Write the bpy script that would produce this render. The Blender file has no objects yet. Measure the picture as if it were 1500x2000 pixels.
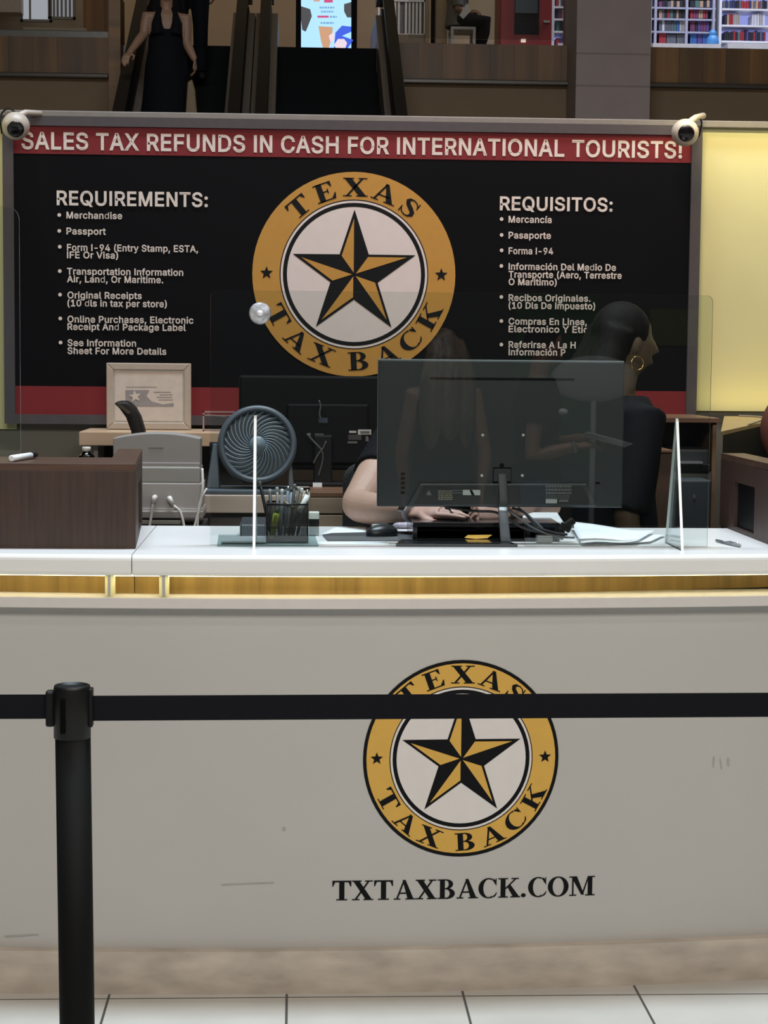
import bpy, bmesh, math, random
from mathutils import Vector, Matrix
random.seed(7)
PI = math.pi
SC = bpy.context.scene
COL = SC.collection

# ------------------------------------------------------------------ camera
FOC = 3600.0                     # focal length in pixels of the 1500 x 2000 frame
EYE = Vector((0, 0, 1.593))
_d = Vector(((580 - 750) / FOC, 300 / FOC, -1)).normalized()      # world +Y seen in camera axes
_u = Vector((0.005, 1, 0)); _u = (_u - _d * _u.dot(_d)).normalized()
_x = _d.cross(_u)
ROT = Matrix((_x, _d, _u))       # camera axes -> world axes
cd = bpy.data.cameras.new('camera'); cam = bpy.data.objects.new('camera', cd); COL.objects.link(cam)
cd.sensor_width = 36; cd.lens = 36 * FOC / 2000; cd.clip_start = 0.05; cd.clip_end = 200
cam.matrix_world = Matrix.Translation(EYE) @ ROT.to_4x4()
SC.camera = cam

def P(px, py, Y):
    """World point at depth plane Y seen at a pixel of the photograph."""
    r = ROT @ Vector(((px - 750) / FOC, -(py - 1000) / FOC, -1))
    return EYE + r * (Y / r.y)
def PZ(px, py, z):
    r = ROT @ Vector(((px - 750) / FOC, -(py - 1000) / FOC, -1))
    return EYE + r * ((z - EYE.z) / r.z)

# ------------------------------------------------------------------ world, lights, exposure
SC.view_settings.view_transform = 'Standard'
SC.view_settings.look = 'None'
SC.view_settings.gamma = 1
SC.view_settings.use_curve_mapping = False
SC.view_settings.exposure = 0.0
w = bpy.data.worlds.new('world'); SC.world = w; w.use_nodes = True
w.node_tree.nodes['Background'].inputs[0].default_value = (1.0, 0.74, 0.50, 1)
w.node_tree.nodes['Background'].inputs[1].default_value = 0.045
def area(name, loc, target, sx, sy, power, col, spread=180):
    l = bpy.data.lights.new(name, 'AREA'); l.shape = 'RECTANGLE'; l.size = sx; l.size_y = sy
    l.energy = power; l.color = col; l.spread = math.radians(spread)
    o = bpy.data.objects.new(name, l); COL.objects.link(o)
    o.location = loc; o.rotation_euler = (Vector(target) - Vector(loc)).to_track_quat('-Z', 'Y').to_euler()
    return o
area('skylight', (0.3, 5.35, 9.0), (0.3, 5.35, 0), 5.0, 1.0, 960, (0.74, 0.88, 1.0))
area('warm_front_fill', (0.4, -0.6, 4.6), (0.3, 4.6, 0.6), 5, 1.2, 235, (1.0, 0.95, 0.87))  # added frontal lamp standing in for the mall's warm ambient light
area('reflection_fill', (1.3, 1.6, 4.9), (1.1, -1.2, 1.2), 1.6, 0.8, 110, (1.0, 0.95, 0.88))  # added lamp that brightens the people mirrored in the guard
area('kiosk_downlight', (0.95, 5.6, 4.6), (0.9, 7.04, 2.4), 0.3, 0.3, 17, (1.0, 0.66, 0.52), 110)
area('panel_strip_top', (2.1, 6.82, 2.653), (2.1, 7.09, 1.95), 1.4, 0.03, 5.2, (1.0, 0.88, 0.45), 170)
area('panel_strip_base', (2.15, 7.0, 1.405), (2.15, 7.08, 1.7), 1.2, 0.015, 0.7, (1.0, 0.84, 0.32), 170)
area('panel_strip_left', (-1.75, 6.82, 2.653), (-1.75, 7.09, 1.95), 0.9, 0.03, 3.0, (1.0, 0.88, 0.45), 170)
area('bookshop_lights', (5.0, 20.4, 8.2), (4.9, 22, 5.4), 3.0, 0.6, 150, (0.72, 0.78, 1.0))
area('upper_floor_lights', (-1.0, 19.6, 8.5), (-1.0, 23, 4.8), 9.0, 0.8, 55, (1.0, 0.72, 0.42))

# ------------------------------------------------------------------ materials
MATS = {}
def hexc(r, g, b):
    f = lambda c: (c / 255 / 12.92) if c / 255 <= 0.04045 else ((c / 255 + 0.055) / 1.055) ** 2.4
    return (f(r), f(g), f(b))
def mat(name, col, rough=0.5, metal=0.0, var=0.06, scale=30, spec=0.5, bump=0.0, emis=None, estr=0.0, stretch=None, coat=0.0):
    if name in MATS: return MATS[name]
    m = bpy.data.materials.new(name); m.use_nodes = True; MATS[name] = m
    nt = m.node_tree; b = nt.nodes['Principled BSDF']
    b.inputs['Roughness'].default_value = rough; b.inputs['Metallic'].default_value = metal
    b.inputs['Specular IOR Level'].default_value = spec
    b.inputs['Coat Weight'].default_value = coat
    b.inputs['Base Color'].default_value = (*col, 1)
    if var or bump:
        tc = nt.nodes.new('ShaderNodeTexCoord'); mp = nt.nodes.new('ShaderNodeMapping')
        if stretch: mp.inputs['Scale'].default_value = stretch
        nz = nt.nodes.new('ShaderNodeTexNoise'); nz.inputs['Scale'].default_value = scale; nz.inputs['Detail'].default_value = 5
        nt.links.new(tc.outputs['Object'], mp.inputs[0]); nt.links.new(mp.outputs[0], nz.inputs['Vector'])
        cr = nt.nodes.new('ShaderNodeValToRGB')
        cr.color_ramp.elements[0].position = 0.3; cr.color_ramp.elements[1].position = 0.7
        cr.color_ramp.elements[0].color = (*[c * (1 - var) for c in col], 1)
        cr.color_ramp.elements[1].color = (*[min(1, c * (1 + var)) for c in col], 1)
        nt.links.new(nz.outputs['Fac'], cr.inputs[0]); nt.links.new(cr.outputs[0], b.inputs['Base Color'])
        if bump:
            bp = nt.nodes.new('ShaderNodeBump'); bp.inputs['Strength'].default_value = bump; bp.inputs['Distance'].default_value = 0.002
            nt.links.new(nz.outputs['Fac'], bp.inputs['Height']); nt.links.new(bp.outputs[0], b.inputs['Normal'])
    if emis:
        b.inputs['Emission Color'].default_value = (*emis, 1); b.inputs['Emission Strength'].default_value = estr
    return m
def wood(name, dark, light, axis='z', scale=14, rough=0.45, planks=0.0, contrast=1.0, coat=0.0):
    """Grained wood, grain along an axis; planks > 0 gives boards of that width side by side in X."""
    if name in MATS: return MATS[name]
    m = bpy.data.materials.new(name); m.use_nodes = True; MATS[name] = m
    nt = m.node_tree; b = nt.nodes['Principled BSDF']; b.inputs['Roughness'].default_value = rough
    b.inputs['Coat Weight'].default_value = coat
    tc = nt.nodes.new('ShaderNodeTexCoord'); mp = nt.nodes.new('ShaderNodeMapping')
    s = {'x': (0.06, 1, 1), 'y': (1, 0.06, 1), 'z': (1, 1, 0.06)}[axis]
    mp.inputs['Scale'].default_value = s
    nz = nt.nodes.new('ShaderNodeTexNoise'); nz.inputs['Scale'].default_value = scale; nz.inputs['Detail'].default_value = 6; nz.inputs['Distortion'].default_value = 0.4
    cr = nt.nodes.new('ShaderNodeValToRGB')
    cr.color_ramp.elements[0].position = 0.32; cr.color_ramp.elements[1].position = 0.68
    cr.color_ramp.elements[0].color = (*dark, 1); cr.color_ramp.elements[1].color = (*light, 1)
    nt.links.new(tc.outputs['Object'], mp.inputs[0]); nt.links.new(mp.outputs[0], nz.inputs['Vector']); nt.links.new(nz.outputs['Fac'], cr.inputs[0])
    out = cr.outputs[0]
    if planks:
        sx = nt.nodes.new('ShaderNodeSeparateXYZ'); nt.links.new(tc.outputs['Object'], sx.inputs[0])
        dv = nt.nodes.new('ShaderNodeMath'); dv.operation = 'DIVIDE'; dv.inputs[1].default_value = planks
        nt.links.new(sx.outputs['X'], dv.inputs[0])
        fl = nt.nodes.new('ShaderNodeMath'); fl.operation = 'FLOOR'; nt.links.new(dv.outputs[0], fl.inputs[0])
        wn = nt.nodes.new('ShaderNodeTexWhiteNoise'); wn.noise_dimensions = '1D'; nt.links.new(fl.outputs[0], wn.inputs['W'])
        mr = nt.nodes.new('ShaderNodeMapRange'); mr.inputs['To Min'].default_value = 0.62; mr.inputs['To Max'].default_value = 1.2
        nt.links.new(wn.outputs['Value'], mr.inputs['Value'])
        fr = nt.nodes.new('ShaderNodeMath'); fr.operation = 'FRACT'; nt.links.new(dv.outputs[0], fr.inputs[0])
        gt = nt.nodes.new('ShaderNodeMath'); gt.operation = 'GREATER_THAN'; gt.inputs[1].default_value = 0.035; nt.links.new(fr.outputs[0], gt.inputs[0])
        mx = nt.nodes.new('ShaderNodeMapRange'); mx.inputs['To Min'].default_value = 0.55; nt.links.new(gt.outputs[0], mx.inputs['Value'])
        ml = nt.nodes.new('ShaderNodeMath'); ml.operation = 'MULTIPLY'; nt.links.new(mr.outputs[0], ml.inputs[0]); nt.links.new(mx.outputs[0], ml.inputs[1])
        vm = nt.nodes.new('ShaderNodeVectorMath'); vm.operation = 'SCALE'; nt.links.new(out, vm.inputs[0]); nt.links.new(ml.outputs[0], vm.inputs['Scale'])
        out = vm.outputs[0]
    nt.links.new(out, b.inputs['Base Color'])
    return m
def clear(name, tint=(0.93, 0.96, 0.95), ior=1.5, gloss=1.0, rough=0.0):
    """Clear sheet: what lies behind it shows through, its surfaces mirror by Fresnel."""
    if name in MATS: return MATS[name]
    m = bpy.data.materials.new(name); m.use_nodes = True; MATS[name] = m
    nt = m.node_tree; nt.nodes.remove(nt.nodes['Principled BSDF']); o = nt.nodes['Material Output']
    t = nt.nodes.new('ShaderNodeBsdfTransparent'); t.inputs[0].default_value = (*tint, 1)
    g = nt.nodes.new('ShaderNodeBsdfGlossy'); g.inputs['Roughness'].default_value = rough
    f = nt.nodes.new('ShaderNodeFresnel'); f.inputs['IOR'].default_value = ior
    k = nt.nodes.new('ShaderNodeMath'); k.operation = 'MULTIPLY'; k.inputs[1].default_value = gloss
    mx = nt.nodes.new('ShaderNodeMixShader')
    nt.links.new(f.outputs[0], k.inputs[0]); nt.links.new(k.outputs[0], mx.inputs[0])
    nt.links.new(t.outputs[0], mx.inputs[1]); nt.links.new(g.outputs[0], mx.inputs[2]); nt.links.new(mx.outputs[0], o.inputs[0])
    return m

M_BLACK = mat('black plastic', (0.006, 0.006, 0.007), 0.4, spec=.25)
M_MATTE = mat('matt black', (0.004, 0.004, 0.005), 0.7, spec=.1)
M_DGREY = mat('dark grey plastic', (0.028, 0.031, 0.036), 0.45)
M_WHITE = mat('white plastic', (0.75, 0.74, 0.72), 0.4)
M_PAPER = mat('white paper', (0.82, 0.83, 0.85), 0.8)
M_SILVER = mat('brushed metal', (0.55, 0.55, 0.55), 0.3, 1.0)
M_CHROME = mat('polished metal', (0.7, 0.7, 0.72), 0.12, 1.0, var=0)
M_GOLD = mat('gold print', hexc(205, 160, 70), 0.6, var=0.03)
M_INK = mat('black print', (0.005, 0.005, 0.006), 0.55, var=0, spec=.12)
M_CLEAR = clear('clear acrylic')
M_GLASSY = clear('clear plate', (0.84, 0.90, 0.90), 1.4, .3)
M_EDGE = mat('bright acrylic edge', (0.82, 0.86, 0.88), 0.25, var=0)  # near-white colour stands in for light caught by the fin edges

# ------------------------------------------------------------------ mesh building
def rot_to(d):
    return Vector((0, 0, 1)).rotation_difference(Vector(d).normalized()).to_matrix()
class MB:
    def __init__(s): s.bm = bmesh.new(); s.mi = 0
    def face(s, pts):
        vs = [s.bm.verts.new(Vector(p)) for p in pts]
        try:
            f = s.bm.faces.new(vs); f.material_index = s.mi; return f
        except ValueError: return None
    def box(s, x0, y0, z0, x1, y1, z1, fn=None, n=1):
        """Axis box; n cuts it along X so that fn can bend it."""
        for i in range(n):
            a = x0 + (x1 - x0) * i / n; b = x0 + (x1 - x0) * (i + 1) / n
            c = [(a, y0, z0), (b, y0, z0), (b, y1, z0), (a, y1, z0), (a, y0, z1), (b, y0, z1), (b, y1, z1), (a, y1, z1)]
            if fn: c = [fn(*q) for q in c]
            q = [(0, 1, 5, 4), (3, 7, 6, 2), (0, 3, 2, 1), (4, 5, 6, 7)]
            if i == 0: q.append((0, 4, 7, 3))
            if i == n - 1: q.append((1, 2, 6, 5))
            vs = [s.bm.verts.new(p) for p in c]
            for k in q:
                f = s.bm.faces.new([vs[j] for j in k]); f.material_index = s.mi
        if n > 1: bmesh.ops.remove_doubles(s.bm, verts=s.bm.verts, dist=1e-5)
        return s
    def obox(s, c, size, rot=None):
        r = rot if rot is not None else Matrix.Identity(3); c = Vector(c); h = Vector(size) / 2
        vs = [s.bm.verts.new(c + r @ Vector((sx * h.x, sy * h.y, sz * h.z))) for sz in (-1, 1) for sy in (-1, 1) for sx in (-1, 1)]
        for k in [(0, 1, 5, 4), (2, 6, 7, 3), (0, 2, 3, 1), (4, 5, 7, 6), (0, 4, 6, 2), (1, 3, 7, 5)]:
            f = s.bm.faces.new([vs[j] for j in k]); f.material_index = s.mi
        return s
    def prism(s, pts, ext):
        """Polygon pts swept by the vector ext."""
        ext = Vector(ext); n = len(pts)
        a = [s.bm.verts.new(Vector(p)) for p in pts]; b = [s.bm.verts.new(Vector(p) + ext) for p in pts]
        for f in [a[::-1], b] + [[a[i], a[(i + 1) % n], b[(i + 1) % n], b[i]] for i in range(n)]:
            g = s.bm.faces.new(f); g.material_index = s.mi
        return s
    def ring_loft(s, rings, cap=True, closed=False):
        R = [[s.bm.verts.new(Vector(p)) for p in r] for r in rings]; n = len(R[0])
        pairs = list(zip(R, R[1:])) + ([(R[-1], R[0])] if closed else [])
        for a, b in pairs:
            for i in range(n):
                f = s.bm.faces.new([a[i], a[(i + 1) % n], b[(i + 1) % n], b[i]]); f.material_index = s.mi; f.smooth = True
        if cap and not closed:
            for r in (R[0][::-1], R[-1]):
                f = s.bm.faces.new(r); f.material_index = s.mi
        return s
    def tube(s, pts, rad, n=10, smooth=0, flat=1.0, up=None):
        pts = [Vector(p) for p in pts]
        rad = list(rad) if isinstance(rad, (list, tuple)) else [rad] * len(pts)
        if smooth:
            P2, R2 = [], []
            L = len(pts)
            for i in range(L - 1):
                p0, p1, p2, p3 = pts[max(i - 1, 0)], pts[i], pts[i + 1], pts[min(i + 2, L - 1)]
                for k in range(smooth):
                    t = k / smooth
                    P2.append(0.5 * ((2 * p1) + (p2 - p0) * t + (2 * p0 - 5 * p1 + 4 * p2 - p3) * t * t + (3 * p1 - p0 - 3 * p2 + p3) * t ** 3))
                    R2.append(rad[i] * (1 - t) + rad[i + 1] * t)
            P2.append(pts[-1]); R2.append(rad[-1]); pts, rad = P2, R2
        t = (pts[1] - pts[0]).normalized()
        u = Vector(up) if up else (Vector((0, 0, 1)) if abs(t.z) < 0.9 else Vector((1, 0, 0)))
        u = (u - t * u.dot(t)).normalized(); rings = []
        for i, p in enumerate(pts):
            a = pts[max(i - 1, 0)]; b = pts[min(i + 1, len(pts) - 1)]
            t = (b - a).normalized(); u = (u - t * u.dot(t)).normalized(); v = t.cross(u)
            rings.append([p + (u * math.sin(2 * PI * k / n) * flat + v * math.cos(2 * PI * k / n)) * rad[i] for k in range(n)])
        return s.ring_loft(rings)
    def cyl(s, p0, p1, r0, r1=None, n=24):
        return s.tube([p0, p1], [r0, r0 if r1 is None else r1], n)
    def lathe(s, prof, org, axis=(0, 0, 1), n=32):
        r = rot_to(axis); org = Vector(org)
        return s.ring_loft([[org + r @ Vector((q * math.cos(2 * PI * k / n), q * math.sin(2 * PI * k / n), h)) for k in range(n)] for q, h in prof])
    def ball(s, c, rad, n=16, rot=None):
        c = Vector(c); rad = Vector(rad if isinstance(rad, (tuple, list, Vector)) else (rad,) * 3); r = rot or Matrix.Identity(3)
        m = n // 2; rings = []
        for j in range(1, m):
            th = PI * j / m
            rings.append([c + r @ Vector((rad.x * math.sin(th) * math.cos(2 * PI * k / n), rad.y * math.sin(th) * math.sin(2 * PI * k / n), -rad.z * math.cos(th))) for k in range(n)])
        R = [[s.bm.verts.new(p) for p in q] for q in rings]
        lo = s.bm.verts.new(c + r @ Vector((0, 0, -rad.z))); hi = s.bm.verts.new(c + r @ Vector((0, 0, rad.z)))
        fs = []
        for a, b in zip(R, R[1:]):
            for i in range(n): fs.append([a[i], a[(i + 1) % n], b[(i + 1) % n], b[i]])
        for i in range(n):
            fs.append([lo, R[0][(i + 1) % n], R[0][i]]); fs.append([hi, R[-1][i], R[-1][(i + 1) % n]])
        for f in fs:
            g = s.bm.faces.new(f); g.material_index = s.mi; g.smooth = True
        return s
    def build(s, name, mats, parent=None, bevel=0.0, seg=2, smooth=False, remesh=0.0, relax=3):
        bm = s.bm
        bmesh.ops.recalc_face_normals(bm, faces=bm.faces)
        if bevel:
            es = [e for e in bm.edges if len(e.link_faces) == 2 and e.calc_face_angle(0) > 0.5]
            bmesh.ops.bevel(bm, geom=es, offset=bevel, segments=seg, affect='EDGES', profile=0.5, clamp_overlap=True)
        me = bpy.data.meshes.new(name); bm.to_mesh(me); bm.free()
        for m in (mats if isinstance(mats, (list, tuple)) else [mats]): me.materials.append(m)
        o = bpy.data.objects.new(name, me); COL.objects.link(o)
        if smooth:
            for p in me.polygons: p.use_smooth = True
        if remesh:
            rm = o.modifiers.new('fuse', 'REMESH'); rm.mode = 'VOXEL'; rm.voxel_size = remesh; rm.use_smooth_shade = True
            sm = o.modifiers.new('relax', 'SMOOTH'); sm.factor = 0.5; sm.iterations = relax
            bpy.context.view_layer.update()
            me2 = bpy.data.meshes.new_from_object(o.evaluated_get(bpy.context.evaluated_depsgraph_get()))
            o.modifiers.clear(); o.data = me2; me2.name = name
            if not me2.materials:
                for m in (mats if isinstance(mats, (list, tuple)) else [mats]): me2.materials.append(m)
            for p in me2.polygons: p.use_smooth = True; p.material_index = 0
        if parent is not None:
            o.parent = parent; o.matrix_parent_inverse = parent.matrix_world.inverted()
        return o
def tag(o, label, cat, group=None, kind=None):
    o['label'] = label; o['category'] = cat
    if group: o['group'] = group
    if kind: o['kind'] = kind
    return o
def thing(name, label, cat, loc, group=None):
    o = bpy.data.objects.new(name, None); COL.objects.link(o); o.empty_display_size = 0.05
    o.location = loc; o.matrix_world = Matrix.Translation(Vector(loc))
    return tag(o, label, cat, group)
def struct(o, label, cat):
    o['kind'] = 'structure'; o['label'] = label; o['category'] = cat
    return o
def dup(o, loc=None, label=None, parent=None):
    c = o.copy(); COL.objects.link(c)
    if parent is not None: c.parent = parent
    for ch in list(o.children): dup(ch, parent=c)
    if loc is not None: c.location = loc
    if label: c['label'] = label
    return c

# ------------------------------------------------------------------ lettering
# bold sans glyph outlines, in thousandths: advance, points, faces
GLYPHS = {
 ' ': (188, [], ''),
 '!': (196, [146,141,0,97,141,0,48,141,0,46,334,0,44,528,0,98,528,0,151,528,0,149,334,0,144,-5,1,123,-19,1,98,-24,1,73,-19,1,52,-5,1,38,16,1,33,41,1,38,66,1,52,87,1,73,101,1,98,106,1,123,101,1,144,87,1,158,66,1,163,41,1,158,16,1], '3,5,4 3,6,5 3,7,6 2,7,3 2,0,7 1,0,2 17,19,18 16,19,17 16,20,19 15,20,16 15,21,20 14,21,15 14,22,21 13,22,14 13,23,22 13,8,23 12,8,13 12,9,8 11,9,12 11,10,9'),
 '(': (273, [93,49,0,76,128,0,70,206,0,73,266,0,82,327,0,96,388,0,114,447,0,135,502,0,165,558,0,206,558,0,265,558,0,229,478,0,209,422,0,192,366,0,180,310,0,173,257,0,170,207,0,172,163,0,179,118,0,190,72,0,206,23,0,227,-30,0,265,-115,0,206,-115,0,165,-115,0,121,-29,0], '7,9,8 7,10,9 7,11,10 6,11,7 6,12,11 5,12,6 5,13,12 4,13,5 4,14,13 3,14,4 3,15,14 2,15,3 2,16,15 2,17,16 1,17,2 1,18,17 0,18,1 0,19,18 0,20,19 25,20,0 25,21,20 24,21,25 24,22,21 23,22,24'),
 ')': (273, [108,-115,0,67,-115,0,8,-115,0,47,-29,0,68,24,0,84,74,0,94,120,0,101,164,0,103,207,0,100,257,0,93,310,0,81,366,0,64,422,0,44,478,0,8,558,0,67,558,0,108,558,0,138,502,0,160,447,0,178,388,0,191,327,0,200,265,0,203,206,0,197,127,0,180,48,0,151,-30,0], '13,15,14 13,16,15 13,17,16 13,18,17 12,18,13 12,19,18 11,19,12 11,20,19 10,20,11 10,21,20 9,21,10 9,22,21 8,22,9 7,22,8 7,23,22 6,23,7 6,24,23 5,24,6 4,24,5 4,25,24 3,25,4 2,25,3 2,0,25 1,0,2'),
 ',': (188, [99,-138,0,61,-138,0,15,-138,0,34,-21,0,51,90,0,102,90,0,162,90,0,129,-29,0], '3,5,4 3,6,5 3,7,6 2,7,3 2,0,7 1,0,2'),
 '-': (453, [95,263,0,226,263,0,356,263,0,356,216,0,356,169,0,226,169,0,95,169,0,95,216,0], '7,1,0 7,2,1 7,3,2 6,3,7 6,4,3 5,4,6'),
 '.': (188, [141,-5,0,120,-19,0,95,-24,0,70,-19,0,49,-5,0,35,16,0,30,41,0,35,66,0,49,87,0,70,101,0,95,106,0,120,101,0,141,87,0,156,66,0,160,41,0,156,16,0], '9,11,10 9,12,11 8,12,9 7,12,8 7,13,12 6,13,7 6,14,13 6,15,14 5,15,6 5,0,15 4,0,5 4,1,0 3,1,4 2,1,3'),
 '0': (453, [335,9,0,285,-17,0,227,-26,0,168,-17,0,118,9,0,79,51,0,51,107,0,34,175,0,29,254,0,34,333,0,51,401,0,79,457,0,119,500,0,168,526,0,227,535,0,285,526,0,335,500,0,374,457,0,402,401,0,419,333,0,424,254,0,419,175,0,402,107,0,374,51,0,176,88,0,199,74,0,227,69,0,254,74,0,277,88,0,297,113,0,312,149,0,321,197,0,325,254,0,321,312,0,312,359,0,297,396,0,277,421,0,254,435,0,227,440,0,199,435,0,176,421,0,157,396,0,141,359,0,132,312,0,128,254,0,132,197,0,141,149,0,157,113,0], '13,15,14 12,15,13 12,16,15 11,16,12 11,17,16 10,39,11 39,38,11 38,17,11 38,37,17 37,18,17 36,18,37 10,40,39 10,41,40 35,18,36 9,41,10 35,19,18 9,42,41 34,19,35 33,19,34 9,43,42 8,43,9 33,20,19 32,20,33 8,44,43 7,44,8 32,21,20 7,45,44 31,21,32 7,46,45 30,21,31 6,46,7 30,22,21 6,47,46 29,22,30 28,22,29 6,24,47 28,23,22 5,24,6 27,23,28 5,25,24 5,26,25 26,23,27 5,23,26 5,0,23 4,0,5 4,1,0 3,1,4 3,2,1'),
 '1': (453, [410,-19,0,234,-19,0,57,-19,0,57,27,0,57,74,0,234,74,0,410,74,0,410,27,0,192,528,1,237,528,1,295,528,1,295,254,1,295,-19,1,244,-19,1,193,-19,1,193,224,1,193,429,1,211,429,1,216,429,1,159,388,1,67,320,1,67,392,1,67,436,1,131,483,1], '3,5,4 3,6,5 3,7,6 3,0,7 2,0,3 1,0,2 23,9,8 23,10,9 23,18,10 18,11,10 22,18,23 21,16,22 16,18,22 21,19,16 19,15,16 17,18,16 19,11,18 20,19,21 15,11,19 15,12,11 14,12,15 13,12,14'),
 '4': (453, [432,86,0,226,86,0,21,86,0,21,132,0,21,164,0,127,343,0,236,528,0,279,528,0,344,528,0,226,328,0,128,161,0,128,164,0,128,182,0,261,182,0,432,182,0,432,134,0,362,-19,1,312,-19,1,263,-19,1,263,61,1,263,121,1,263,134,1,263,146,1,263,232,1,263,337,1,312,337,1,362,337,1,362,159,1], '5,7,6 5,8,7 5,9,8 4,9,5 4,12,9 12,10,9 4,11,12 10,13,12 10,14,13 10,15,14 4,10,11 3,10,4 3,15,10 3,0,15 2,0,3 1,0,2 23,25,24 23,26,25 23,27,26 22,27,23 22,16,27 21,16,22 20,16,21 19,16,20 18,16,19 17,16,18'),
 '9': (453, [133,511,0,177,529,0,226,535,0,276,529,0,320,511,0,357,482,0,385,443,0,402,398,0,408,347,0,404,305,0,390,263,0,367,215,0,331,158,0,273,73,0,210,-19,0,165,-19,0,94,-19,0,200,135,0,292,267,0,304,267,0,341,267,0,314,222,0,300,207,0,283,194,0,264,184,0,242,178,0,218,176,0,170,181,0,128,197,0,93,224,0,66,260,0,50,303,0,44,352,0,50,401,0,68,446,0,96,483,0,269,430,0,249,438,0,226,441,0,204,438,0,184,430,0,168,416,0,155,398,0,147,377,0,144,352,0,147,326,0,155,304,0,168,287,0,184,274,0,204,265,0,226,263,0,249,265,0,269,274,0,285,287,0,298,304,0,306,325,0,308,350,0,306,376,0,297,398,0,285,416,0], '1,3,2 0,3,1 0,4,3 35,4,0 35,5,4 34,5,35 34,6,5 33,39,34 39,38,34 38,6,34 38,37,6 37,7,6 33,40,39 36,7,37 59,7,36 33,41,40 58,7,59 33,42,41 32,42,33 32,43,42 57,7,58 57,8,7 32,44,43 56,8,57 31,44,32 31,45,44 55,8,56 55,9,8 31,46,45 54,9,55 54,10,9 31,47,46 53,10,54 30,47,31 30,48,47 52,10,53 30,49,48 51,18,52 18,19,52 19,20,52 20,10,52 51,26,18 26,17,18 21,10,20 30,50,49 50,26,51 21,11,10 30,26,50 29,26,30 28,26,29 22,11,21 22,12,11 23,12,22 27,26,28 24,12,23 25,12,24 26,12,25 17,12,26 17,13,12 16,13,17 16,14,13 15,14,16'),
 ':': (188, [141,-5,0,120,-19,0,95,-24,0,70,-19,0,49,-5,0,35,16,0,30,41,0,35,66,0,49,87,0,70,101,0,95,106,0,120,101,0,141,87,0,156,66,0,160,41,0,156,16,0,141,270,1,120,256,1,95,251,1,70,256,1,49,270,1,35,291,1,30,316,1,35,341,1,49,362,1,70,377,1,95,381,1,120,377,1,141,362,1,156,341,1,160,316,1,156,291,1], '9,11,10 9,12,11 8,12,9 7,12,8 7,13,12 6,13,7 6,14,13 6,15,14 5,15,6 5,0,15 4,0,5 4,1,0 3,1,4 2,1,3 25,27,26 25,28,27 24,28,25 23,28,24 23,29,28 22,29,23 22,30,29 22,31,30 21,31,22 21,16,31 20,16,21 20,17,16 19,17,20 18,17,19'),
 'A': (480, [99,-19,0,51,-19,0,-11,-19,0,91,261,0,188,528,0,239,528,0,289,528,0,387,261,0,490,-19,0,429,-19,0,382,-19,0,323,145,0,269,296,0,258,328,0,246,366,0,231,414,0,207,497,0,239,497,0,271,497,0,246,413,0,231,365,0,219,327,0,208,296,0,156,145,0,389,123,1,240,123,1,91,123,1,91,170,1,91,218,1,240,218,1,389,218,1,389,170,1], '3,16,4 16,5,4 16,6,5 16,17,6 17,18,6 18,7,6 3,15,16 19,7,18 3,20,15 20,14,15 20,14,19 14,7,19 13,7,14 3,21,20 12,7,13 3,22,21 3,23,22 11,7,12 11,8,7 2,23,3 2,0,23 10,8,11 2,1,0 10,9,8 27,29,28 27,30,29 27,31,30 26,31,27 26,24,31 25,24,26'),
 'C': (510, [347,-13,0,308,-23,0,267,-26,0,200,-17,0,140,9,0,90,51,0,52,107,0,29,175,0,21,254,0,29,333,0,52,402,0,90,458,0,140,500,0,200,526,0,267,535,0,308,532,0,346,522,0,382,507,0,414,486,0,442,460,0,464,428,0,481,392,0,497,329,0,441,329,0,394,329,0,383,366,0,373,384,0,361,400,0,346,413,0,329,423,0,310,431,0,289,435,0,268,437,0,228,431,0,194,416,0,165,391,0,142,356,0,128,310,0,123,254,0,128,198,0,142,153,0,165,118,0,194,93,0,228,77,0,268,72,0,289,74,0,310,78,0,329,86,0,346,96,0,361,109,0,373,125,0,383,143,0,394,179,0,441,179,0,497,179,0,481,117,0,465,81,0,442,49,0,414,23,0,382,2,0], '13,15,14 13,16,15 12,16,13 12,17,16 12,18,17 11,18,12 11,19,18 11,20,19 10,33,11 33,32,11 32,20,11 31,20,32 30,20,31 10,34,33 29,20,30 29,21,20 28,21,29 10,35,34 27,21,28 9,35,10 26,21,27 26,22,21 9,36,35 25,22,26 24,22,25 9,37,36 8,37,9 23,22,24 8,38,37 8,39,38 7,39,8 7,40,39 51,53,52 51,54,53 51,55,54 6,40,7 6,41,40 50,55,51 49,55,50 6,42,41 49,56,55 48,56,49 5,42,6 47,56,48 5,43,42 46,56,47 46,57,56 45,57,46 5,44,43 44,57,45 5,57,44 4,57,5 4,58,57 4,59,58 3,59,4 3,0,59 3,1,0 2,1,3'),
 'D': (502, [360,14,0,295,-11,0,220,-19,0,157,-19,0,77,-19,0,77,29,0,77,76,0,155,76,0,214,76,0,267,82,0,308,97,0,339,123,0,362,157,0,375,202,0,380,255,0,375,309,0,362,352,0,340,387,0,310,412,0,270,427,0,220,433,0,157,433,0,74,433,0,74,480,0,74,528,0,159,528,0,226,528,0,299,520,0,362,495,0,413,454,0,451,400,0,473,333,0,481,255,0,473,177,0,450,110,0,412,55,0,41,528,1,92,528,1,144,528,1,144,254,1,144,-19,1,92,-19,1,41,-19,1,41,254,1], '23,25,24 23,26,25 23,27,26 23,28,27 23,29,28 22,29,23 22,21,29 21,20,29 20,19,29 19,30,29 18,30,19 17,30,18 17,31,30 16,31,17 15,31,16 15,32,31 14,32,15 14,33,32 13,33,14 12,33,13 12,34,33 11,34,12 10,34,11 10,35,34 9,35,10 8,35,9 5,7,6 5,8,7 5,35,8 5,0,35 4,0,5 4,1,0 4,2,1 3,2,4 43,37,36 43,38,37 43,39,38 42,39,43 42,40,39 41,40,42'),
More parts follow.
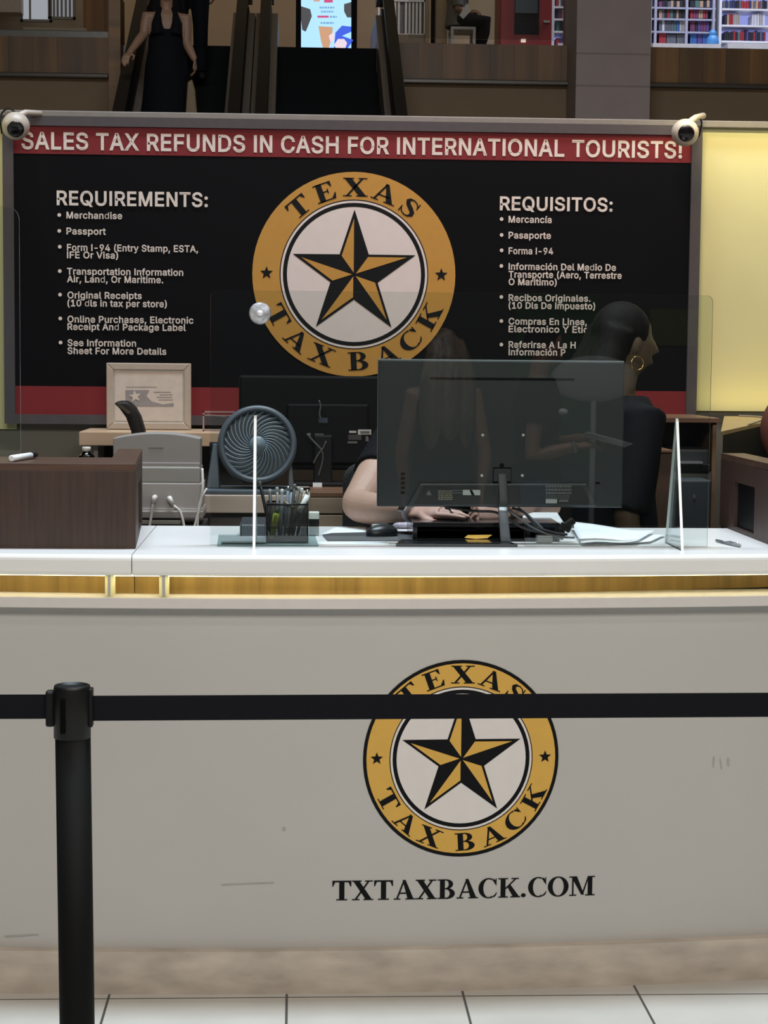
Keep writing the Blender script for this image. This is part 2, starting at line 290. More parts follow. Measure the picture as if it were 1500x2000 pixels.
 'E': (419, [394,-19,0,218,-19,0,41,-19,0,41,254,0,41,528,0,216,528,0,391,528,0,391,480,0,391,433,0,249,433,0,144,433,0,144,369,0,144,305,0,240,305,0,374,305,0,374,257,0,374,210,0,240,210,0,144,210,0,144,143,0,144,76,0,250,76,0,394,76,0,394,29,0], '3,10,4 10,5,4 10,6,5 10,7,6 10,8,7 3,11,10 9,8,10 3,12,11 3,13,12 3,14,13 3,15,14 3,16,15 2,18,3 18,16,3 2,19,18 17,16,18 2,20,19 2,21,20 2,22,21 2,23,22 2,0,23 1,0,2'),
 'F': (410, [144,-19,0,92,-19,0,41,-19,0,41,254,0,41,528,0,215,528,0,388,528,0,388,480,0,388,433,0,247,433,0,144,433,0,144,365,0,144,297,0,235,297,0,365,297,0,365,250,0,365,202,0,235,202,0,144,202,0,144,111,0], '3,10,4 10,5,4 10,6,5 10,7,6 10,8,7 3,11,10 9,8,10 3,12,11 3,13,12 3,14,13 3,15,14 2,18,3 18,15,3 18,16,15 2,19,18 17,16,18 2,0,19 1,0,2'),
 'H': (517, [144,-19,0,92,-19,0,41,-19,0,41,254,0,41,528,0,92,528,0,144,528,0,144,399,0,144,308,0,258,308,0,373,308,0,373,399,0,373,528,0,425,528,0,476,528,0,476,254,0,476,-19,0,425,-19,0,373,-19,0,373,116,0,373,213,0,258,213,0,144,213,0,144,116,0], '3,5,4 3,6,5 3,7,6 11,13,12 11,14,13 11,15,14 3,8,7 10,15,11 3,9,8 3,10,9 3,15,10 2,22,3 22,15,3 22,21,15 21,20,15 20,16,15 2,23,22 19,16,20 2,0,23 18,16,19 1,0,2 17,16,18'),
 'I': (300, [288,-19,0,150,-19,0,12,-19,0,12,29,0,12,76,0,75,76,0,99,76,0,99,254,0,99,433,0,75,433,0,12,433,0,12,480,0,12,528,0,150,528,0,288,528,0,288,480,0,288,433,0,226,433,0,202,433,0,202,254,0,202,76,0,226,76,0,288,76,0,288,29,0], '11,13,12 11,14,13 11,15,14 10,15,11 10,16,15 9,16,10 8,16,9 7,18,8 18,16,8 7,19,18 17,16,18 6,19,7 6,20,19 3,5,4 3,6,5 3,20,6 3,21,20 3,22,21 3,23,22 3,0,23 2,0,3 1,0,2'),
 'L': (393, [380,-19,0,211,-19,0,41,-19,0,41,254,0,41,528,0,92,528,0,144,528,0,144,283,0,144,76,0,243,76,0,380,76,0,380,29,0], '3,5,4 3,6,5 3,7,6 3,8,7 2,8,3 2,9,8 2,10,9 2,11,10 2,0,11 1,0,2'),
 'M': (628, [141,-20,0,91,-20,0,41,-20,0,41,254,0,41,528,0,106,528,0,165,528,0,233,355,0,295,194,0,300,181,0,306,165,0,312,147,0,318,129,0,324,109,0,330,89,0,336,71,0,348,29,0,314,29,0,281,29,0,294,71,0,299,88,0,305,107,0,311,127,0,318,146,0,324,164,0,329,181,0,334,194,0,396,355,0,463,528,0,522,528,0,587,528,0,587,254,0,587,-20,0,536,-20,0,485,-20,0,485,145,0,485,291,0,485,308,0,485,327,0,485,348,0,486,369,0,486,391,0,487,414,0,487,436,0,488,477,0,510,477,0,539,477,0,524,428,0,516,403,0,508,379,0,500,356,0,493,335,0,486,315,0,479,298,0,474,284,0,417,138,0,355,-20,0,314,-20,0,273,-20,0,210,138,0,152,284,0,147,298,0,141,314,0,134,334,0,127,355,0,119,377,0,111,401,0,102,426,0,84,477,0,115,477,0,138,477,0,139,438,0,140,416,0,140,394,0,140,372,0,141,350,0,141,329,0,141,309,0,141,291,0,141,145,0], '3,68,4 68,5,4 68,6,5 68,69,6 69,70,6 70,7,6 27,29,28 27,44,29 44,30,29 44,45,30 45,46,30 46,31,30 3,67,68 71,7,70 27,43,44 47,31,46 72,7,71 27,42,43 48,31,47 3,66,67 73,7,72 27,41,42 49,31,48 3,65,66 74,7,73 27,40,41 50,31,49 3,64,65 75,7,74 27,39,40 51,31,50 75,8,7 26,39,27 3,63,64 76,8,75 26,38,39 52,31,51 3,62,63 77,8,76 26,37,38 53,37,52 37,31,52 3,77,62 77,61,62 3,78,77 61,8,77 26,53,37 53,36,37 26,54,53 60,8,61 3,79,78 26,55,54 59,8,60 2,79,3 59,9,8 25,55,26 59,10,9 24,55,25 59,11,10 23,55,24 59,12,11 22,12,23 12,55,23 2,0,79 12,13,55 13,14,55 14,15,55 15,16,55 16,56,55 58,18,59 18,21,59 21,22,59 22,12,59 18,20,21 18,19,20 58,17,18 58,16,17 58,56,16 58,57,56 1,0,2'),
 'N': (523, [139,-14,0,93,-14,0,46,-14,0,46,254,0,46,523,0,98,523,0,144,523,0,251,353,0,355,190,0,364,176,0,375,158,0,387,137,0,400,113,0,413,88,0,435,44,0,411,40,0,392,38,0,388,80,0,387,108,0,386,133,0,385,157,0,385,178,0,385,195,0,385,352,0,385,523,0,431,523,0,477,523,0,477,254,0,477,-14,0,425,-14,0,379,-14,0,283,138,0,190,283,0,178,303,0,165,323,0,152,347,0,136,374,0,117,406,0,85,463,0,111,467,0,132,470,0,135,418,0,136,384,0,137,354,0,138,328,0,139,307,0,139,291,0,139,145,0], '3,38,4 38,5,4 38,6,5 38,40,6 40,7,6 23,25,24 23,26,25 23,27,26 38,39,40 41,7,40 3,37,38 42,7,41 3,36,37 43,7,42 3,43,36 43,35,36 3,44,43 35,7,43 35,8,7 22,27,23 34,8,35 3,45,44 33,8,34 3,46,45 32,8,33 3,47,46 31,8,32 2,47,3 22,28,27 21,28,22 31,9,8 20,28,21 31,10,9 31,11,10 19,11,20 11,28,20 2,0,47 30,19,31 19,11,31 12,28,11 30,18,19 13,28,12 30,17,18 14,28,13 30,16,17 15,28,14 16,28,15 30,29,16 29,28,16 1,0,2'),
 'O': (533, [394,9,0,334,-17,0,267,-26,0,200,-17,0,140,9,0,90,51,0,53,107,0,29,175,0,21,254,0,29,333,0,53,402,0,90,458,0,140,500,0,200,526,0,267,535,0,334,526,0,394,500,0,443,458,0,481,402,0,504,333,0,512,254,0,504,175,0,481,107,0,443,51,0,194,92,0,229,77,0,267,72,0,305,77,0,339,92,0,368,117,0,391,152,0,406,198,0,411,254,0,406,311,0,391,356,0,368,392,0,339,416,0,305,432,0,267,437,0,229,432,0,194,416,0,165,391,0,143,356,0,128,310,0,123,254,0,128,198,0,143,153,0,165,117,0], '13,15,14 12,15,13 12,16,15 11,16,12 11,17,16 10,39,11 39,38,11 38,17,11 38,37,17 37,18,17 36,18,37 10,40,39 35,18,36 10,41,40 9,41,10 35,19,18 34,19,35 9,42,41 33,19,34 9,43,42 8,43,9 33,20,19 32,20,33 8,44,43 31,20,32 8,45,44 31,21,20 7,45,8 7,46,45 30,21,31 30,22,21 6,46,7 6,47,46 29,22,30 6,24,47 28,22,29 28,23,22 5,24,6 5,25,24 27,23,28 5,26,25 26,23,27 5,23,26 5,0,23 4,0,5 4,1,0 3,1,4 3,2,1'),
 'P': (445, [144,-19,0,92,-19,0,41,-19,0,41,254,0,41,528,0,148,528,0,236,528,0,293,522,0,342,504,0,380,476,0,407,439,0,423,395,0,428,348,0,423,300,0,407,256,0,380,219,0,342,190,0,293,172,0,236,167,0,172,167,0,90,167,0,90,214,0,90,261,0,171,261,0,232,261,0,264,265,0,288,273,0,304,286,0,316,302,0,323,323,0,325,348,0,323,372,0,316,393,0,304,409,0,288,422,0,264,430,0,231,433,0,178,433,0,144,433,0,144,226,0], '3,5,4 3,38,5 38,6,5 38,7,6 38,8,7 38,9,8 38,10,9 38,37,10 37,36,10 36,35,10 35,11,10 3,22,38 22,39,38 34,11,35 33,11,34 32,11,33 32,12,11 31,12,32 30,12,31 29,12,30 29,13,12 28,13,29 27,13,28 27,14,13 26,14,27 25,14,26 24,14,25 3,21,22 39,23,22 39,24,23 39,14,24 39,15,14 2,21,3 0,19,39 19,15,39 19,16,15 2,20,21 19,17,16 19,18,17 2,19,20 2,0,19 1,0,2'),
 'Q': (533, [316,34,0,273,91,0,207,178,0,279,178,0,322,178,0,356,133,0,385,96,0,392,86,0,399,76,0,441,20,0,506,-67,0,435,-67,0,391,-67,0,358,-22,0,330,15,0,323,25,0,394,9,1,334,-17,1,267,-26,1,200,-17,1,140,9,1,90,51,1,53,107,1,29,175,1,21,254,1,29,333,1,53,402,1,90,458,1,140,500,1,200,526,1,267,535,1,334,526,1,394,500,1,443,458,1,481,402,1,504,333,1,512,254,1,504,175,1,481,107,1,443,51,1,194,92,1,229,77,1,267,72,1,305,77,1,339,92,1,368,117,1,391,152,1,406,198,1,411,254,1,406,311,1,391,356,1,368,392,1,339,416,1,305,432,1,267,437,1,229,432,1,194,416,1,165,391,1,143,356,1,128,310,1,123,254,1,128,198,1,143,153,1,165,117,1], '1,3,2 1,4,3 1,5,4 1,6,5 1,7,6 0,7,1 0,8,7 0,9,8 15,9,0 14,9,15 14,10,9 13,10,14 12,10,13 11,10,12 29,31,30 28,31,29 28,32,31 27,32,28 27,33,32 26,55,27 55,54,27 54,33,27 54,53,33 53,34,33 52,34,53 26,56,55 51,34,52 26,57,56 25,57,26 51,35,34 50,35,51 25,58,57 49,35,50 25,59,58 24,59,25 49,36,35 48,36,49 24,60,59 47,36,48 24,61,60 47,37,36 23,61,24 23,62,61 46,37,47 46,38,37 22,62,23 22,63,62 45,38,46 22,40,63 44,38,45 44,39,38 21,40,22 21,41,40 43,39,44 21,42,41 42,39,43 21,39,42 21,16,39 20,16,21 20,17,16 19,17,20 19,18,17'),
 'R': (449, [144,-19,0,92,-19,0,41,-19,0,41,254,0,41,528,0,148,528,0,237,528,0,294,522,0,342,506,0,380,478,0,407,442,0,423,400,0,428,352,0,423,305,0,407,262,0,380,227,0,341,200,0,293,184,0,237,179,0,166,179,0,77,179,0,77,226,0,77,274,0,165,274,0,233,274,0,266,277,0,289,284,0,306,295,0,317,310,0,324,329,0,326,352,0,324,376,0,317,396,0,306,411,0,289,422,0,265,430,0,232,433,0,179,433,0,144,433,0,144,226,0,460,-19,1,390,-19,1,342,-19,1,275,106,1,198,248,1,266,248,1,314,248,1,382,124,1], '3,5,4 3,38,5 38,6,5 38,7,6 38,8,7 38,9,8 38,10,9 38,37,10 37,36,10 36,35,10 35,11,10 3,22,38 22,39,38 34,11,35 33,11,34 32,11,33 32,12,11 31,12,32 30,12,31 29,12,30 29,13,12 28,13,29 27,13,28 27,14,13 26,14,27 25,14,26 24,14,25 3,21,22 39,23,22 39,24,23 39,14,24 39,15,14 2,21,3 39,16,15 2,20,21 0,19,39 19,16,39 19,17,16 19,18,17 2,19,20 2,0,19 1,0,2 43,45,44 43,46,45 43,47,46 43,40,47 42,41,43 41,40,43'),
 'S': (447, [331,-7,0,282,-23,0,224,-28,0,168,-23,0,120,-8,0,79,16,0,48,49,0,28,89,0,15,156,0,71,156,0,120,156,0,128,117,0,138,100,0,153,87,0,173,77,0,197,70,0,224,68,0,253,71,0,279,78,0,299,89,0,314,104,0,323,120,0,326,139,0,324,155,0,317,167,0,305,177,0,288,187,0,265,196,0,239,204,0,209,212,0,178,221,0,119,244,0,73,276,0,43,319,0,33,372,0,39,419,0,59,459,0,90,491,0,130,515,0,176,530,0,227,535,0,278,530,0,324,515,0,363,491,0,393,460,0,412,422,0,423,359,0,369,359,0,323,359,0,310,402,0,291,422,0,262,435,0,225,439,0,198,437,0,175,430,0,157,420,0,144,407,0,137,392,0,134,376,0,137,359,0,145,346,0,159,335,0,177,325,0,198,318,0,218,312,0,243,305,0,269,298,0,293,290,0,319,281,0,345,269,0,370,253,0,393,232,0,411,207,0,423,175,0,427,138,0,421,94,0,403,53,0,372,19,0], '39,41,40 38,41,39 38,42,41 37,42,38 37,43,42 36,43,37 36,44,43 36,45,44 35,53,36 53,52,36 52,45,36 51,45,52 35,54,53 50,45,51 35,55,54 49,45,50 49,46,45 35,56,55 34,56,35 34,57,56 48,46,49 34,58,57 34,59,58 33,59,34 33,60,59 47,46,48 33,61,60 33,62,61 33,63,62 32,63,33 32,64,63 32,65,64 32,66,65 32,67,66 32,68,67 32,69,68 31,69,32 31,70,69 31,71,70 30,71,31 30,72,71 29,72,30 28,72,29 28,73,72 27,73,28 26,73,27 25,73,26 24,73,25 24,74,73 23,74,24 7,9,8 7,10,9 7,11,10 22,74,23 21,74,22 21,75,74 20,75,21 7,12,11 19,75,20 7,13,12 19,76,75 6,13,7 18,76,19 6,14,13 17,76,18 6,15,14 16,76,17 6,16,15 6,76,16 6,77,76 5,77,6 5,0,77 4,0,5 4,1,0 3,1,4 3,2,1'),
 'T': (449, [174,433,0,112,433,0,13,433,0,13,480,0,13,528,0,224,528,0,436,528,0,436,480,0,436,433,0,337,433,0,276,433,0,276,226,0,276,-19,0,225,-19,0,174,-19,0,174,226,0], '3,5,4 3,6,5 3,7,6 2,7,3 2,8,7 1,8,2 0,8,1 15,10,0 10,8,0 15,11,10 9,8,10 14,11,15 14,12,11 13,12,14'),
 'U': (517, [372,-2,0,319,-21,0,259,-27,0,198,-21,0,145,-2,0,101,29,0,68,70,0,48,119,0,41,172,0,41,341,0,41,528,0,92,528,0,143,528,0,143,343,0,143,179,0,147,148,0,157,123,0,174,101,0,196,85,0,224,74,0,259,71,0,293,74,0,322,85,0,344,101,0,360,122,0,370,148,0,374,179,0,374,343,0,374,528,0,425,528,0,476,528,0,476,341,0,476,172,0,470,119,0,449,70,0,416,29,0], '9,11,10 9,12,11 9,13,12 27,29,28 27,30,29 27,31,30 9,14,13 26,31,27 26,32,31 8,14,9 8,15,14 25,32,26 7,15,8 25,33,32 7,16,15 24,33,25 7,17,16 23,33,24 6,17,7 23,34,33 6,18,17 22,34,23 6,19,18 21,34,22 20,34,21 6,20,19 6,34,20 6,35,34 5,35,6 5,0,35 4,0,5 4,1,0 3,1,4 3,2,1'),
 'V': (480, [291,-19,0,241,-19,0,191,-19,0,92,248,0,-11,528,0,50,528,0,98,528,0,156,364,0,210,213,0,221,182,0,233,143,0,248,95,0,273,12,0,241,12,0,209,12,0,234,96,0,249,144,0,261,182,0,272,212,0,324,364,0,381,528,0,429,528,0,490,528,0,388,248,0], '3,5,4 3,6,5 3,7,6 19,21,20 19,22,21 19,23,22 3,8,7 18,23,19 18,0,23 2,8,3 2,9,8 17,0,18 16,0,17 2,10,9 15,11,16 11,0,16 2,15,10 15,11,10 2,14,15 12,0,11 2,13,14 2,12,13 2,1,12 1,0,12'),
 'X': (474, [101,-19,0,55,-19,0,-18,-19,0,102,153,0,236,345,0,236,260,0,236,175,0,108,362,0,-7,528,0,67,528,0,114,528,0,157,465,0,194,411,0,208,390,0,220,371,0,230,355,0,240,338,0,250,321,0,275,273,0,238,273,0,201,273,0,226,321,0,235,338,0,245,355,0,256,371,0,268,390,0,283,411,0,320,465,0,364,528,0,410,528,0,483,528,0,368,363,0,240,178,0,240,263,0,240,348,0,373,154,0,492,-19,0,419,-19,0,372,-19,0,321,54,0,277,119,0,263,138,0,252,155,0,243,170,0,233,186,0,224,203,0,199,250,0,237,250,0,276,250,0,251,204,0,242,187,0,232,171,0,222,155,0,211,138,0,197,119,0,152,54,0], '7,9,8 7,10,9 7,11,10 27,29,28 27,30,29 27,31,30 26,31,27 7,12,11 25,31,26 7,13,12 24,31,25 7,14,13 23,31,24 7,15,14 23,18,31 18,48,31 48,32,31 6,46,7 46,20,7 20,15,7 20,4,15 4,16,15 22,16,23 16,17,23 17,18,23 33,16,34 16,35,34 3,20,4 20,21,4 21,22,4 22,5,4 22,33,16 33,48,16 48,35,16 5,19,22 19,33,22 3,46,20 46,19,20 46,5,19 5,33,19 33,18,19 33,48,18 5,47,33 47,32,33 46,44,5 44,6,5 3,6,46 6,45,46 44,47,46 44,32,47 32,50,47 50,48,47 50,49,48 32,35,48 6,44,45 51,6,50 6,32,50 43,32,44 6,43,32 43,35,32 3,51,6 51,43,6 3,52,51 42,35,43 3,53,52 41,35,42 41,36,35 2,53,3 2,54,53 40,36,41 39,36,40 2,55,54 38,36,39 2,1,55 1,0,55 37,36,38'),
 'Y': (472, [287,-19,0,236,-19,0,184,-19,0,184,104,0,184,203,0,94,348,0,-18,528,0,54,528,0,102,528,0,158,437,0,208,354,0,225,327,0,239,301,0,253,272,0,278,211,0,237,211,0,195,211,0,220,272,0,234,302,0,249,328,0,264,354,0,314,437,0,370,528,0,418,528,0,489,528,0,378,348,0,287,203,0,287,104,0], '5,7,6 5,8,7 5,9,8 21,23,22 21,24,23 21,25,24 5,10,9 20,25,21 5,11,10 19,25,20 4,11,5 19,26,25 18,12,19 12,26,19 4,18,11 18,12,11 4,17,18 13,26,12 4,16,17 14,26,13 4,15,16 4,14,15 4,26,14 3,26,4 3,27,26 2,27,3 2,0,27 1,0,2'),
 'a': (389, [222,-17,0,193,-25,0,160,-28,0,122,-24,0,86,-12,0,56,7,0,31,34,0,16,68,0,11,108,0,15,142,0,27,171,0,45,193,0,68,210,0,94,221,0,121,229,0,148,235,0,176,239,0,207,243,0,231,246,0,247,248,0,255,251,0,256,252,0,257,257,0,257,256,0,257,256,0,255,274,0,250,287,0,242,297,0,231,305,0,216,310,0,196,312,0,174,310,0,157,305,0,142,297,0,131,288,0,123,277,0,110,251,0,65,264,0,13,280,0,41,333,0,66,360,0,95,380,0,127,394,0,161,401,0,194,403,0,218,402,0,243,398,0,270,390,0,296,376,0,320,356,0,339,329,0,352,294,0,356,252,0,356,126,0,356,-19,0,307,-19,0,258,-19,0,258,26,0,258,33,0,274,33,0,283,33,0,279,27,0,265,11,0,246,-4,0,137,70,0,152,66,0,170,64,0,197,67,0,219,76,0,235,88,0,247,103,0,254,120,0,257,139,0,257,164,0,257,153,0,279,169,0,265,164,0,250,160,0,235,157,0,218,155,0,203,152,0,189,151,0,178,149,0,159,146,0,141,141,0,127,134,0,118,127,0,113,118,0,111,105,0,113,93,0,117,84,0,125,76,0], '43,45,44 43,46,45 42,46,43 42,47,46 41,47,42 41,48,47 40,48,41 40,49,48 39,49,40 39,50,49 38,31,39 31,50,39 31,30,50 30,29,50 29,51,50 38,32,31 28,51,29 27,51,28 38,33,32 26,51,27 38,34,33 26,52,51 38,35,34 25,52,26 37,35,38 37,36,35 24,22,25 22,52,25 21,23,22 24,52,22 23,52,24 21,52,23 21,53,52 20,53,21 19,53,20 18,53,19 17,53,18 16,53,17 15,75,16 75,53,16 14,75,15 13,75,14 12,75,13 11,75,12 10,75,11 9,75,10 9,73,75 73,76,75 74,53,75 9,77,73 77,72,73 74,76,73 77,74,76 9,78,77 72,74,77 9,79,78 9,80,79 72,53,74 9,81,80 9,82,81 9,83,82 9,84,83 8,84,9 8,85,84 71,53,72 8,86,85 8,87,86 71,54,53 70,54,71 8,88,87 7,88,8 7,89,88 69,54,70 7,90,89 68,60,69 60,54,69 7,91,90 7,64,91 67,60,68 7,65,64 6,65,7 66,60,67 6,66,65 6,60,66 5,58,6 58,60,6 5,57,58 59,60,58 61,54,60 62,54,61 5,63,57 63,56,57 63,54,62 4,63,5 4,0,63 56,54,63 3,0,4 3,1,0 55,54,56 2,1,3'),
 'b': (424, [324,0,0,280,-21,0,230,-27,0,194,-24,0,164,-13,0,141,2,0,123,19,0,111,35,0,108,40,0,115,40,0,131,40,0,131,29,0,131,-19,0,82,-19,0,34,-19,0,34,254,0,34,528,0,83,528,0,133,528,0,133,414,0,133,338,0,116,338,0,108,338,0,111,343,0,123,358,0,140,375,0,163,390,0,193,400,0,229,404,0,279,397,0,323,377,0,360,344,0,387,301,0,404,248,0,409,189,0,404,129,0,387,77,0,360,33,0,173,80,0,194,70,0,220,66,0,247,70,0,268,81,0,285,99,0,298,124,0,306,154,0,309,189,0,306,224,0,298,254,0,285,278,0,268,296,0,247,307,0,220,311,0,194,307,0,172,296,0,156,279,0,143,256,0,135,226,0,132,189,0,135,153,0,143,122,0,156,98,0], '15,17,16 15,18,17 15,19,18 15,24,19 24,20,19 27,29,28 26,29,27 26,30,29 25,30,26 25,31,30 24,31,25 15,23,24 20,31,24 20,32,31 15,22,23 15,21,22 15,20,21 15,53,20 53,52,20 52,32,20 51,32,52 15,54,53 50,32,51 50,33,32 15,55,54 49,33,50 15,56,55 48,33,49 15,57,56 14,57,15 47,33,48 47,34,33 14,58,57 46,34,47 14,59,58 45,34,46 45,35,34 44,35,45 14,60,59 44,36,35 43,36,44 14,61,60 42,36,43 14,8,61 8,38,61 41,36,42 8,39,38 41,37,36 40,37,41 8,40,39 8,10,40 10,37,40 14,7,8 9,10,8 11,37,10 14,6,7 11,0,37 12,5,11 5,0,11 14,5,6 14,12,5 12,4,5 12,3,4 13,12,14'),
 'c': (396, [266,-19,0,237,-25,0,207,-27,0,154,-21,0,107,0,0,68,33,0,39,77,0,21,129,0,15,187,0,21,247,0,39,300,0,68,343,0,107,376,0,154,397,0,207,404,0,237,401,0,265,395,0,292,385,0,316,372,0,337,354,0,355,333,0,370,309,0,387,264,0,337,251,0,291,239,0,280,268,0,275,278,0,267,288,0,258,295,0,248,302,0,236,307,0,223,310,0,208,311,0,179,307,0,157,295,0,139,276,0,126,251,0,118,221,0,115,187,0,118,154,0,126,124,0,139,100,0,157,81,0,179,70,0,208,66,0,223,67,0,237,70,0,249,75,0,259,81,0,268,89,0,276,99,0,282,110,0,292,140,0,338,128,0,388,116,0,371,70,0,357,45,0,339,24,0,317,6,0,293,-9,0], '13,15,14 13,16,15 12,16,13 12,17,16 12,18,17 11,18,12 11,19,18 11,20,19 10,20,11 10,32,20 32,21,20 10,33,32 31,21,32 30,21,31 30,22,21 29,22,30 10,34,33 28,22,29 9,34,10 27,22,28 9,35,34 26,22,27 25,22,26 9,36,35 24,22,25 24,23,22 9,37,36 8,37,9 8,38,37 8,39,38 7,39,8 7,40,39 51,53,52 6,40,7 51,54,53 6,41,40 51,55,54 50,55,51 6,42,41 49,55,50 48,55,49 6,43,42 47,55,48 5,43,6 46,55,47 46,56,55 45,56,46 5,44,43 44,56,45 5,56,44 5,57,56 4,57,5 4,58,57 4,59,58 3,59,4 3,0,59 3,1,0 2,1,3'),
 'd': (424, [195,-8,0,151,-2,0,111,16,0,79,45,0,55,84,0,39,133,0,34,189,0,39,245,0,55,293,0,79,332,0,112,361,0,151,378,0,196,384,0,228,381,0,253,373,0,272,360,0,287,346,0,298,331,0,306,319,0,308,319,0,311,319,0,311,414,0,311,509,0,341,509,0,372,509,0,372,254,0,372,0,0,342,0,0,313,0,0,313,29,0,313,59,0,310,59,0,307,59,0,298,46,0,287,31,0,272,17,0,252,4,0,227,-5,0,205,47,0,236,51,0,263,65,0,284,86,0,299,115,0,309,150,0,312,189,0,309,229,0,300,263,0,284,291,0,263,312,0,237,325,0,205,330,0,172,325,0,145,311,0,124,290,0,108,261,0,99,227,0,96,189,0,99,151,0,109,117,0,124,88,0,145,66,0,172,51,0], '21,23,22 21,24,23 21,25,24 20,25,21 11,13,12 11,14,13 10,14,11 10,15,14 9,15,10 9,16,15 9,17,16 8,51,9 51,50,9 50,17,9 50,18,17 49,18,50 48,18,49 8,52,51 48,19,18 48,20,19 48,25,20 47,25,48 8,53,52 7,53,8 46,25,47 7,54,53 45,25,46 7,55,54 45,26,25 6,55,7 44,26,45 6,56,55 6,57,56 43,26,44 5,57,6 5,58,57 42,26,43 4,58,5 4,59,58 41,30,42 30,26,42 4,60,59 40,30,41 3,60,4 3,61,60 39,32,40 32,30,40 39,33,32 31,30,32 29,26,30 3,38,61 38,33,39 3,33,38 3,34,33 2,34,3 2,35,34 28,26,29 2,36,35 1,36,2 1,37,36 27,26,28 0,37,1'),
 'e': (404, [290,-13,0,253,-24,0,212,-27,0,156,-21,0,107,0,0,67,33,0,38,76,0,21,128,0,15,187,0,21,246,0,38,298,0,66,342,0,105,376,0,152,397,0,205,404,0,239,401,0,272,392,0,304,377,0,333,355,0,357,325,0,375,289,0,386,245,0,390,195,0,390,182,0,390,150,0,223,150,0,56,150,0,56,195,0,56,240,0,206,240,0,401,240,0,334,196,0,293,169,0,288,234,0,280,261,0,268,282,0,252,298,0,231,308,0,205,311,0,179,308,0,157,297,0,139,282,0,126,261,0,118,237,0,115,210,0,115,194,0,115,178,0,118,143,0,128,115,0,142,93,0,161,78,0,184,69,0,213,65,0,231,67,0,247,71,0,261,77,0,272,86,0,281,98,0,295,128,0,340,117,0,391,104,0,370,54,0,349,26,0,322,4,0], '13,15,14 13,16,15 12,16,13 12,17,16 12,18,17 11,18,12 11,19,18 10,19,11 10,38,19 38,37,19 37,20,19 10,39,38 36,20,37 10,40,39 9,40,10 35,20,36 9,41,40 35,21,20 34,21,35 9,42,41 9,43,42 33,21,34 8,28,9 28,43,9 33,22,21 8,27,28 43,29,28 43,30,29 43,33,30 33,31,30 44,33,43 44,32,33 31,22,33 45,32,44 32,22,31 8,26,27 32,23,22 46,32,45 7,26,8 32,24,23 47,32,46 47,25,32 25,24,32 7,47,26 47,25,26 7,48,47 6,48,7 57,59,58 57,60,59 6,49,48 57,61,60 56,61,57 6,50,49 55,61,56 6,51,50 54,61,55 5,51,6 53,61,54 5,52,51 52,61,53 5,61,52 5,62,61 4,62,5 4,63,62 4,0,63 3,0,4 3,1,0 2,1,3'),
 'f': (254, [-13,398,0,117,398,0,247,398,0,247,353,0,247,308,0,117,308,0,-13,308,0,-13,353,0,161,-19,1,111,-19,1,62,-19,1,62,216,1,62,433,1,66,467,1,80,496,1,101,520,1,127,536,1,157,546,1,187,549,1,208,548,1,226,545,1,240,542,1,266,533,1,253,489,1,240,444,1,217,452,1,211,453,1,204,454,1,196,455,1,178,452,1,169,447,1,163,437,1,161,417,1,161,209,1], '7,1,0 7,2,1 7,3,2 6,3,7 6,4,3 5,4,6 17,19,18 17,20,19 16,20,17 16,21,20 16,22,21 15,22,16 15,23,22 14,23,15 13,23,14 13,27,23 27,26,23 26,25,23 25,24,23 12,29,13 29,28,13 28,27,13 12,30,29 12,31,30 12,32,31 11,32,12 11,33,32 10,33,11 10,8,33 9,8,10'),
 'g': (425, [298,-154,0,254,-166,0,207,-170,0,165,-167,0,128,-158,0,96,-143,0,70,-124,0,49,-102,0,24,-63,0,67,-38,0,107,-16,0,125,-41,0,135,-52,0,147,-62,0,162,-71,0,181,-76,0,206,-78,0,243,-73,0,270,-60,0,286,-39,0,292,-4,0,292,31,0,292,49,0,309,49,0,316,49,0,313,44,0,301,29,0,283,12,0,260,-2,0,231,-11,0,195,-14,0,147,-8,0,103,10,0,66,40,0,38,82,0,21,132,0,15,191,0,21,250,0,38,302,0,65,344,0,102,377,0,146,397,0,196,404,0,232,400,0,262,390,0,285,375,0,302,359,0,315,342,0,318,338,0,310,338,0,294,338,0,294,349,0,294,398,0,343,398,0,391,398,0,391,185,0,391,-10,0,385,-59,0,366,-101,0,336,-132,0,156,92,0,178,82,0,205,78,0,232,82,0,253,91,0,270,107,0,282,129,0,290,157,0,293,193,0,291,227,0,282,257,0,270,280,0,253,297,0,232,307,0,205,311,0,178,307,0,156,296,0,139,279,0,126,255,0,118,226,0,115,193,0,118,159,0,126,130,0,139,108,0], '41,43,42 41,44,43 51,46,52 46,53,52 46,54,53 46,47,54 47,48,54 48,55,54 40,44,41 40,45,44 39,45,40 39,46,45 39,51,46 39,50,51 38,50,39 38,49,50 38,48,49 38,74,48 74,73,48 73,72,48 72,55,48 38,75,74 38,76,75 37,76,38 71,55,72 37,77,76 70,55,71 37,78,77 69,55,70 37,79,78 36,79,37 68,55,69 36,80,79 67,55,68 36,81,80 35,81,36 67,56,55 35,82,81 66,56,67 34,82,35 34,83,82 65,56,66 34,60,83 64,24,65 24,56,65 34,61,60 63,24,64 34,62,61 33,62,34 62,24,63 33,22,62 22,24,62 33,21,22 23,24,22 25,56,24 26,56,25 32,21,33 32,27,21 27,20,21 27,56,26 32,28,27 20,56,27 31,28,32 31,29,28 19,56,20 30,29,31 19,57,56 9,11,10 8,11,9 18,57,19 8,12,11 8,13,12 18,58,57 17,58,18 8,14,13 7,14,8 7,15,14 16,58,17 7,16,15 7,58,16 7,59,58 6,59,7 5,59,6 5,0,59 4,0,5 4,1,0 3,1,4 3,2,1'),
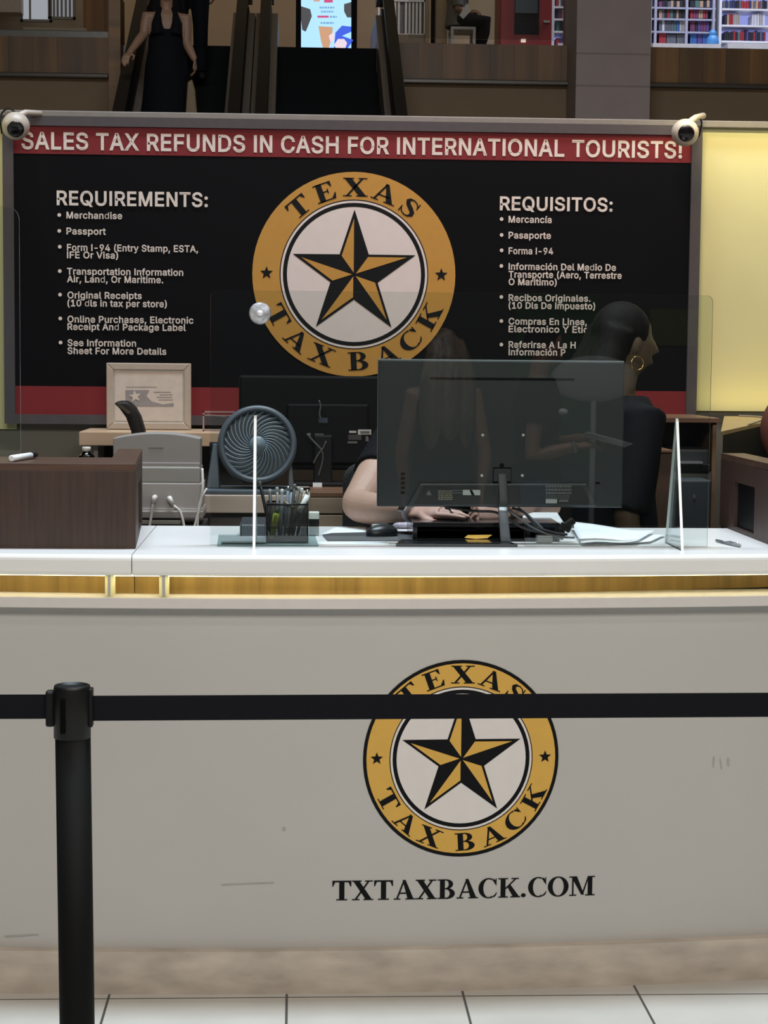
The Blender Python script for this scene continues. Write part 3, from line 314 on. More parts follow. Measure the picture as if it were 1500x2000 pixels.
 'h': (410, [143,274,0,135,253,0,133,226,0,133,113,0,133,-19,0,83,-19,0,34,-19,0,34,254,0,34,528,0,83,528,0,133,528,0,133,398,0,133,268,0,108,268,0,72,268,0,108,343,0,141,378,0,182,397,0,227,404,0,268,399,0,304,385,0,335,362,0,358,329,0,372,289,0,376,241,0,376,120,0,376,-19,0,327,-19,0,277,-19,0,277,118,0,277,234,0,272,268,0,259,291,0,238,305,0,209,310,0,189,308,0,170,301,0,155,289,0], '7,9,8 7,10,9 7,11,10 17,19,18 17,20,19 7,15,11 15,12,11 16,20,17 16,21,20 15,21,16 15,22,21 7,14,15 12,37,15 37,36,15 36,35,15 35,22,15 35,34,22 34,23,22 33,23,34 32,23,33 31,23,32 12,0,37 31,24,23 12,1,0 7,13,14 7,12,13 7,1,12 30,24,31 6,1,7 6,2,1 30,25,24 29,25,30 6,3,2 29,26,25 28,26,29 6,4,3 5,4,6 27,26,28'),
 'i': (167, [133,-19,0,83,-19,0,34,-19,0,34,190,0,34,398,0,83,398,0,133,398,0,133,190,0,127,441,1,107,428,1,84,424,1,60,428,1,40,441,1,27,460,1,22,483,1,27,507,1,40,526,1,60,539,1,84,543,1,107,539,1,127,526,1,141,507,1,146,483,1,141,460,1], '3,5,4 3,6,5 3,7,6 2,7,3 2,0,7 1,0,2 17,19,18 17,20,19 16,20,17 16,21,20 15,21,16 14,21,15 14,22,21 13,22,14 13,23,22 12,23,13 12,8,23 11,8,12 11,9,8 10,9,11'),
 'k': (381, [185,180,0,157,154,0,91,93,0,91,174,0,91,231,0,115,231,0,113,231,0,189,309,0,276,398,0,322,398,0,405,398,0,286,276,0,192,180,0,181,180,0,133,-19,1,83,-19,1,34,-19,1,34,254,1,34,528,1,83,528,1,133,528,1,133,254,1,411,-19,2,333,-19,2,285,-19,2,206,81,2,122,187,2,156,221,2,193,257,2,297,126,2], '7,9,8 7,10,9 7,11,10 6,11,7 6,5,11 5,12,11 3,5,4 3,13,5 13,12,5 3,0,13 3,1,0 2,1,3 17,19,18 17,20,19 17,21,20 16,21,17 16,14,21 15,14,16 27,29,28 26,29,27 25,29,26 25,22,29 24,22,25 23,22,24'),
 'l': (189, [164,-20,0,152,-21,0,138,-21,0,94,-15,0,60,7,0,40,41,0,34,83,0,34,297,0,34,528,0,83,528,0,133,528,0,133,304,0,133,99,0,134,80,0,136,74,0,138,72,0,147,71,0,153,71,0,158,71,0,162,72,0,184,77,0,194,32,0,203,-12,0,176,-18,0], '7,9,8 7,10,9 7,11,10 7,12,11 6,12,7 6,13,12 5,13,6 5,14,13 19,21,20 5,15,14 5,16,15 18,21,19 17,21,18 16,21,17 5,21,16 4,21,5 4,22,21 3,22,4 3,23,22 2,23,3 2,0,23 2,1,0'),
 'm': (610, [133,-19,0,83,-19,0,34,-19,0,34,190,0,34,398,0,82,398,0,131,398,0,131,337,0,131,276,0,110,276,0,80,276,0,101,332,0,118,358,0,139,379,0,164,393,0,191,402,0,220,405,0,264,398,0,300,375,0,326,340,0,347,276,0,317,276,0,285,276,0,305,329,0,323,356,0,346,377,0,373,392,0,404,402,0,437,405,0,473,401,0,506,389,0,535,367,0,557,338,0,571,300,0,576,256,0,576,128,0,576,-19,0,526,-19,0,477,-19,0,477,127,0,477,252,0,472,282,0,460,298,0,441,308,0,418,311,0,399,309,0,384,303,0,371,294,0,362,281,0,356,266,0,354,246,0,354,124,0,354,-19,0,305,-19,0,255,-19,0,255,130,0,255,258,0,251,281,0,240,297,0,222,307,0,199,311,0,182,309,0,167,303,0,153,293,0,142,280,0,135,262,0,133,237,0,133,119,0], '15,17,16 27,29,28 14,17,15 26,29,27 26,30,29 3,5,4 3,6,5 3,11,6 11,12,6 12,7,6 14,18,17 13,18,14 25,30,26 25,31,30 12,18,13 24,31,25 12,19,18 24,32,31 7,19,12 23,32,24 7,23,19 23,20,19 23,33,32 8,63,7 63,62,7 62,61,7 61,23,7 3,10,11 61,60,23 60,59,23 59,22,23 20,46,23 46,45,23 45,44,23 44,33,23 43,33,44 42,33,43 58,22,59 20,47,46 42,34,33 41,34,42 57,22,58 20,48,47 8,64,63 40,34,41 20,49,48 56,22,57 8,65,64 3,9,10 3,8,9 3,65,8 56,21,22 56,20,21 56,49,20 56,50,49 3,66,65 55,50,56 40,35,34 39,35,40 55,51,50 3,67,66 2,67,3 54,51,55 39,36,35 38,36,39 54,52,51 2,0,67 1,0,2 53,52,54 37,36,38'),
 'n': (410, [143,274,0,135,253,0,133,226,0,133,113,0,133,-19,0,83,-19,0,34,-19,0,34,190,0,34,398,0,82,398,0,131,398,0,131,333,0,131,268,0,107,268,0,72,268,0,108,343,0,141,378,0,182,397,0,227,404,0,268,399,0,304,385,0,335,362,0,358,329,0,372,289,0,376,241,0,376,120,0,376,-19,0,327,-19,0,277,-19,0,277,118,0,277,234,0,272,268,0,259,291,0,238,305,0,209,310,0,189,308,0,170,301,0,155,289,0], '17,19,18 17,20,19 7,9,8 7,10,9 7,15,10 15,11,10 16,20,17 16,21,20 15,21,16 15,22,21 7,14,15 11,22,15 12,37,11 37,36,11 36,35,11 35,22,11 35,34,22 34,23,22 33,23,34 32,23,33 31,23,32 12,0,37 31,24,23 12,1,0 7,13,14 7,12,13 7,1,12 30,24,31 7,2,1 30,25,24 29,25,30 7,3,2 6,3,7 29,26,25 28,26,29 6,4,3 5,4,6 27,26,28'),
 'o': (415, [309,0,0,261,-21,0,207,-27,0,154,-21,0,107,0,0,68,33,0,39,77,0,21,129,0,15,187,0,21,247,0,39,300,0,68,343,0,107,376,0,154,397,0,207,404,0,261,397,0,309,376,0,348,343,0,377,299,0,394,247,0,400,187,0,394,129,0,377,77,0,348,33,0,157,81,0,179,70,0,207,66,0,236,70,0,259,81,0,276,100,0,289,124,0,297,154,0,300,187,0,297,221,0,289,251,0,276,276,0,259,295,0,236,307,0,207,311,0,179,307,0,157,295,0,139,276,0,126,251,0,118,221,0,115,187,0,118,154,0,126,124,0,139,100,0], '13,15,14 13,16,15 12,16,13 12,17,16 11,17,12 11,18,17 10,38,11 38,18,11 10,39,38 37,18,38 10,40,39 36,18,37 9,40,10 36,19,18 9,41,40 35,19,36 9,42,41 34,19,35 9,43,42 33,19,34 8,43,9 33,20,19 8,44,43 32,20,33 8,45,44 31,20,32 31,21,20 7,45,8 30,21,31 7,46,45 30,22,21 6,46,7 29,22,30 6,47,46 28,22,29 6,24,47 27,22,28 6,25,24 27,23,22 5,25,6 26,23,27 5,26,25 5,23,26 4,23,5 4,0,23 3,0,4 3,1,0 2,1,3'),
 'p': (424, [133,-162,0,83,-162,0,34,-162,0,34,118,0,34,398,0,82,398,0,131,398,0,131,349,0,131,338,0,115,338,0,108,338,0,111,343,0,123,358,0,140,375,0,163,390,0,193,400,0,229,404,0,279,397,0,323,377,0,360,344,0,387,301,0,404,248,0,409,189,0,404,129,0,387,77,0,360,33,0,324,0,0,280,-21,0,230,-27,0,194,-24,0,164,-13,0,141,2,0,124,19,0,111,35,0,108,40,0,116,40,0,133,40,0,133,-42,0,173,80,0,194,70,0,220,66,0,247,70,0,268,81,0,285,99,0,298,124,0,306,154,0,309,189,0,306,224,0,298,254,0,285,278,0,268,296,0,247,307,0,220,311,0,194,307,0,172,296,0,156,279,0,143,256,0,135,226,0,132,189,0,135,153,0,143,122,0,156,98,0], '15,17,16 14,17,15 3,5,4 3,10,5 10,6,5 10,11,6 11,12,6 12,7,6 14,18,17 13,18,14 13,19,18 12,19,13 7,19,12 8,19,7 8,20,19 3,9,10 3,8,9 3,55,8 55,54,8 54,53,8 53,52,8 52,20,8 51,20,52 50,20,51 50,21,20 49,21,50 3,56,55 48,21,49 3,57,56 47,21,48 47,22,21 3,58,57 46,22,47 3,59,58 45,22,46 45,23,22 44,23,45 3,60,59 44,24,23 43,24,44 3,61,60 2,34,3 34,61,3 42,24,43 34,38,61 41,24,42 34,39,38 41,25,24 40,25,41 34,40,39 34,35,40 35,36,40 36,25,40 2,33,34 37,31,36 31,25,36 2,32,33 31,26,25 2,31,32 2,37,31 37,30,31 37,29,30 2,0,37 1,0,2'),
 'q': (424, [391,398,0,391,118,0,391,-162,0,341,-162,0,292,-162,0,292,-42,0,292,40,0,308,40,0,317,40,0,314,35,0,301,19,0,284,2,0,261,-13,0,231,-24,0,195,-27,0,145,-21,0,101,0,0,64,33,0,37,76,0,21,129,0,15,189,0,21,248,0,37,301,0,65,344,0,101,377,0,146,397,0,195,404,0,232,400,0,261,390,0,284,375,0,301,358,0,314,343,0,317,338,0,310,338,0,294,338,0,294,349,0,294,398,0,342,398,0,157,81,0,178,70,0,205,66,0,231,70,0,252,80,0,269,98,0,282,122,0,290,153,0,293,189,0,290,226,0,282,256,0,269,279,0,252,296,0,231,307,0,205,311,0,177,307,0,156,296,0,139,278,0,126,254,0,118,224,0,115,189,0,118,154,0,126,124,0,139,99,0], '25,27,26 25,28,27 35,30,36 30,37,36 30,0,37 30,31,0 31,32,0 32,1,0 24,28,25 24,29,28 23,29,24 23,30,29 23,35,30 23,34,35 22,34,23 22,33,34 22,32,33 22,52,32 52,51,32 51,50,32 50,49,32 49,1,32 22,53,52 22,54,53 21,54,22 21,55,54 48,1,49 21,56,55 47,1,48 21,57,56 20,57,21 46,1,47 20,58,57 45,1,46 20,59,58 19,59,20 19,60,59 44,1,45 18,60,19 18,61,60 43,1,44 43,8,1 8,2,1 18,38,61 42,8,43 18,39,38 41,8,42 17,39,18 17,40,39 40,8,41 17,6,40 6,8,40 17,11,6 11,5,6 7,8,6 9,2,8 10,2,9 16,11,17 11,2,10 16,12,11 5,2,11 15,12,16 15,13,12 14,13,15 4,2,5 3,2,4'),
 'r': (259, [133,-19,0,83,-19,0,34,-19,0,34,190,0,34,398,0,82,398,0,131,398,0,131,350,0,131,340,0,114,340,0,104,340,0,115,359,0,142,383,0,175,399,0,212,404,0,221,404,0,230,403,0,238,403,0,262,402,0,262,353,0,262,300,0,236,304,0,228,305,0,218,306,0,208,307,0,186,304,0,168,298,0,153,287,0,142,274,0,135,257,0,133,236,0,133,118,0], '13,15,14 13,16,15 13,17,16 13,18,17 13,19,18 12,19,13 3,5,4 3,6,5 3,10,6 10,11,6 11,7,6 11,19,12 7,19,11 7,20,19 8,20,7 3,9,10 3,8,9 3,27,8 27,26,8 26,25,8 25,24,8 24,23,8 23,22,8 22,21,8 21,20,8 3,28,27 3,29,28 3,30,29 3,31,30 2,31,3 2,0,31 1,0,2'),
 's': (365, [267,-11,0,227,-23,0,182,-27,0,142,-24,0,105,-14,0,73,2,0,47,25,0,28,55,0,11,108,0,61,119,0,105,128,0,121,90,0,135,76,0,155,68,0,181,65,0,212,68,0,233,78,0,245,90,0,249,103,0,247,113,0,241,122,0,228,130,0,207,137,0,176,144,0,144,152,0,95,169,0,58,195,0,35,230,0,28,274,0,33,310,0,49,343,0,75,369,0,107,388,0,145,400,0,187,404,0,227,400,0,261,390,0,290,374,0,314,351,0,331,325,0,350,276,0,300,265,0,257,255,0,242,287,0,230,301,0,213,310,0,187,313,0,162,310,0,142,301,0,131,290,0,128,277,0,130,266,0,137,258,0,151,249,0,177,241,0,205,235,0,235,228,0,283,211,0,320,185,0,343,149,0,350,107,0,345,69,0,328,36,0,302,9,0], '33,35,34 33,36,35 32,36,33 32,37,36 31,37,32 31,38,37 30,38,31 30,39,38 29,39,30 29,46,39 46,45,39 45,40,39 29,47,46 28,47,29 28,48,47 44,40,45 28,49,48 43,40,44 28,50,49 42,41,43 41,40,43 28,51,50 27,51,28 27,52,51 27,53,52 27,54,53 27,55,54 27,56,55 26,56,27 26,57,56 26,58,57 25,58,26 25,59,58 24,59,25 23,59,24 23,60,59 22,60,23 21,60,22 20,60,21 9,11,10 19,60,20 8,11,9 18,60,19 7,11,8 18,61,60 17,61,18 16,61,17 7,12,11 15,61,16 7,13,12 15,62,61 14,62,15 7,14,13 7,62,14 6,62,7 6,63,62 5,63,6 5,0,63 4,0,5 4,1,0 3,1,4 3,2,1'),
 't': (227, [-13,398,0,105,398,0,223,398,0,223,353,0,223,308,0,105,308,0,-13,308,0,-13,353,0,46,91,1,46,282,1,46,490,1,95,490,1,145,490,1,145,284,1,145,99,1,147,82,1,151,75,1,156,71,1,171,69,1,176,69,1,183,70,1,191,71,1,216,75,1,226,32,1,235,-12,1,207,-20,1,194,-22,1,181,-23,1,167,-23,1,118,-16,1,79,7,1,54,45,1], '7,1,0 7,2,1 7,3,2 6,3,7 6,4,3 5,4,6 9,11,10 9,12,11 9,13,12 9,14,13 8,14,9 8,15,14 31,15,8 31,16,15 21,23,22 31,17,16 20,23,21 31,18,17 19,23,20 18,23,19 31,23,18 30,23,31 30,24,23 29,24,30 29,25,24 28,25,29 28,26,25 28,27,26'),
 'u': (410, [268,1,0,228,-18,0,183,-24,0,142,-20,0,106,-6,0,75,17,0,52,50,0,38,91,0,34,138,0,34,259,0,34,398,0,83,398,0,133,398,0,133,262,0,133,145,0,138,111,0,151,88,0,172,74,0,201,69,0,221,72,0,240,79,0,255,90,0,266,106,0,274,127,0,277,154,0,277,266,0,277,398,0,327,398,0,376,398,0,376,190,0,376,-19,0,328,-19,0,279,-19,0,279,46,0,279,111,0,303,111,0,337,111,0,302,36,0], '9,11,10 9,12,11 9,13,12 25,27,26 25,28,27 25,29,28 24,29,25 9,14,13 8,14,9 24,36,29 36,30,29 23,36,24 8,15,14 7,15,8 22,34,23 34,36,23 7,16,15 22,33,34 35,36,34 37,30,36 21,33,22 6,16,7 20,33,21 6,17,16 19,33,20 6,18,17 18,33,19 6,33,18 5,33,6 5,0,33 0,32,33 0,30,37 4,0,5 4,1,0 32,30,0 3,1,4 3,2,1 31,30,32'),
 'x': (379, [102,-19,0,56,-19,0,-15,-19,0,80,120,0,191,280,0,190,194,0,190,110,0,84,264,0,-7,398,0,64,398,0,110,398,0,140,353,0,164,316,0,181,289,0,196,263,0,209,239,0,241,187,0,191,187,0,142,187,0,173,239,0,186,262,0,200,288,0,217,316,0,242,353,0,271,398,0,317,398,0,388,398,0,296,263,0,190,107,0,190,191,0,190,275,0,299,118,0,394,-19,0,322,-19,0,277,-19,0,243,32,0,215,75,0,198,102,0,183,127,0,170,150,0,139,201,0,189,201,0,238,201,0,207,150,0,195,127,0,181,102,0,164,75,0,136,32,0], '7,9,8 7,10,9 7,11,10 23,25,24 23,26,25 23,27,26 22,27,23 7,12,11 21,27,22 7,13,12 7,14,13 20,14,21 14,27,21 3,30,4 30,5,4 3,40,30 40,20,30 20,29,30 5,14,30 14,31,30 6,18,7 18,40,7 40,20,7 20,14,7 14,42,27 42,16,27 16,28,27 5,15,14 42,31,14 19,41,20 41,29,20 5,16,15 18,41,19 3,18,40 18,39,40 18,29,41 29,5,41 5,42,41 5,43,42 16,31,42 29,6,5 43,16,5 18,39,29 39,38,29 38,28,29 3,17,18 3,16,17 3,43,16 43,28,16 28,31,16 3,38,43 38,44,43 38,45,44 3,45,38 45,28,38 28,37,38 2,45,3 28,32,31 45,37,28 37,32,28 2,46,45 36,32,37 35,32,36 2,47,46 34,32,35 2,0,47 1,0,2 34,33,32'),
 'y': (389, [61,-162,0,50,-159,0,25,-151,0,36,-107,0,48,-64,0,70,-68,0,74,-69,0,89,-71,0,100,-70,0,108,-67,0,116,-61,0,124,-49,0,133,-29,0,139,-12,0,142,-2,0,72,182,0,-10,398,0,51,398,0,98,398,0,143,274,0,183,161,0,195,126,0,205,92,0,214,59,0,231,2,0,195,2,0,158,2,0,175,59,0,184,92,0,194,127,0,206,161,0,247,274,0,292,398,0,338,398,0,399,398,0,306,154,0,222,-65,0,208,-95,0,191,-119,0,171,-139,0,147,-153,0,121,-161,0,92,-164,0,76,-164,0], '15,17,16 15,18,17 15,19,18 31,33,32 31,34,33 31,35,34 30,35,31 15,20,19 14,20,15 14,29,20 29,21,20 29,35,30 29,21,35 21,22,35 22,24,35 24,36,35 14,28,29 14,27,28 23,24,22 14,26,27 14,25,26 14,24,25 14,36,24 13,36,14 12,36,13 11,36,12 10,36,11 9,36,10 3,5,4 9,37,36 8,37,9 3,6,5 3,7,6 7,37,8 3,37,7 3,38,37 2,38,3 2,39,38 2,40,39 1,40,2 1,41,40 0,41,1 0,42,41 43,42,0'),
 'í': (167, [133,-19,0,83,-19,0,34,-19,0,34,190,0,34,398,0,83,398,0,133,398,0,133,190,0,117,410,1,82,410,1,27,410,1,63,487,1,92,548,1,139,548,1,208,548,1,156,469,1], '3,5,4 3,6,5 3,7,6 2,7,3 2,0,7 1,0,2 11,13,12 11,14,13 11,15,14 10,15,11 10,8,15 9,8,10'),
 'ó': (415, [309,0,0,261,-21,0,207,-27,0,154,-21,0,107,0,0,68,33,0,39,77,0,21,129,0,15,187,0,21,247,0,39,300,0,68,343,0,107,376,0,154,397,0,207,404,0,261,397,0,309,376,0,348,343,0,377,299,0,394,247,0,400,187,0,394,129,0,377,77,0,348,33,0,157,81,0,179,70,0,207,66,0,236,70,0,259,81,0,276,100,0,289,124,0,297,154,0,300,187,0,297,221,0,289,251,0,276,276,0,259,295,0,236,307,0,207,311,0,179,307,0,157,295,0,139,276,0,126,251,0,118,221,0,115,187,0,118,154,0,126,124,0,139,100,0,241,410,1,206,410,1,151,410,1,187,487,1,216,548,1,263,548,1,332,548,1,280,469,1], '13,15,14 13,16,15 12,16,13 12,17,16 11,17,12 11,18,17 10,38,11 38,18,11 10,39,38 37,18,38 10,40,39 36,18,37 9,40,10 36,19,18 9,41,40 35,19,36 9,42,41 34,19,35 9,43,42 33,19,34 8,43,9 33,20,19 8,44,43 32,20,33 8,45,44 31,20,32 31,21,20 7,45,8 30,21,31 7,46,45 30,22,21 6,46,7 29,22,30 6,47,46 28,22,29 6,24,47 27,22,28 6,25,24 27,23,22 5,25,6 26,23,27 5,26,25 5,23,26 4,23,5 4,0,23 3,0,4 3,1,0 2,1,3 51,53,52 51,54,53 51,55,54 50,55,51 50,48,55 49,48,50'),
}
GLYPH_CAP = 547.0
def _polys(adv, polys):
    V, F, n = [], [], 0
    for p in polys:
        for q in p: V += [q[0], q[1], 0]
        F.append(','.join(str(n + k) for k in range(len(p)))); n += len(p)
    return adv, V, ' '.join(F)
_r = lambda x0, x1: [(x0, -19), (x1, -19), (x1, 528), (x0, 528)]
GLYPHS['I'] = _polys(185, [_r(42, 147)])
GLYPHS['N'] = _polys(500, [_r(42, 142), _r(362, 462), [(42, 528), (150, 528), (462, -19), (354, -19)]])
GLYPHS['M'] = _polys(598, [_r(42, 138), _r(464, 560), [(42, 528), (172, 528), (346, -19), (256, -19)], [(560, 528), (430, 528), (256, -19), (346, -19)]])
def put_text(mb, body, fn, wid, cap, bold=0.0):
    """Add text to mb: fn(u, v, lift) gives the point u along and v up from the baseline start."""
    x = 0; items = []
    for ch in body:
        w_, V, F = GLYPHS[ch]; items.append((x, V, F)); x += w_ + 22
    lo = min(o + q for o, V, F in items for q in V[0::3]); hi = max(o + q for o, V, F in items for q in V[0::3])
    sx = wid / (hi - lo); sy = cap / GLYPH_CAP
    n = 0
    for o, V, F in items:
        for p in F.split():
            n += 1; q = [int(w_) for w_ in p.split(',')]
            f = mb.face([fn((o + V[3 * k] - lo) * sx, (V[3 * k + 1] + 19) * sy, (n % 30) * .00004) for k in q])
def R4(x0, y0, x1, y1): return [(x0, y0), (x1, y0), (x1, y1), (x0, y1)]
def ARC(cx, cy, rx, ry, qx, qy, a0, a1, n=10):
    out = []
    for i in range(n):
        a = math.radians(a0 + (a1 - a0) * i / n); b = math.radians(a0 + (a1 - a0) * (i + 1) / n)
        out.append([(cx + rx * math.cos(a), cy + ry * math.sin(a)), (cx + rx * math.cos(b), cy + ry * math.sin(b)),
                    (cx + qx * math.cos(b), cy + qy * math.sin(b)), (cx + qx * math.cos(a), cy + qy * math.sin(a))])
    return out
def STROKE(pts, ws):
    out = []; n = len(pts); L = []
    for i in range(n):
        a = pts[max(i - 1, 0)]; b = pts[min(i + 1, n - 1)]
        dx, dy = b[0] - a[0], b[1] - a[1]; l = math.hypot(dx, dy); h = ws[i] / 2
        L.append(((pts[i][0] - dy / l * h, pts[i][1] + dx / l * h), (pts[i][0] + dy / l * h, pts[i][1] - dx / l * h)))
    return [[L[i][0], L[i + 1][0], L[i + 1][1], L[i][1]] for i in range(n - 1)]
SERIF = {
 'T': (0.80, [R4(0, .92, .8, 1), [(0, .92), (0, .7), (.035, .7), (.12, .92)], [(.8, .92), (.8, .7), (.765, .7), (.68, .92)], R4(.29, .04, .51, .93), R4(.17, 0, .63, .06)]),
 'E': (0.74, [R4(.1, 0, .31, 1), R4(.0, .93, .66, 1), R4(.0, 0, .7, .07), R4(.3, .47, .5, .54), R4(.46, .37, .5, .64), [(.66, .94), (.66, .7), (.625, .7), (.53, .94)], [(.70, .06), (.74, .32), (.70, .32), (.55, .06)]]),
 'X': (0.90, [[(.05, .97), (.31, .97), (.84, .03), (.58, .03)], [(.66, .97), (.75, .97), (.19, .03), (.10, .03)], R4(0, .94, .40, 1), R4(.55, .94, .88, 1), R4(0, 0, .32, .06), R4(.48, 0, .90, .06)]),
 'A': (0.90, [[(.37, 1), (.50, 1), (.84, .04), (.59, .04)], [(.40, .97), (.45, .90), (.18, .04), (.10, .04)], R4(.22, .29, .66, .36), R4(0, 0, .29, .06), R4(.5, 0, .92, .06)]),
 'B': (0.78, [R4(.1, 0, .31, 1), R4(.0, .94, .36, 1), R4(.0, 0, .38, .06), R4(.3, .49, .38, .55)] + ARC(.36, .75, .30, .25, .11, .19, -90, 90) + ARC(.37, .27, .37, .28, .15, .21, -90, 90)),
 'C': (0.82, ARC(.44, .5, .44, .52, .23, .46, 65, 300, 18) + STROKE([(.62, .95), (.70, .86), (.73, .72)], [.10, .10, .07]) + STROKE([(.64, .06), (.72, .14), (.79, .28)], [.07, .07, .03]) + [R4(.735, .64, .775, 1)]),
 'K': (0.90, [R4(.1, 0, .31, 1), R4(.0, .94, .42, 1), R4(.0, 0, .42, .06), [(.30, .40), (.30, .50), (.70, .96), (.79, .96)], [(.38, .56), (.52, .66), (.90, .04), (.63, .04)], R4(.56, .94, .88, 1), R4(.52, 0, .95, .06)]),
 'S': (0.64, STROKE([(.54, .78), (.44, .93), (.3, .965), (.17, .9), (.12, .76), (.2, .62), (.34, .52), (.48, .4), (.52, .24), (.43, .08), (.3, .03), (.15, .09), (.06, .25)], [.05, .06, .07, .11, .16, .20, .22, .20, .15, .08, .07, .06, .05]) + [R4(.53, .66, .575, 1), R4(.03, .0, .075, .36)]),
 'O': (0.90, ARC(.45, .5, .45, .52, .24, .46, 0, 360, 28)),
 'M': (1.10, [R4(.12, .03, .19, .97), R4(.80, .03, 1.0, .97), [(.08, 1), (.33, 1), (.65, .05), (.52, .05)], [(.53, .05), (.60, .05), (.86, 1), (.80, 1)], R4(0, 0, .31, .06), R4(.69, 0, 1.11, .06), R4(.0, .94, .2, 1), R4(.84, .94, 1.11, 1)]),
 '.': (0.32, ARC(.15, .1, .105, .105, .001, .001, 0, 360, 14)),
}
def put_serif(mb, s, fn, wid, cap, gap=0.05):
    tot = sum(SERIF[c][0] for c in s) + gap * (len(s) - 1); sx = wid / tot; x = 0
    for c in s:
        for poly in SERIF[c][1]: mb.face([fn((x + u) * sx, v * cap) for u, v in poly])
        x += SERIF[c][0] + gap

def emblem(parent, fn, R, outline, gold=None, white='seal white'):
    """Round seal: fn(u, v, lift) maps seal coordinates to the surface. Parts: ring, disc, star, lettering."""
    def disc(mb, r0, r1, lift, n=72, k=1):
        for j in range(k):
            a0 = r0 + (r1 - r0) * j / k; a1 = r0 + (r1 - r0) * (j + 1) / k
            for i in range(n):
                a, b = 2 * PI * i / n, 2 * PI * (i + 1) / n
                q = [fn(a1 * math.cos(a), a1 * math.sin(a), lift), fn(a1 * math.cos(b), a1 * math.sin(b), lift)]
                q += [fn(a0 * math.cos(b), a0 * math.sin(b), lift), fn(a0 * math.cos(a), a0 * math.sin(a), lift)] if a0 > 0 else [fn(0, 0, lift)]
                mb.face(q)
    root = thing('emblem', '', '', fn(0, 0, 0)); del root['label'], root['category']
    root.parent = parent; root.matrix_parent_inverse = parent.matrix_world.inverted()
    g = MB()
    disc(g, 0.73 * R, (0.965 if outline else 1.0) * R, 0.0012)
    gold = gold or M_GOLD; g.build('gold_ring', gold, root)
    k = MB()
    if outline: disc(k, 0.965 * R, R, 0.0012)
    disc(k, 0.722 * R, 0.732 * R, 0.0016); disc(k, 0.66 * R, 0.70 * R, 0.0016)
    k.build('outline', M_INK, root)
    d = MB(); disc(d, 0.70 * R, 0.722 * R, 0.0013); disc(d, 0, 0.66 * R, 0.0013, k=4)
    d.build('white_disc', MATS[white], root)
    st = MB(); ro = 0.635 * R; ri = ro * 0.385
    pts = []
    for i in range(10):
        a = PI / 2 - i * PI / 5; r = ro if i % 2 == 0 else ri
        pts.append((r * math.cos(a), r * math.sin(a)))
    for i in range(10):
        a, b = pts[i], pts[(i + 1) % 10]; st.face([fn(0, 0, .0024), fn(*a, .0024), fn(*b, .0024)])
    st.build('star', M_INK, root)
    sg = MB()
    for i in range(5):
        tip = Vector(pts[2 * i]); inn = Vector(pts[(2 * i - 1) % 10]); o = Vector((0, 0)); c = (tip + inn + o) / 3
        tri = []
        nrm = [(o, tip), (tip, inn), (inn, o)]
        def off(a, b, dd):
            e = (b - a).normalized(); nn = Vector((-e.y, e.x))
            if (c - a).dot(nn) < 0: nn = -nn
            return a + nn * dd, e
        L = [off(o, tip, 0.004 * R), off(tip, inn, 0.024 * R), off(inn, o, 0.008 * R)]
        for (p, e), (q, f) in ((L[2], L[0]), (L[0], L[1]), (L[1], L[2])):
            den = e.x * f.y - e.y * f.x; t = ((q.x - p.x) * f.y - (q.y - p.y) * f.x) / den
            tri.append(p + e * t)
        sg.face([fn(v.x, v.y, .0034) for v in tri])
    sg.build('star_facets', gold, root)
    lt = MB()
    h = 0.180 * R; r0 = 0.762 * R
    for ch, ang in zip('TEXAS', (-40, -20, 0.5, 20.5, 39.5)):
        wd, polys = SERIF[ch]; t = math.radians(ang)
        for poly in polys:
            q = []
            for u, v in poly:
                x = (u - wd / 2) * h * 1.5; r = r0 + v * h
                q.append(fn(x * math.cos(t) + r * math.sin(t), -x * math.sin(t) + r * math.cos(t), .0024))
            lt.face(q)
    r1 = 0.938 * R
    for ch, ang in zip('TAXBACK', (-61, -41, -21.5, 3.5, 22.5, 41.5, 61.5)):
        wd, polys = SERIF[ch]; t = math.radians(ang)
        for poly in polys:
            q = []
            for u, v in poly:
                x = (u - wd / 2) * h * 1.5; r = r1 - v * h
                q.append(fn(x * math.cos(t) + r * math.sin(t), x * math.sin(t) - r * math.cos(t), .0024))
            lt.face(q)
    for sx in (-1, 1):
        pp = []
        for i in range(10):
            a = PI / 2 - i * PI / 5; r = (0.066 if i % 2 == 0 else 0.028) * R
            pp.append((sx * 0.86 * R + r * math.cos(a), 0.008 * R + r * math.sin(a)))
        for i in range(10): lt.face([fn(sx * .86 * R, .008 * R, .0024), fn(*pp[i], .0024), fn(*pp[(i + 1) % 10], .0024)])
    lt.build('lettering', M_INK, root)
    return root
mat('seal white', (0.66, 0.62, 0.60), 0.6, var=0.02, spec=.2)
mat('banner seal white', (0.58, 0.50, 0.47), 0.6, var=0.02, spec=.2); mat('banner gold', hexc(172, 126, 58), .6, var=.03, spec=.2)  # the banner's warm, weaker light is put into these two colours
# ------------------------------------------------------------------ setting: floor, kiosk wall, mall behind
def bend(x, y, z, k=0.05, xc=-0.08): return (x, y + k * (x - xc) ** 2, z)
CT = 1.108                                   # counter top height
BT = 1.324                                   # top of the brown boxes

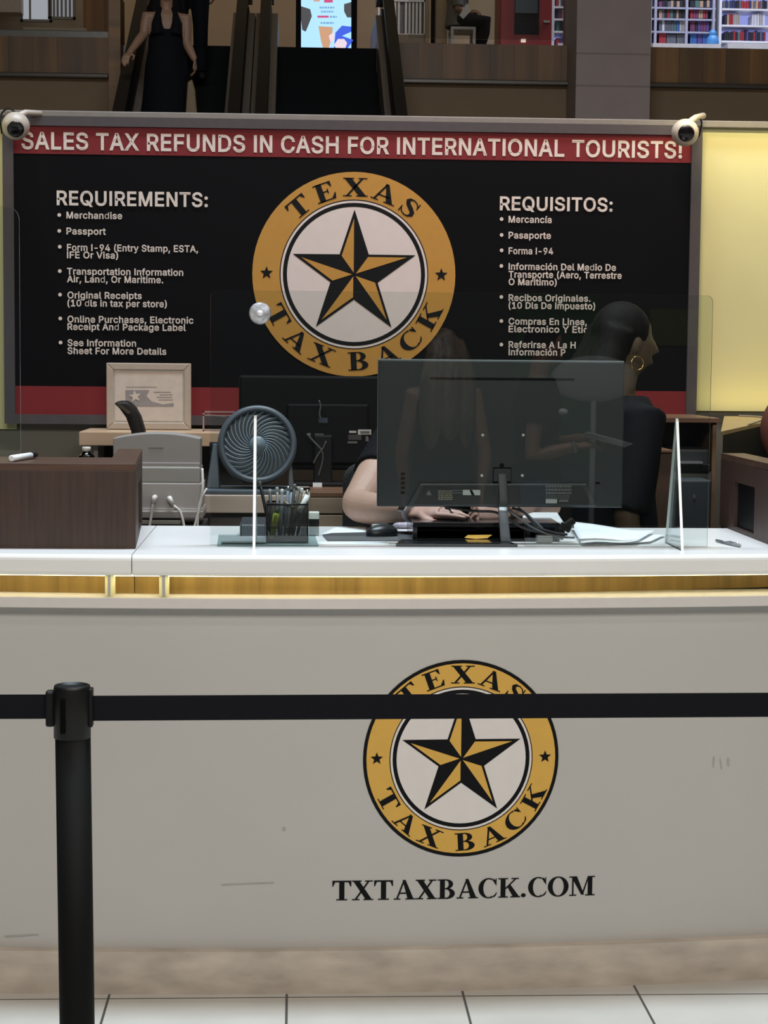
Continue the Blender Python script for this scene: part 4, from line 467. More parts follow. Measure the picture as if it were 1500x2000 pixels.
m = bpy.data.materials.new('floor tiles'); m.use_nodes = True; nt = m.node_tree; b = nt.nodes['Principled BSDF']
tc = nt.nodes.new('ShaderNodeTexCoord'); mp = nt.nodes.new('ShaderNodeMapping'); br = nt.nodes.new('ShaderNodeTexBrick')
fp = PZ(560, 1944, 0); TW = (PZ(905, 1944, 0).x - fp.x)
mp.inputs['Location'].default_value = (-fp.x, -PZ(300, 1950, 0).y, 0)
br.offset = 0; br.inputs['Scale'].default_value = 1; br.inputs['Brick Width'].default_value = TW; br.inputs['Row Height'].default_value = TW * 1.4
br.inputs['Mortar Size'].default_value = 0.0035; br.inputs['Mortar Smooth'].default_value = 0.2
br.inputs['Color1'].default_value = (0.475, 0.452, 0.41, 1); br.inputs['Color2'].default_value = (0.51, 0.485, 0.44, 1); br.inputs['Mortar'].default_value = (0.05, 0.05, 0.05, 1)
nz = nt.nodes.new('ShaderNodeTexNoise'); nz.inputs['Scale'].default_value = 5; nz.inputs['Detail'].default_value = 7
mr = nt.nodes.new('ShaderNodeMapRange'); mr.inputs['To Min'].default_value = 0.86; mr.inputs['To Max'].default_value = 1.12
vm = nt.nodes.new('ShaderNodeVectorMath'); vm.operation = 'SCALE'
nt.links.new(tc.outputs['Object'], mp.inputs[0]); nt.links.new(mp.outputs[0], br.inputs['Vector']); nt.links.new(tc.outputs['Object'], nz.inputs['Vector'])
nt.links.new(nz.outputs['Fac'], mr.inputs['Value']); nt.links.new(br.outputs['Color'], vm.inputs[0]); nt.links.new(mr.outputs[0], vm.inputs['Scale'])
nt.links.new(vm.outputs[0], b.inputs['Base Color']); b.inputs['Roughness'].default_value = 0.35
struct(MB().box(-9, -9, -0.1, 11, 30, 0).build('floor', m), 'pale stone floor tiles with dark joints in front of the counter', 'floor')

wall_m = mat('taupe wall paint', (0.13, 0.12, 0.095), 0.75, var=0.03, scale=6, bump=0.15)
struct(MB().box(-2.4, 7.10, 0, 2.9, 7.20, 2.485).build('wall_back', wall_m), 'taupe kiosk wall that carries the banner and the lit panels', 'wall')
struct(MB().box(-2.4, 7.06, 2.485, 2.9, 7.21, 2.511).build('trim_1', mat('pale trim', (0.16, 0.14, 0.125), 0.5), bevel=0.003), 'slim pale cap along the top of the kiosk wall', 'trim')

pan_m = mat('cream panel', (0.51, 0.465, 0.235), 0.7, var=0.02, scale=5)
for nm_, X0_, X1_, zb_, lab_ in (('right', P(1330, 500, 7.08).x, 2.85, P(1430, 803, 7.08).z, 'tall cream wall panel glowing yellow right of the banner'), ('left', -2.0, P(30, 500, 7.08).x, P(0, 838, 7.08).z, 'narrow strip of yellow lit wall panel left of the banner')):
    t = thing('wall_panel', lab_, 'wall panel', ((X0_ + X1_) / 2, 7.08, zb_))
    MB().box(X0_, 7.085, zb_, X1_, 7.0995, 2.485).build('face', pan_m, t)
FY = 18.0
w_pan = wood('balcony wood', hexc(84, 54, 18), hexc(134, 90, 38), 'z', 5, 0.5, planks=0.23)
w_pan2 = wood('end wood', hexc(92, 62, 30), hexc(140, 98, 50), 'x', 5, 0.5)
brown = mat('brown wall paint', (0.20, 0.125, 0.065), 0.8, var=0.04, scale=3)
steel = mat('steel strip', (0.10, 0.085, 0.07), 0.3, 0.6)
def zz(y): return P(580, y, FY).z
def xx(x, Y=FY): return P(x, 150, Y).x
zt, zb, zc = zz(80), zz(151), zz(160)
for i, (a, c, side) in enumerate(((-900, 213, 'left'), (768, 2300, 'right'))):
    X0, X1 = xx(a), xx(c)
    struct(MB().box(X0, FY, zb, X1, FY + .3, zt).build('trim_%d' % (2 + 3 * i), w_pan), 'band of brown wood boards along the upper floor edge, %s of the escalators' % side, 'balcony edge')
    struct(MB().box(X0, FY - .06, zc, X1, FY + .2, zb).build('trim_%d' % (3 + 3 * i), steel, bevel=.01), 'narrow shiny metal strip under the wood boards, %s of the escalators' % side, 'trim')
    struct(MB().box(X0, FY + .02, 0, X1, FY + .3, zc).build('wall_far_%s' % side, brown), 'plain brown wall below the balcony, %s of the escalators' % side, 'wall')
    a2, c2 = ((213, 236) if i == 0 else (735, 768))
    struct(MB().box(xx(a2), FY - .03, 0, xx(c2), FY + .4, zt + (0.4 if i == 0 else 0)).build('trim_%d' % (4 + 3 * i), w_pan2), 'upright wood facing at the end of the brown wall, %s of the escalators' % side, 'trim')
struct(MB().box(-7, FY + .3, zt - .2, 10, 30, zt - .02).build('floor_upper', mat('upper floor', (0.3, 0.25, 0.2), 0.4)), 'upper floor of the mall behind the balcony edge', 'floor')
struct(MB().box(-7, 24, zt - .02, 3.95, 24.2, zt + 4.5).build('wall_upper', mat('tan wall paint', (0.34, 0.25, 0.15), 0.8, scale=2)), 'tan wall at the back of the upper floor', 'wall')
struct(MB().box(xx(1125, 17.4), 17.4, 0, xx(1270, 17.4), 18.2, 9).build('pillar', mat('pillar stone', (0.31, 0.225, 0.195), 0.6, var=0.05, scale=4)), 'broad square pillar clad in taupe stone tiles', 'pillar')
pj = MB(); dk = mat('pillar joint', (0.24, 0.175, 0.15), 0.7)
for y in (-110, 105, 168, 300):
    z = P(1200, y, 17.4).z; pj.box(xx(1125, 17.4), 17.396, z - .006, xx(1270, 17.4), 17.41, z + .006)
o = pj.build('pillar_joint', dk); o.parent = bpy.data.objects['pillar']

# glass balustrade on the left balcony
t = thing('glass_railing', 'clear glass railing panel on the balcony left of the escalators', 'railing', P(110, 78, FY + .1))
q = P(-260, -160, FY + .1); r = P(214, 62, FY + .1)
MB().box(q.x, FY + .09, r.z, r.x, FY + .105, q.z).build('glass_panel', clear('rail glass', (0.86, 0.88, 0.86), 1.5, 0.9), t)
MB().box(q.x, FY + .06, zt, r.x, FY + .14, r.z).build('bottom_rail', mat('rail metal', (0.16, 0.14, 0.12), 0.3, 0.5), t, bevel=.008)
MB().box(r.x - .005, FY + .05, zt, r.x + .025, FY + .15, P(0, -160, FY).z).build('end_post', mat('pale metal', (0.6, 0.58, 0.56), 0.3, 0.7), t, bevel=.006)
t = thing('glass_railing', 'clear glass railing panel between the right escalator and the pillar', 'railing', P(950, 78, FY + .1))
q = P(800, -160, FY + .1); r = P(1108, 80, FY + .1)
MB().box(q.x, FY + .09, r.z, r.x, FY + .105, q.z).build('glass_panel', MATS['rail glass'], t)

# ------------------------------------------------------------------ escalators
YT = 18.35; ZT = zt + .02; SL = math.tan(math.radians(30)); YB = YT - ZT / SL
def inc(x0, x1, h0, h1, yb=YB - .4, yt=YT, fl=1.2):
    """Member of an escalator: from the foot up the 30 degree incline and level at the top, h0..h1 above the steps' nose line."""
    zf = lambda y: max((min(y, YT) - YB) * SL, 0.0)
    m_ = MB(); ys = [yb, YB, yt] + ([yt + fl] if fl else [])
    rings = []
    for y in ys:
        z = zf(y); rings.append([(x0, y, z + h0), (x1, y, z + h0), (x1, y, z + h1), (x0, y, z + h1)])
    m_.ring_loft(rings)
    for f in m_.bm.faces: f.smooth = False
    return m_
e_dark = mat('escalator steps', (0.003, 0.003, 0.003), 0.7, spec=.1); e_pan = mat('escalator panel', (0.15, 0.12, 0.095), 0.45, 0.2)
e_rub = mat('rubber handrail', (0.004, 0.004, 0.004), 0.5, spec=.2); e_glass = clear('escalator glass', (0.55, 0.52, 0.48), 1.45, 0.5)
def escalator(label, xl, xr, lw, rw):
    """xl..xr: the step opening; lw, rw: widths of the side decks."""
    t = thing('escalator', label, 'escalator', ((xl + xr) / 2, YB, 0), 'escalators behind the kiosk')
    s = MB(); n = 26; y = YB
    while y < YT - .001:
        z = (y - YB) * SL; s.box(xl, y, max(z - .3, -.05), xr, min(y + .36, YT), z); y += .355
    s.box(xl, YT - .36, ZT - .4, xr, YT + 1.2, ZT - .08)
    s.build('steps', e_dark, t)
    for sx, x0, x1 in ((-1, xl - lw, xl), (1, xr, xr + rw)):
        inc(x0, x1, -.55, .30).build('side_deck', e_pan, t)
        c = (x0 + x1) / 2
        inc(c - .012, c + .012, .28, .60).build('glass_side', e_glass, t)
        inc(c - .05, c + .05, .60, .67).build('handrail', e_rub, t)
        inc(c + sx * lw * 0.0 - .045, c + .045, .30, .36).build('guide_rail', e_rub, t)
    return t
xm0, xm1 = P(447, 200, 17.2).x, P(540, 200, 17.2).x
xl0 = P(292, 200, 17.2).x; xr1 = P(742, 200, 17.2).x; mid = (xm0 + xm1) / 2
escalator('left escalator carrying the woman in the black dress', xl0, xm0, .22, mid - xm0 - .005)
escalator('empty dark escalator right of the double handrails, below the lit screen', xm1, xr1, xm1 - mid - .005, .20)

# ------------------------------------------------------------------ upper floor: screen, windows, shop
def quad(mb, pts, Y): mb.face([P(x, y, Y) for x, y in pts])
t = thing('digital_sign', 'tall glowing advertising screen at the head of the right escalator', 'screen', P(637, 130, 20))
a = P(579, -190, 20); c = P(697, 110, 20)
MB().box(a.x, 20.02, zt, c.x, 20.25, a.z).build('housing', M_MATTE, t, bevel=.01)
scr = MB(); quad(scr, [(588, 99), (686, 99), (686, -170), (588, -170)], 20.018)
scr.build('display', mat('screen light blue', (0, 0, 0), 0.3, var=0, emis=hexc(165, 215, 250), estr=1.15), t)
def glow(name, polys, col, st=1.0, Y=20.014):
    g = MB()
    for p in polys: quad(g, p, Y)
    g.build(name, mat('screen ' + name, (0, 0, 0), 0.3, var=0, emis=hexc(*col), estr=st), t)
glow('dark_photo', [[(588, 12), (606, 18), (609, 32), (602, 50), (597, 62), (590, 58), (588, 40)], [(672, 8), (686, 4), (686, 34), (678, 34), (672, 22)]], (48, 38, 36))
glow('warm_photo', [[(622, 51), (650, 53), (648, 75), (641, 97), (632, 97), (627, 80)], [(612, 0), (625, 0), (624, 3), (613, 3)]], (205, 150, 110))
glow('blue_photo', [[(655, 64), (668, 50), (686, 52), (686, 62), (668, 70), (690, 78), (678, 96), (652, 97)]], (30, 80, 225), Y=20.013)
glow('pale_photo', [[(652, 88), (660, 76), (672, 76), (678, 84), (674, 95), (658, 97)], [(642, 70), (652, 62), (654, 76), (646, 84)]], (235, 215, 225), Y=20.011)
glow('pink_print', [[(633, -4), (650, -4), (650, 5), (633, 5)], [(620, 30.5), (642, 30.5), (642, 34.5), (620, 34.5)]], (205, 40, 110), Y=20.012)
gt_ = MB()
for x0, x1, y in ((624, 653, 15), (627, 652, 23), (644, 658, 33), (626, 652, 45)):
    x = x0
    while x < x1:
        ww = random.uniform(3, 6); quad(gt_, [(x, y - 2), (min(x + ww, x1), y - 2), (min(x + ww, x1), y + 1.5), (x, y + 1.5)], 20.012); x += ww + 1.2
gt_.build('small_print', mat('screen small print', (0, 0, 0), .3, var=0, emis=hexc(110, 160, 205), estr=1), t)

def lit(name, col, st): return mat(name, (0.05, 0.05, 0.05), 0.4, var=0, emis=hexc(*col), estr=st)
def window(n, x0, y0, x1, y1, Y, lab, lm, bars, frame_m, fw=.03):
    a = P(x0, y1, Y); c = P(x1, y0, Y)
    o = struct(MB().box(a.x, Y, a.z, c.x, Y + .04, c.z).build('window_%d' % n, lm), lab, 'window')
    f = MB()
    for bx in bars:
        x = P(bx, y0, Y).x; f.box(x - .012, Y - .02, a.z, x + .012, Y + .01, c.z)
    f.box(a.x - fw, Y - .03, a.z - fw, a.x, Y + .02, c.z + fw); f.box(c.x, Y - .03, a.z - fw, c.x + fw, Y + .02, c.z + fw)
    f.box(a.x - fw, Y - .03, a.z - fw, c.x + fw, Y + .02, a.z); f.box(a.x - fw, Y - .03, c.z, c.x + fw, Y + .02, c.z + fw)
    f.build('window_frame', frame_m, o)
    return o
wf = mat('grey window frame', (0.20, 0.19, 0.19), 0.5); wf2 = mat('pale window frame', (0.5, 0.46, 0.42), 0.5)
window(1, 45, -120, 96, 38, 23.5, 'bright shop window with slanting goods, left part above the balcony', lit('daylit window', (205, 205, 220), .72), (58,), wf)
window(2, 99, -120, 142, 33, 23.5, 'bright shop window with close pale bars above the left balcony', lit('daylit blinds', (180, 180, 195), .62), (105, 112, 120, 128, 136), wf)
window(3, 739, 5, 762, 62, 22.5, 'narrow bright slatted window just right of the escalators', lit('lit slats', (215, 210, 225), .8), (745, 751, 757), wf2, .015)
window(4, 766, 5, 828, 66, 22.6, 'dim grey window with hanging blinds right of the bright slats', mat('dim blind', (0.12, 0.105, 0.10), .6), (772, 779, 793, 800, 807, 814, 821), wf2)
blk = lambda x0, y0, x1, y1, Y, th=.3: (P(x0, y1, Y).x, Y, P(x0, y1, Y).z, P(x1, y0, Y).x, Y + th, P(x1, y0, Y).z)
struct(MB().box(*blk(-80, -150, 40, 22, 23.3)).build('wall_shopfront', mat('pale shopfront', (0.42, 0.38, 0.36), .5)), 'pale grey shopfront at the far left above the balcony', 'wall')
struct(MB().box(*blk(163, -150, 218, 60, 22.4)).build('trim_8', w_pan), 'wood panelled shopfront pier above the left balcony', 'trim')
struct(MB().box(*blk(831, -150, 841, 84, 22.0, .15)).build('trim_9', mat('tan post', (.30, .22, .14), .6)), 'tan post right of the dim grey window', 'trim')
struct(MB().box(*blk(852, -150, 876, 84, 21.6, .2)).build('trim_10', MATS['tan post']), 'tan post left of the seated person upstairs', 'trim')
struct(MB().box(*blk(842, -150, 852, 84, 22.0, .1)).build('wall_gap', M_MATTE), 'dark doorway gap between the tan posts upstairs', 'wall')
struct(MB().box(*blk(1107, -150, 1128, 92, 20.5, .3)).build('trim_11', wood('dark wood', hexc(60, 32, 20), hexc(95, 55, 34), 'z', 6)), 'dark wood post left of the stone pillar upstairs', 'trim')
struct(MB().box(*blk(753, 68, 836, 84, 22.3, .2)).build('trim_12', mat('pale sill', (.22, .18, .14), .6)), 'pale sill below the dim grey window upstairs', 'trim')
struct(MB().box(*blk(46, 55, 168, 80, 22.0, .3)).build('trim_13', mat('display base', (.30, .25, .21), .5)), 'pale display base below the bright windows', 'trim')
# red cabinet
t = thing('cabinet', 'tall red cabinet with dark glass panels beside the book shelves upstairs', 'cabinet', P(1027, 90, 21))
red_m = mat('red lacquer', (0.30, 0.02, 0.022), .4)
MB().box(*blk(976, -160, 1080, 96, 21, .6)).build('body', red_m, t, bevel=.01)
MB().box(*blk(1004, -150, 1056, 66, 20.98, .03)).build('glass_panel', mat('dark glass', (.012, .014, .017), .15), t)
MB().box(*blk(1006, -150, 1053, 26, 20.96, .03)).build('screen', mat('dim screen', (.05, .06, .07), .3), t, bevel=.005)
MB().box(*blk(1062, 40, 1074, 44, 20.95, .06)).build('handle', M_SILVER, t)
MB().box(*blk(1018, 76, 1027, 82, 20.97, .03)).build('badge', lit('badge glow', (250, 235, 220), .7), t)  # emissive white, so the badge glows by itself
# book shelves
shelf_m = mat('white shelf', (0.8, 0.8, 0.82), .5, var=.02); back_m = lit('lit shelf back', (150, 160, 235), .85); back_d = mat('grey shelf back', (.28, .29, .36), .5)
cols = [mat('cover %d' % i, c, .5, var=.04) for i, c in enumerate([(.35, .03, .04), (.03, .04, .12), (.02, .02, .03), (.12, .13, .15), (.4, .38, .36), (.04, .12, .35), (.18, .05, .12), (.45, .3, .2), (.07, .16, .14), (.6, .6, .65), (.10, .06, .25)])]
cn = ['red', 'navy', 'black', 'grey', 'cream', 'blue', 'plum', 'tan', 'green', 'white', 'violet']
def bookcase(label, x0, x1, ytop, ybot, shelves, uprights, bm_, Y, shelf_m=shelf_m):
    t = thing('bookcase', label, 'bookcase', P((x0 + x1) / 2, ybot, Y))
    a = P(x0, ybot, Y); c = P(x1, ytop, Y)
    MB().box(a.x, Y + .34, a.z, c.x, Y + .36, c.z).build('back_panel', bm_, t)
    for y in shelves:
        z = P(x0, y, Y).z; MB().box(a.x, Y, z - .02, c.x, Y + .34, z).build('shelf', shelf_m, t)
    for x in uprights:
        u = P(x, ytop, Y).x; MB().box(u - .015, Y - .01, a.z, u + .015, Y + .34, c.z).build('upright', shelf_m, t)
    MB().box(a.x, Y - .32, P(0, 150, Y).z, c.x, Y + .34, a.z).build('base', M_WHITE, t)
    return t
BK = 22.0
bookcase('white backlit bookcase, rightmost above the wood balcony', 1409, 1530, -140, 93, (-22, 16, 48, 79), (1411, 1530), back_m, BK)
bookcase('dimmer bookcase with crowded shelves, directly right of the stone pillar', 1265, 1402, -140, 93, (-22, 13, 35, 60, 85), (1274, 1284, 1345, 1398), back_d, BK, mat('dimmed shelf board', (.40, .41, .50), .5))  # dimness of this case is put into the grey of its boards
bookcase('narrow lit bookcase between the red cabinet and the dark post', 1082, 1108, -140, 93, (-22, 12, 36, 60), (1083, 1107), back_m, BK - .6)
def books(x0, x1, yb, hmin, hmax, wmin, wmax, Y, group, lab, pal, fill=1.0, kind='book'):
    x = x0
    while x < x1 - wmin:
        wd = min(random.uniform(wmin, wmax), x1 - x); h = random.uniform(hmin, hmax)
        if random.random() < fill:
            ci = random.choice(pal)
            a = P(x, yb, Y); c = P(x + wd * .94, yb - h, Y)
            tag(MB().box(a.x, Y + .03, a.z + .001, c.x, Y + .24, c.z).build(kind, cols[ci]), lab % cn[ci], kind.split('_')[-1], group)
        x += wd
A = list(range(11)); D = [1, 2, 2, 3, 6, 8, 0, 7]; C_ = [0, 1, 2, 2, 3, 4, 1, 10]
def sh(c, w): return 'upright %s book on the ' + w + ' of ' + c
L_, R_ = 'the crowded bookcase right of the pillar', 'the white backlit bookcase'
books(1288, 1342, 13, 11, 14, 4.5, 7, BK, 'books on the highest shelf in view', sh(L_, 'highest visible shelf'), D)
books(1349, 1394, 13, 11, 14, 6, 10, BK, 'books on the highest shelf in view', sh(L_, 'highest visible shelf'), D)
books(1288, 1342, 35, 15, 19, 4, 7, BK, 'books on the second shelf', sh(L_, 'second visible shelf'), D)
books(1349, 1384, 35, 15, 19, 4, 7, BK, 'books on the second shelf', sh(L_, 'second visible shelf'), [0, 7, 6, 6])
books(1288, 1342, 60, 18, 23, 3.4, 6, BK, 'books on the third shelf', sh(L_, 'third visible shelf'), [3, 4, 8, 9, 5, 3])
books(1349, 1394, 60, 18, 23, 3.4, 6, BK, 'books on the third shelf', sh(L_, 'third visible shelf'), [6, 10, 2, 9, 6])
books(1288, 1342, 85, 18, 22, 11, 20, BK, 'boxes on the lowest shelf', 'broad %s box on the lowest shelf of the crowded bookcase', [0, 0, 1, 3], kind='storage_box')
books(1349, 1394, 85, 18, 22, 10, 16, BK, 'boxes on the lowest shelf', 'broad %s box on the lowest shelf of the crowded bookcase', [10, 5, 2, 1], kind='storage_box')
books(1413, 1500, 16, 14, 17, 3.4, 5.5, BK, 'books on the upper backlit shelf', sh(R_, 'highest visible shelf'), [0, 2, 3, 7, 1, 2])
books(1416, 1450, 48, 20, 24, 3.2, 5, BK, 'books on the middle backlit shelf', sh(R_, 'middle shelf'), [4, 7, 0, 2, 9])
books(1470, 1498, 48, 20, 24, 3.5, 6, BK, 'books on the middle backlit shelf', sh(R_, 'middle shelf'), [9, 4, 9])
books(1416, 1498, 79, 17, 22, 3.2, 5, BK, 'books on the lower backlit shelf', sh(R_, 'lowest shelf'), [2, 1, 2, 0, 3, 10])
for yb, g in ((12, 'top'), (36, 'second'), (60, 'third'), (92, 'lowest')):
    books(1087, 1104, yb, 14, 20, 4, 8, BK - .6, 'items on the narrow bookcase', 'upright %s book on the ' + g + ' visible shelf of the narrow bookcase', A)
tag(MB().ball(P(1392, 66, BK - .18), (.045, .045, .05)).tube([P(1392, 92.5, BK - .18), P(1392, 84, BK - .18), P(1392, 72, BK - .18), P(1392, 68, BK - .18)], [.05, .075, .06, .03]).build('figurine', mat('figurine blue', (.10, .35, .75), .4)), 'small blue figurine at the foot of the post between bookcases', 'figurine')
# ------------------------------------------------------------------ service counter
CX0, CX1 = -1.55, 1.85
stone = mat('white solid surface', (0.76, 0.755, 0.745), 0.28, var=0.02, scale=5)
face_m = mat('grey laminate', (0.45, 0.435, 0.412), 0.42, var=0.02, scale=3)
led_wood = wood('amber wood', hexc(124, 98, 50), hexc(152, 122, 68), 'z', 34, .5)
plinth_m = mat('beige stone plinth', (0.46, 0.395, 0.335), 0.4, var=0.2, scale=13, stretch=(.6, 1, 1.6))
ZS = P(560, 1127, 4.52).z; ZL1 = P(560, 1169, 4.52).z; ZL0 = P(560, 1190, 4.52).z; ZP = P(560, 1852, 4.55).z
xs = PZ(265, 1075, CT).x
body = thing('service_counter', 'long curved grey service counter with round star seal and web address', 'counter', (0.2, 4.8, 0))
front = MB().box(CX0, 4.555, ZP, CX1, 4.60, ZL0, bend, 48).build('front_panel', face_m, body)
MB().box(CX0, 4.524, 0, CX1, 4.62, ZP, bend, 48).build('plinth', plinth_m, body)
MB().box(CX0, 4.52, ZL0, CX1, 4.66, ZL1, bend, 48).build('ledge', mat('pale ledge', (0.60, 0.565, 0.54), .45, var=.02), body, bevel=.002)
b2 = lambda x, y, z: bend(x, y, z, .10, -.10)
for a, c in ((CX0, xs - .001), (xs + .001, CX1)):
    MB().box(a, 4.597, ZL1, c, 4.617, ZS - .002, b2, 24).build('wood_panel', led_wood, body)
MB().box(CX0, 4.556, ZS - .004, CX1, 4.566, ZS - .001, bend, 48).build('led_strip', mat('led strip', (.9, .8, .5), .5, var=0, emis=(1.0, .90, .46), estr=9), body)
MB().box(CX0, 5.02, 0, CX1, 5.14, ZL0).build('back_panel', mat('dark carcass', (.04, .035, .03), .6), body)
MB().box(CX0, 4.70, ZL0 - .03, CX1, 5.1, ZL0, bend, 24).build('inner_deck', MATS['dark carcass'], body)
frost = bpy.data.materials.new('frosted acrylic'); frost.use_nodes = True; nt = frost.node_tree; nt.nodes.remove(nt.nodes['Principled BSDF'])
n1 = nt.nodes.new('ShaderNodeBsdfDiffuse'); n1.inputs[0].default_value = (.9, .87, .66, 1); n2 = nt.nodes.new('ShaderNodeBsdfTranslucent'); n2.inputs[0].default_value = (.95, .92, .7, 1)
n3 = nt.nodes.new('ShaderNodeMixShader'); n3.inputs[0].default_value = .65; nt.links.new(n1.outputs[0], n3.inputs[1]); nt.links.new(n2.outputs[0], n3.inputs[2]); nt.links.new(n3.outputs[0], nt.nodes['Material Output'].inputs[0])
for a, c in ((205, 221), (311, 328)):
    x0, x1 = P(a, 1145, 4.54).x, P(c, 1145, 4.54).x
    bk = MB().box(x0, 4.532, ZL1, x1, 4.59, ZS, bend).build('bracket', frost, body)
    MB().box(x0 + .0075, 4.5305, ZL1 + .004, x1 - .0065, 4.535, ZS, bend).build('bracket_core', mat('grey acrylic core', (.42, .41, .38), .3, var=0), bk)
def on_front(u, v, lift, c0=P(902, 1484, 4.553)):
    x = c0.x + u; return Vector((x, 4.5545 - lift * .6 + .05 * (x + .08) ** 2, c0.z + v * 1.012))
emblem(body, on_front, (P(1094, 1483, 4.553).x - P(709, 1483, 4.553).x) / 2, True)
tx = MB(); p0, p1 = P(649, 1760, 4.55), P(1166, 1754, 4.55)
put_serif(tx, 'TXTAXBACK.COM', lambda u, v: on_front(p0.x + u - P(902, 1484, 4.553).x, (p0.z + v - P(902, 1484, 4.553).z) / 1.012, .001), p1.x - p0.x, 40 / FOC * 4.55, .03)
tx.build('web_address', M_INK, body)
sc_ = MB(); sm = mat('scuff', (.35, .335, .31), .6)
for pts in ([(1405, 1490), (1408, 1490), (1407, 1512), (1404, 1510)], [(1418, 1494), (1420, 1494), (1424, 1516), (1421, 1514)], [(1434, 1492), (1439, 1494), (1438, 1509), (1433, 1507)], [(5, 1834), (72, 1829), (74, 1831), (8, 1837)], [(432, 1728), (535, 1724), (535, 1726), (434, 1730)], [(551, 1618), (556, 1616), (558, 1622), (553, 1624)]):
    q = [P(x, y, 4.55) for x, y in pts]; sc_.face([(v.x, 4.5535 + .05 * (v.x + .08) ** 2, v.z) for v in q])
sc_.build('scuff_marks', sm, body)

def slab(name, label, a, c):
    n = max(4, int((c - a) * 14)); m_ = MB()
    R = []
    for i in range(n + 1):
        x = a + (c - a) * i / n; y = bend(x, 4.52, 0)[1]
        pr = [(y + .012, ZS), (5.33, ZS), (5.33, CT - .003), (5.327, CT), (y + .014, CT)]
        pr += [(y + .014 - .014 * math.sin(k * PI / 8), CT - .014 + .014 * math.cos(k * PI / 8)) for k in range(1, 5)] + [(y, ZS + .010), (y + .004, ZS + .003)]
        R.append([(x, p, q) for p, q in pr])
    m_.ring_loft(R)
    for f in m_.bm.faces: f.smooth = False
    return tag(m_.build(name, stone), label, 'countertop')
slab('countertop', 'white countertop slab left of the seam, under the left brown box', CX0, xs - .0012)
slab('countertop', 'long glossy white countertop slab right of the seam, carrying the monitor', xs + .0012, CX1)

# ------------------------------------------------------------------ brown boxes on the counter
wen = wood('wenge laminate', hexc(50, 35, 28), hexc(66, 46, 37), 'z', 80, .5)
wen_top = wood('wenge top', hexc(64, 45, 35), hexc(86, 62, 50), 'x', 50, .4)
def counter_box(label, inner, outer, s, yw, sh=0.0):
    """inner: X of the face with the opening; s = -1 when the box lies to the left of it; sh: sideways run of that face."""
    t = thing('counter_box', label, 'box', ((inner + outer) / 2, 4.9, CT), 'brown boxes on the counter')
    y0, y1, o0, o1 = yw
    fn = lambda x, y, z: (x + sh * (y - y0), y, z)
    lo, hi = min(inner, outer), max(inner, outer)
    MB().box(lo, y0, CT, hi, y0 + .02, BT - .018, fn).build('front_panel', wen, t, bevel=.0015)
    MB().box(lo, y0, BT - .018, hi, y0 + .29, BT, fn).build('top_panel', wen_top, t, bevel=.0015)
    a, c = sorted((inner, inner + s * .07)); g = MB()
    za, zb_ = CT + .012, CT + .142
    for q in ((a, y0 + .021, CT, c, o0, BT - .019), (a, o1, CT, c, y1, BT - .019), (a, o0, zb_, c, o1, BT - .019), (a, o0, CT, c, o1, za)): g.box(*q, fn)
    g.build('side_panel', wen, t)
    MB().box(a, y0 + .291, BT - .019, c, y1, BT, fn).build('side_cap', wen_top, t, bevel=.001)
    d = inner + s * .012
    MB().box(min(d, d + s * .012), o0 - .002, za - .002, max(d, d + s * .012), o1 + .002, zb_ + .002, fn).build('opening_dark', mat('opening black', (.004, .004, .005), .5, spec=.1), t)  # black sheet stands in for the shade inside the opening
    MB().box(min(inner + s * .08, outer), y1 - .32, CT, max(inner + s * .08, outer), y1 - .30, CT + .10, fn).build('inner_shelf', wen, t)
    return t
xL = PZ(265, 1072, CT); xR = PZ(1405, 1026, CT)
counter_box('wide brown wood box on the left end of the counter, a white marker on top', xL.x, CX0 + .05, -1, (xL.y, 5.44, 5.0, 5.29), -.061)
counter_box('brown wood box cut off by the right edge, black opening in its side', PZ(1405, 1026, CT).x, CX1 - .02, 1, (4.74, xR.y, 5.01, 5.25))

# ------------------------------------------------------------------ acrylic guards
def rounded(x0, z0, x1, z1, r, corners, n=6):
    pts = []
    for cx, cz, a0, on, px_, pz_ in ((x1, z1, 0, 'tr' in corners, -1, -1), (x0, z1, 90, 'tl' in corners, 1, -1), (x0, z0, 180, 'bl' in corners, 1, 1), (x1, z0, 270, 'br' in corners, -1, 1)):
        if not on: pts.append((cx, cz)); continue
        for k in range(n + 1):
            a = math.radians(a0 + 90 * k / n); pts.append((cx + px_ * r + r * math.cos(a), cz + pz_ * r + r * math.sin(a)))
    return pts
def sheet(poly, y, th, name, parent, edge_m=None):
    """Flat clear sheet with its own edge material."""
    m_ = MB(); n = len(poly)
    a = [m_.bm.verts.new((x, y, z)) for x, z in poly]; c = [m_.bm.verts.new((x, y + th, z)) for x, z in poly]
    m_.bm.faces.new(a); m_.bm.faces.new(c[::-1])
    for i in range(n):
        f = m_.bm.faces.new([a[i], a[(i + 1) % n], c[(i + 1) % n], c[i]]); f.material_index = 1
    return m_.build(name, [M_CLEAR, edge_m or M_EDGEG], parent)
M_EDGEG = mat('greyish acrylic edge', (0.24, 0.25, 0.26), 0.2, var=0)
M_EDGEL = mat('light acrylic edge', (0.50, 0.52, 0.53), 0.2, var=0)
PY = 4.785
a = P(411, 900, PY); c = P(1393, 577, PY); s0 = P(778, 987, PY); s1 = P(1026, 987, PY)
g = thing('acrylic_guard', 'wide clear acrylic guard with a low cut-out standing in front of the monitor', 'guard', ((a.x + c.x) / 2, PY, CT))
outer = rounded(a.x, CT, c.x, c.z, .018, ('tl', 'tr'))
slot = [(s0.x, CT)] + rounded(s0.x, CT, s1.x, s0.z, .02, ('tl', 'tr'))[0:14][::-1] + [(s1.x, CT)]
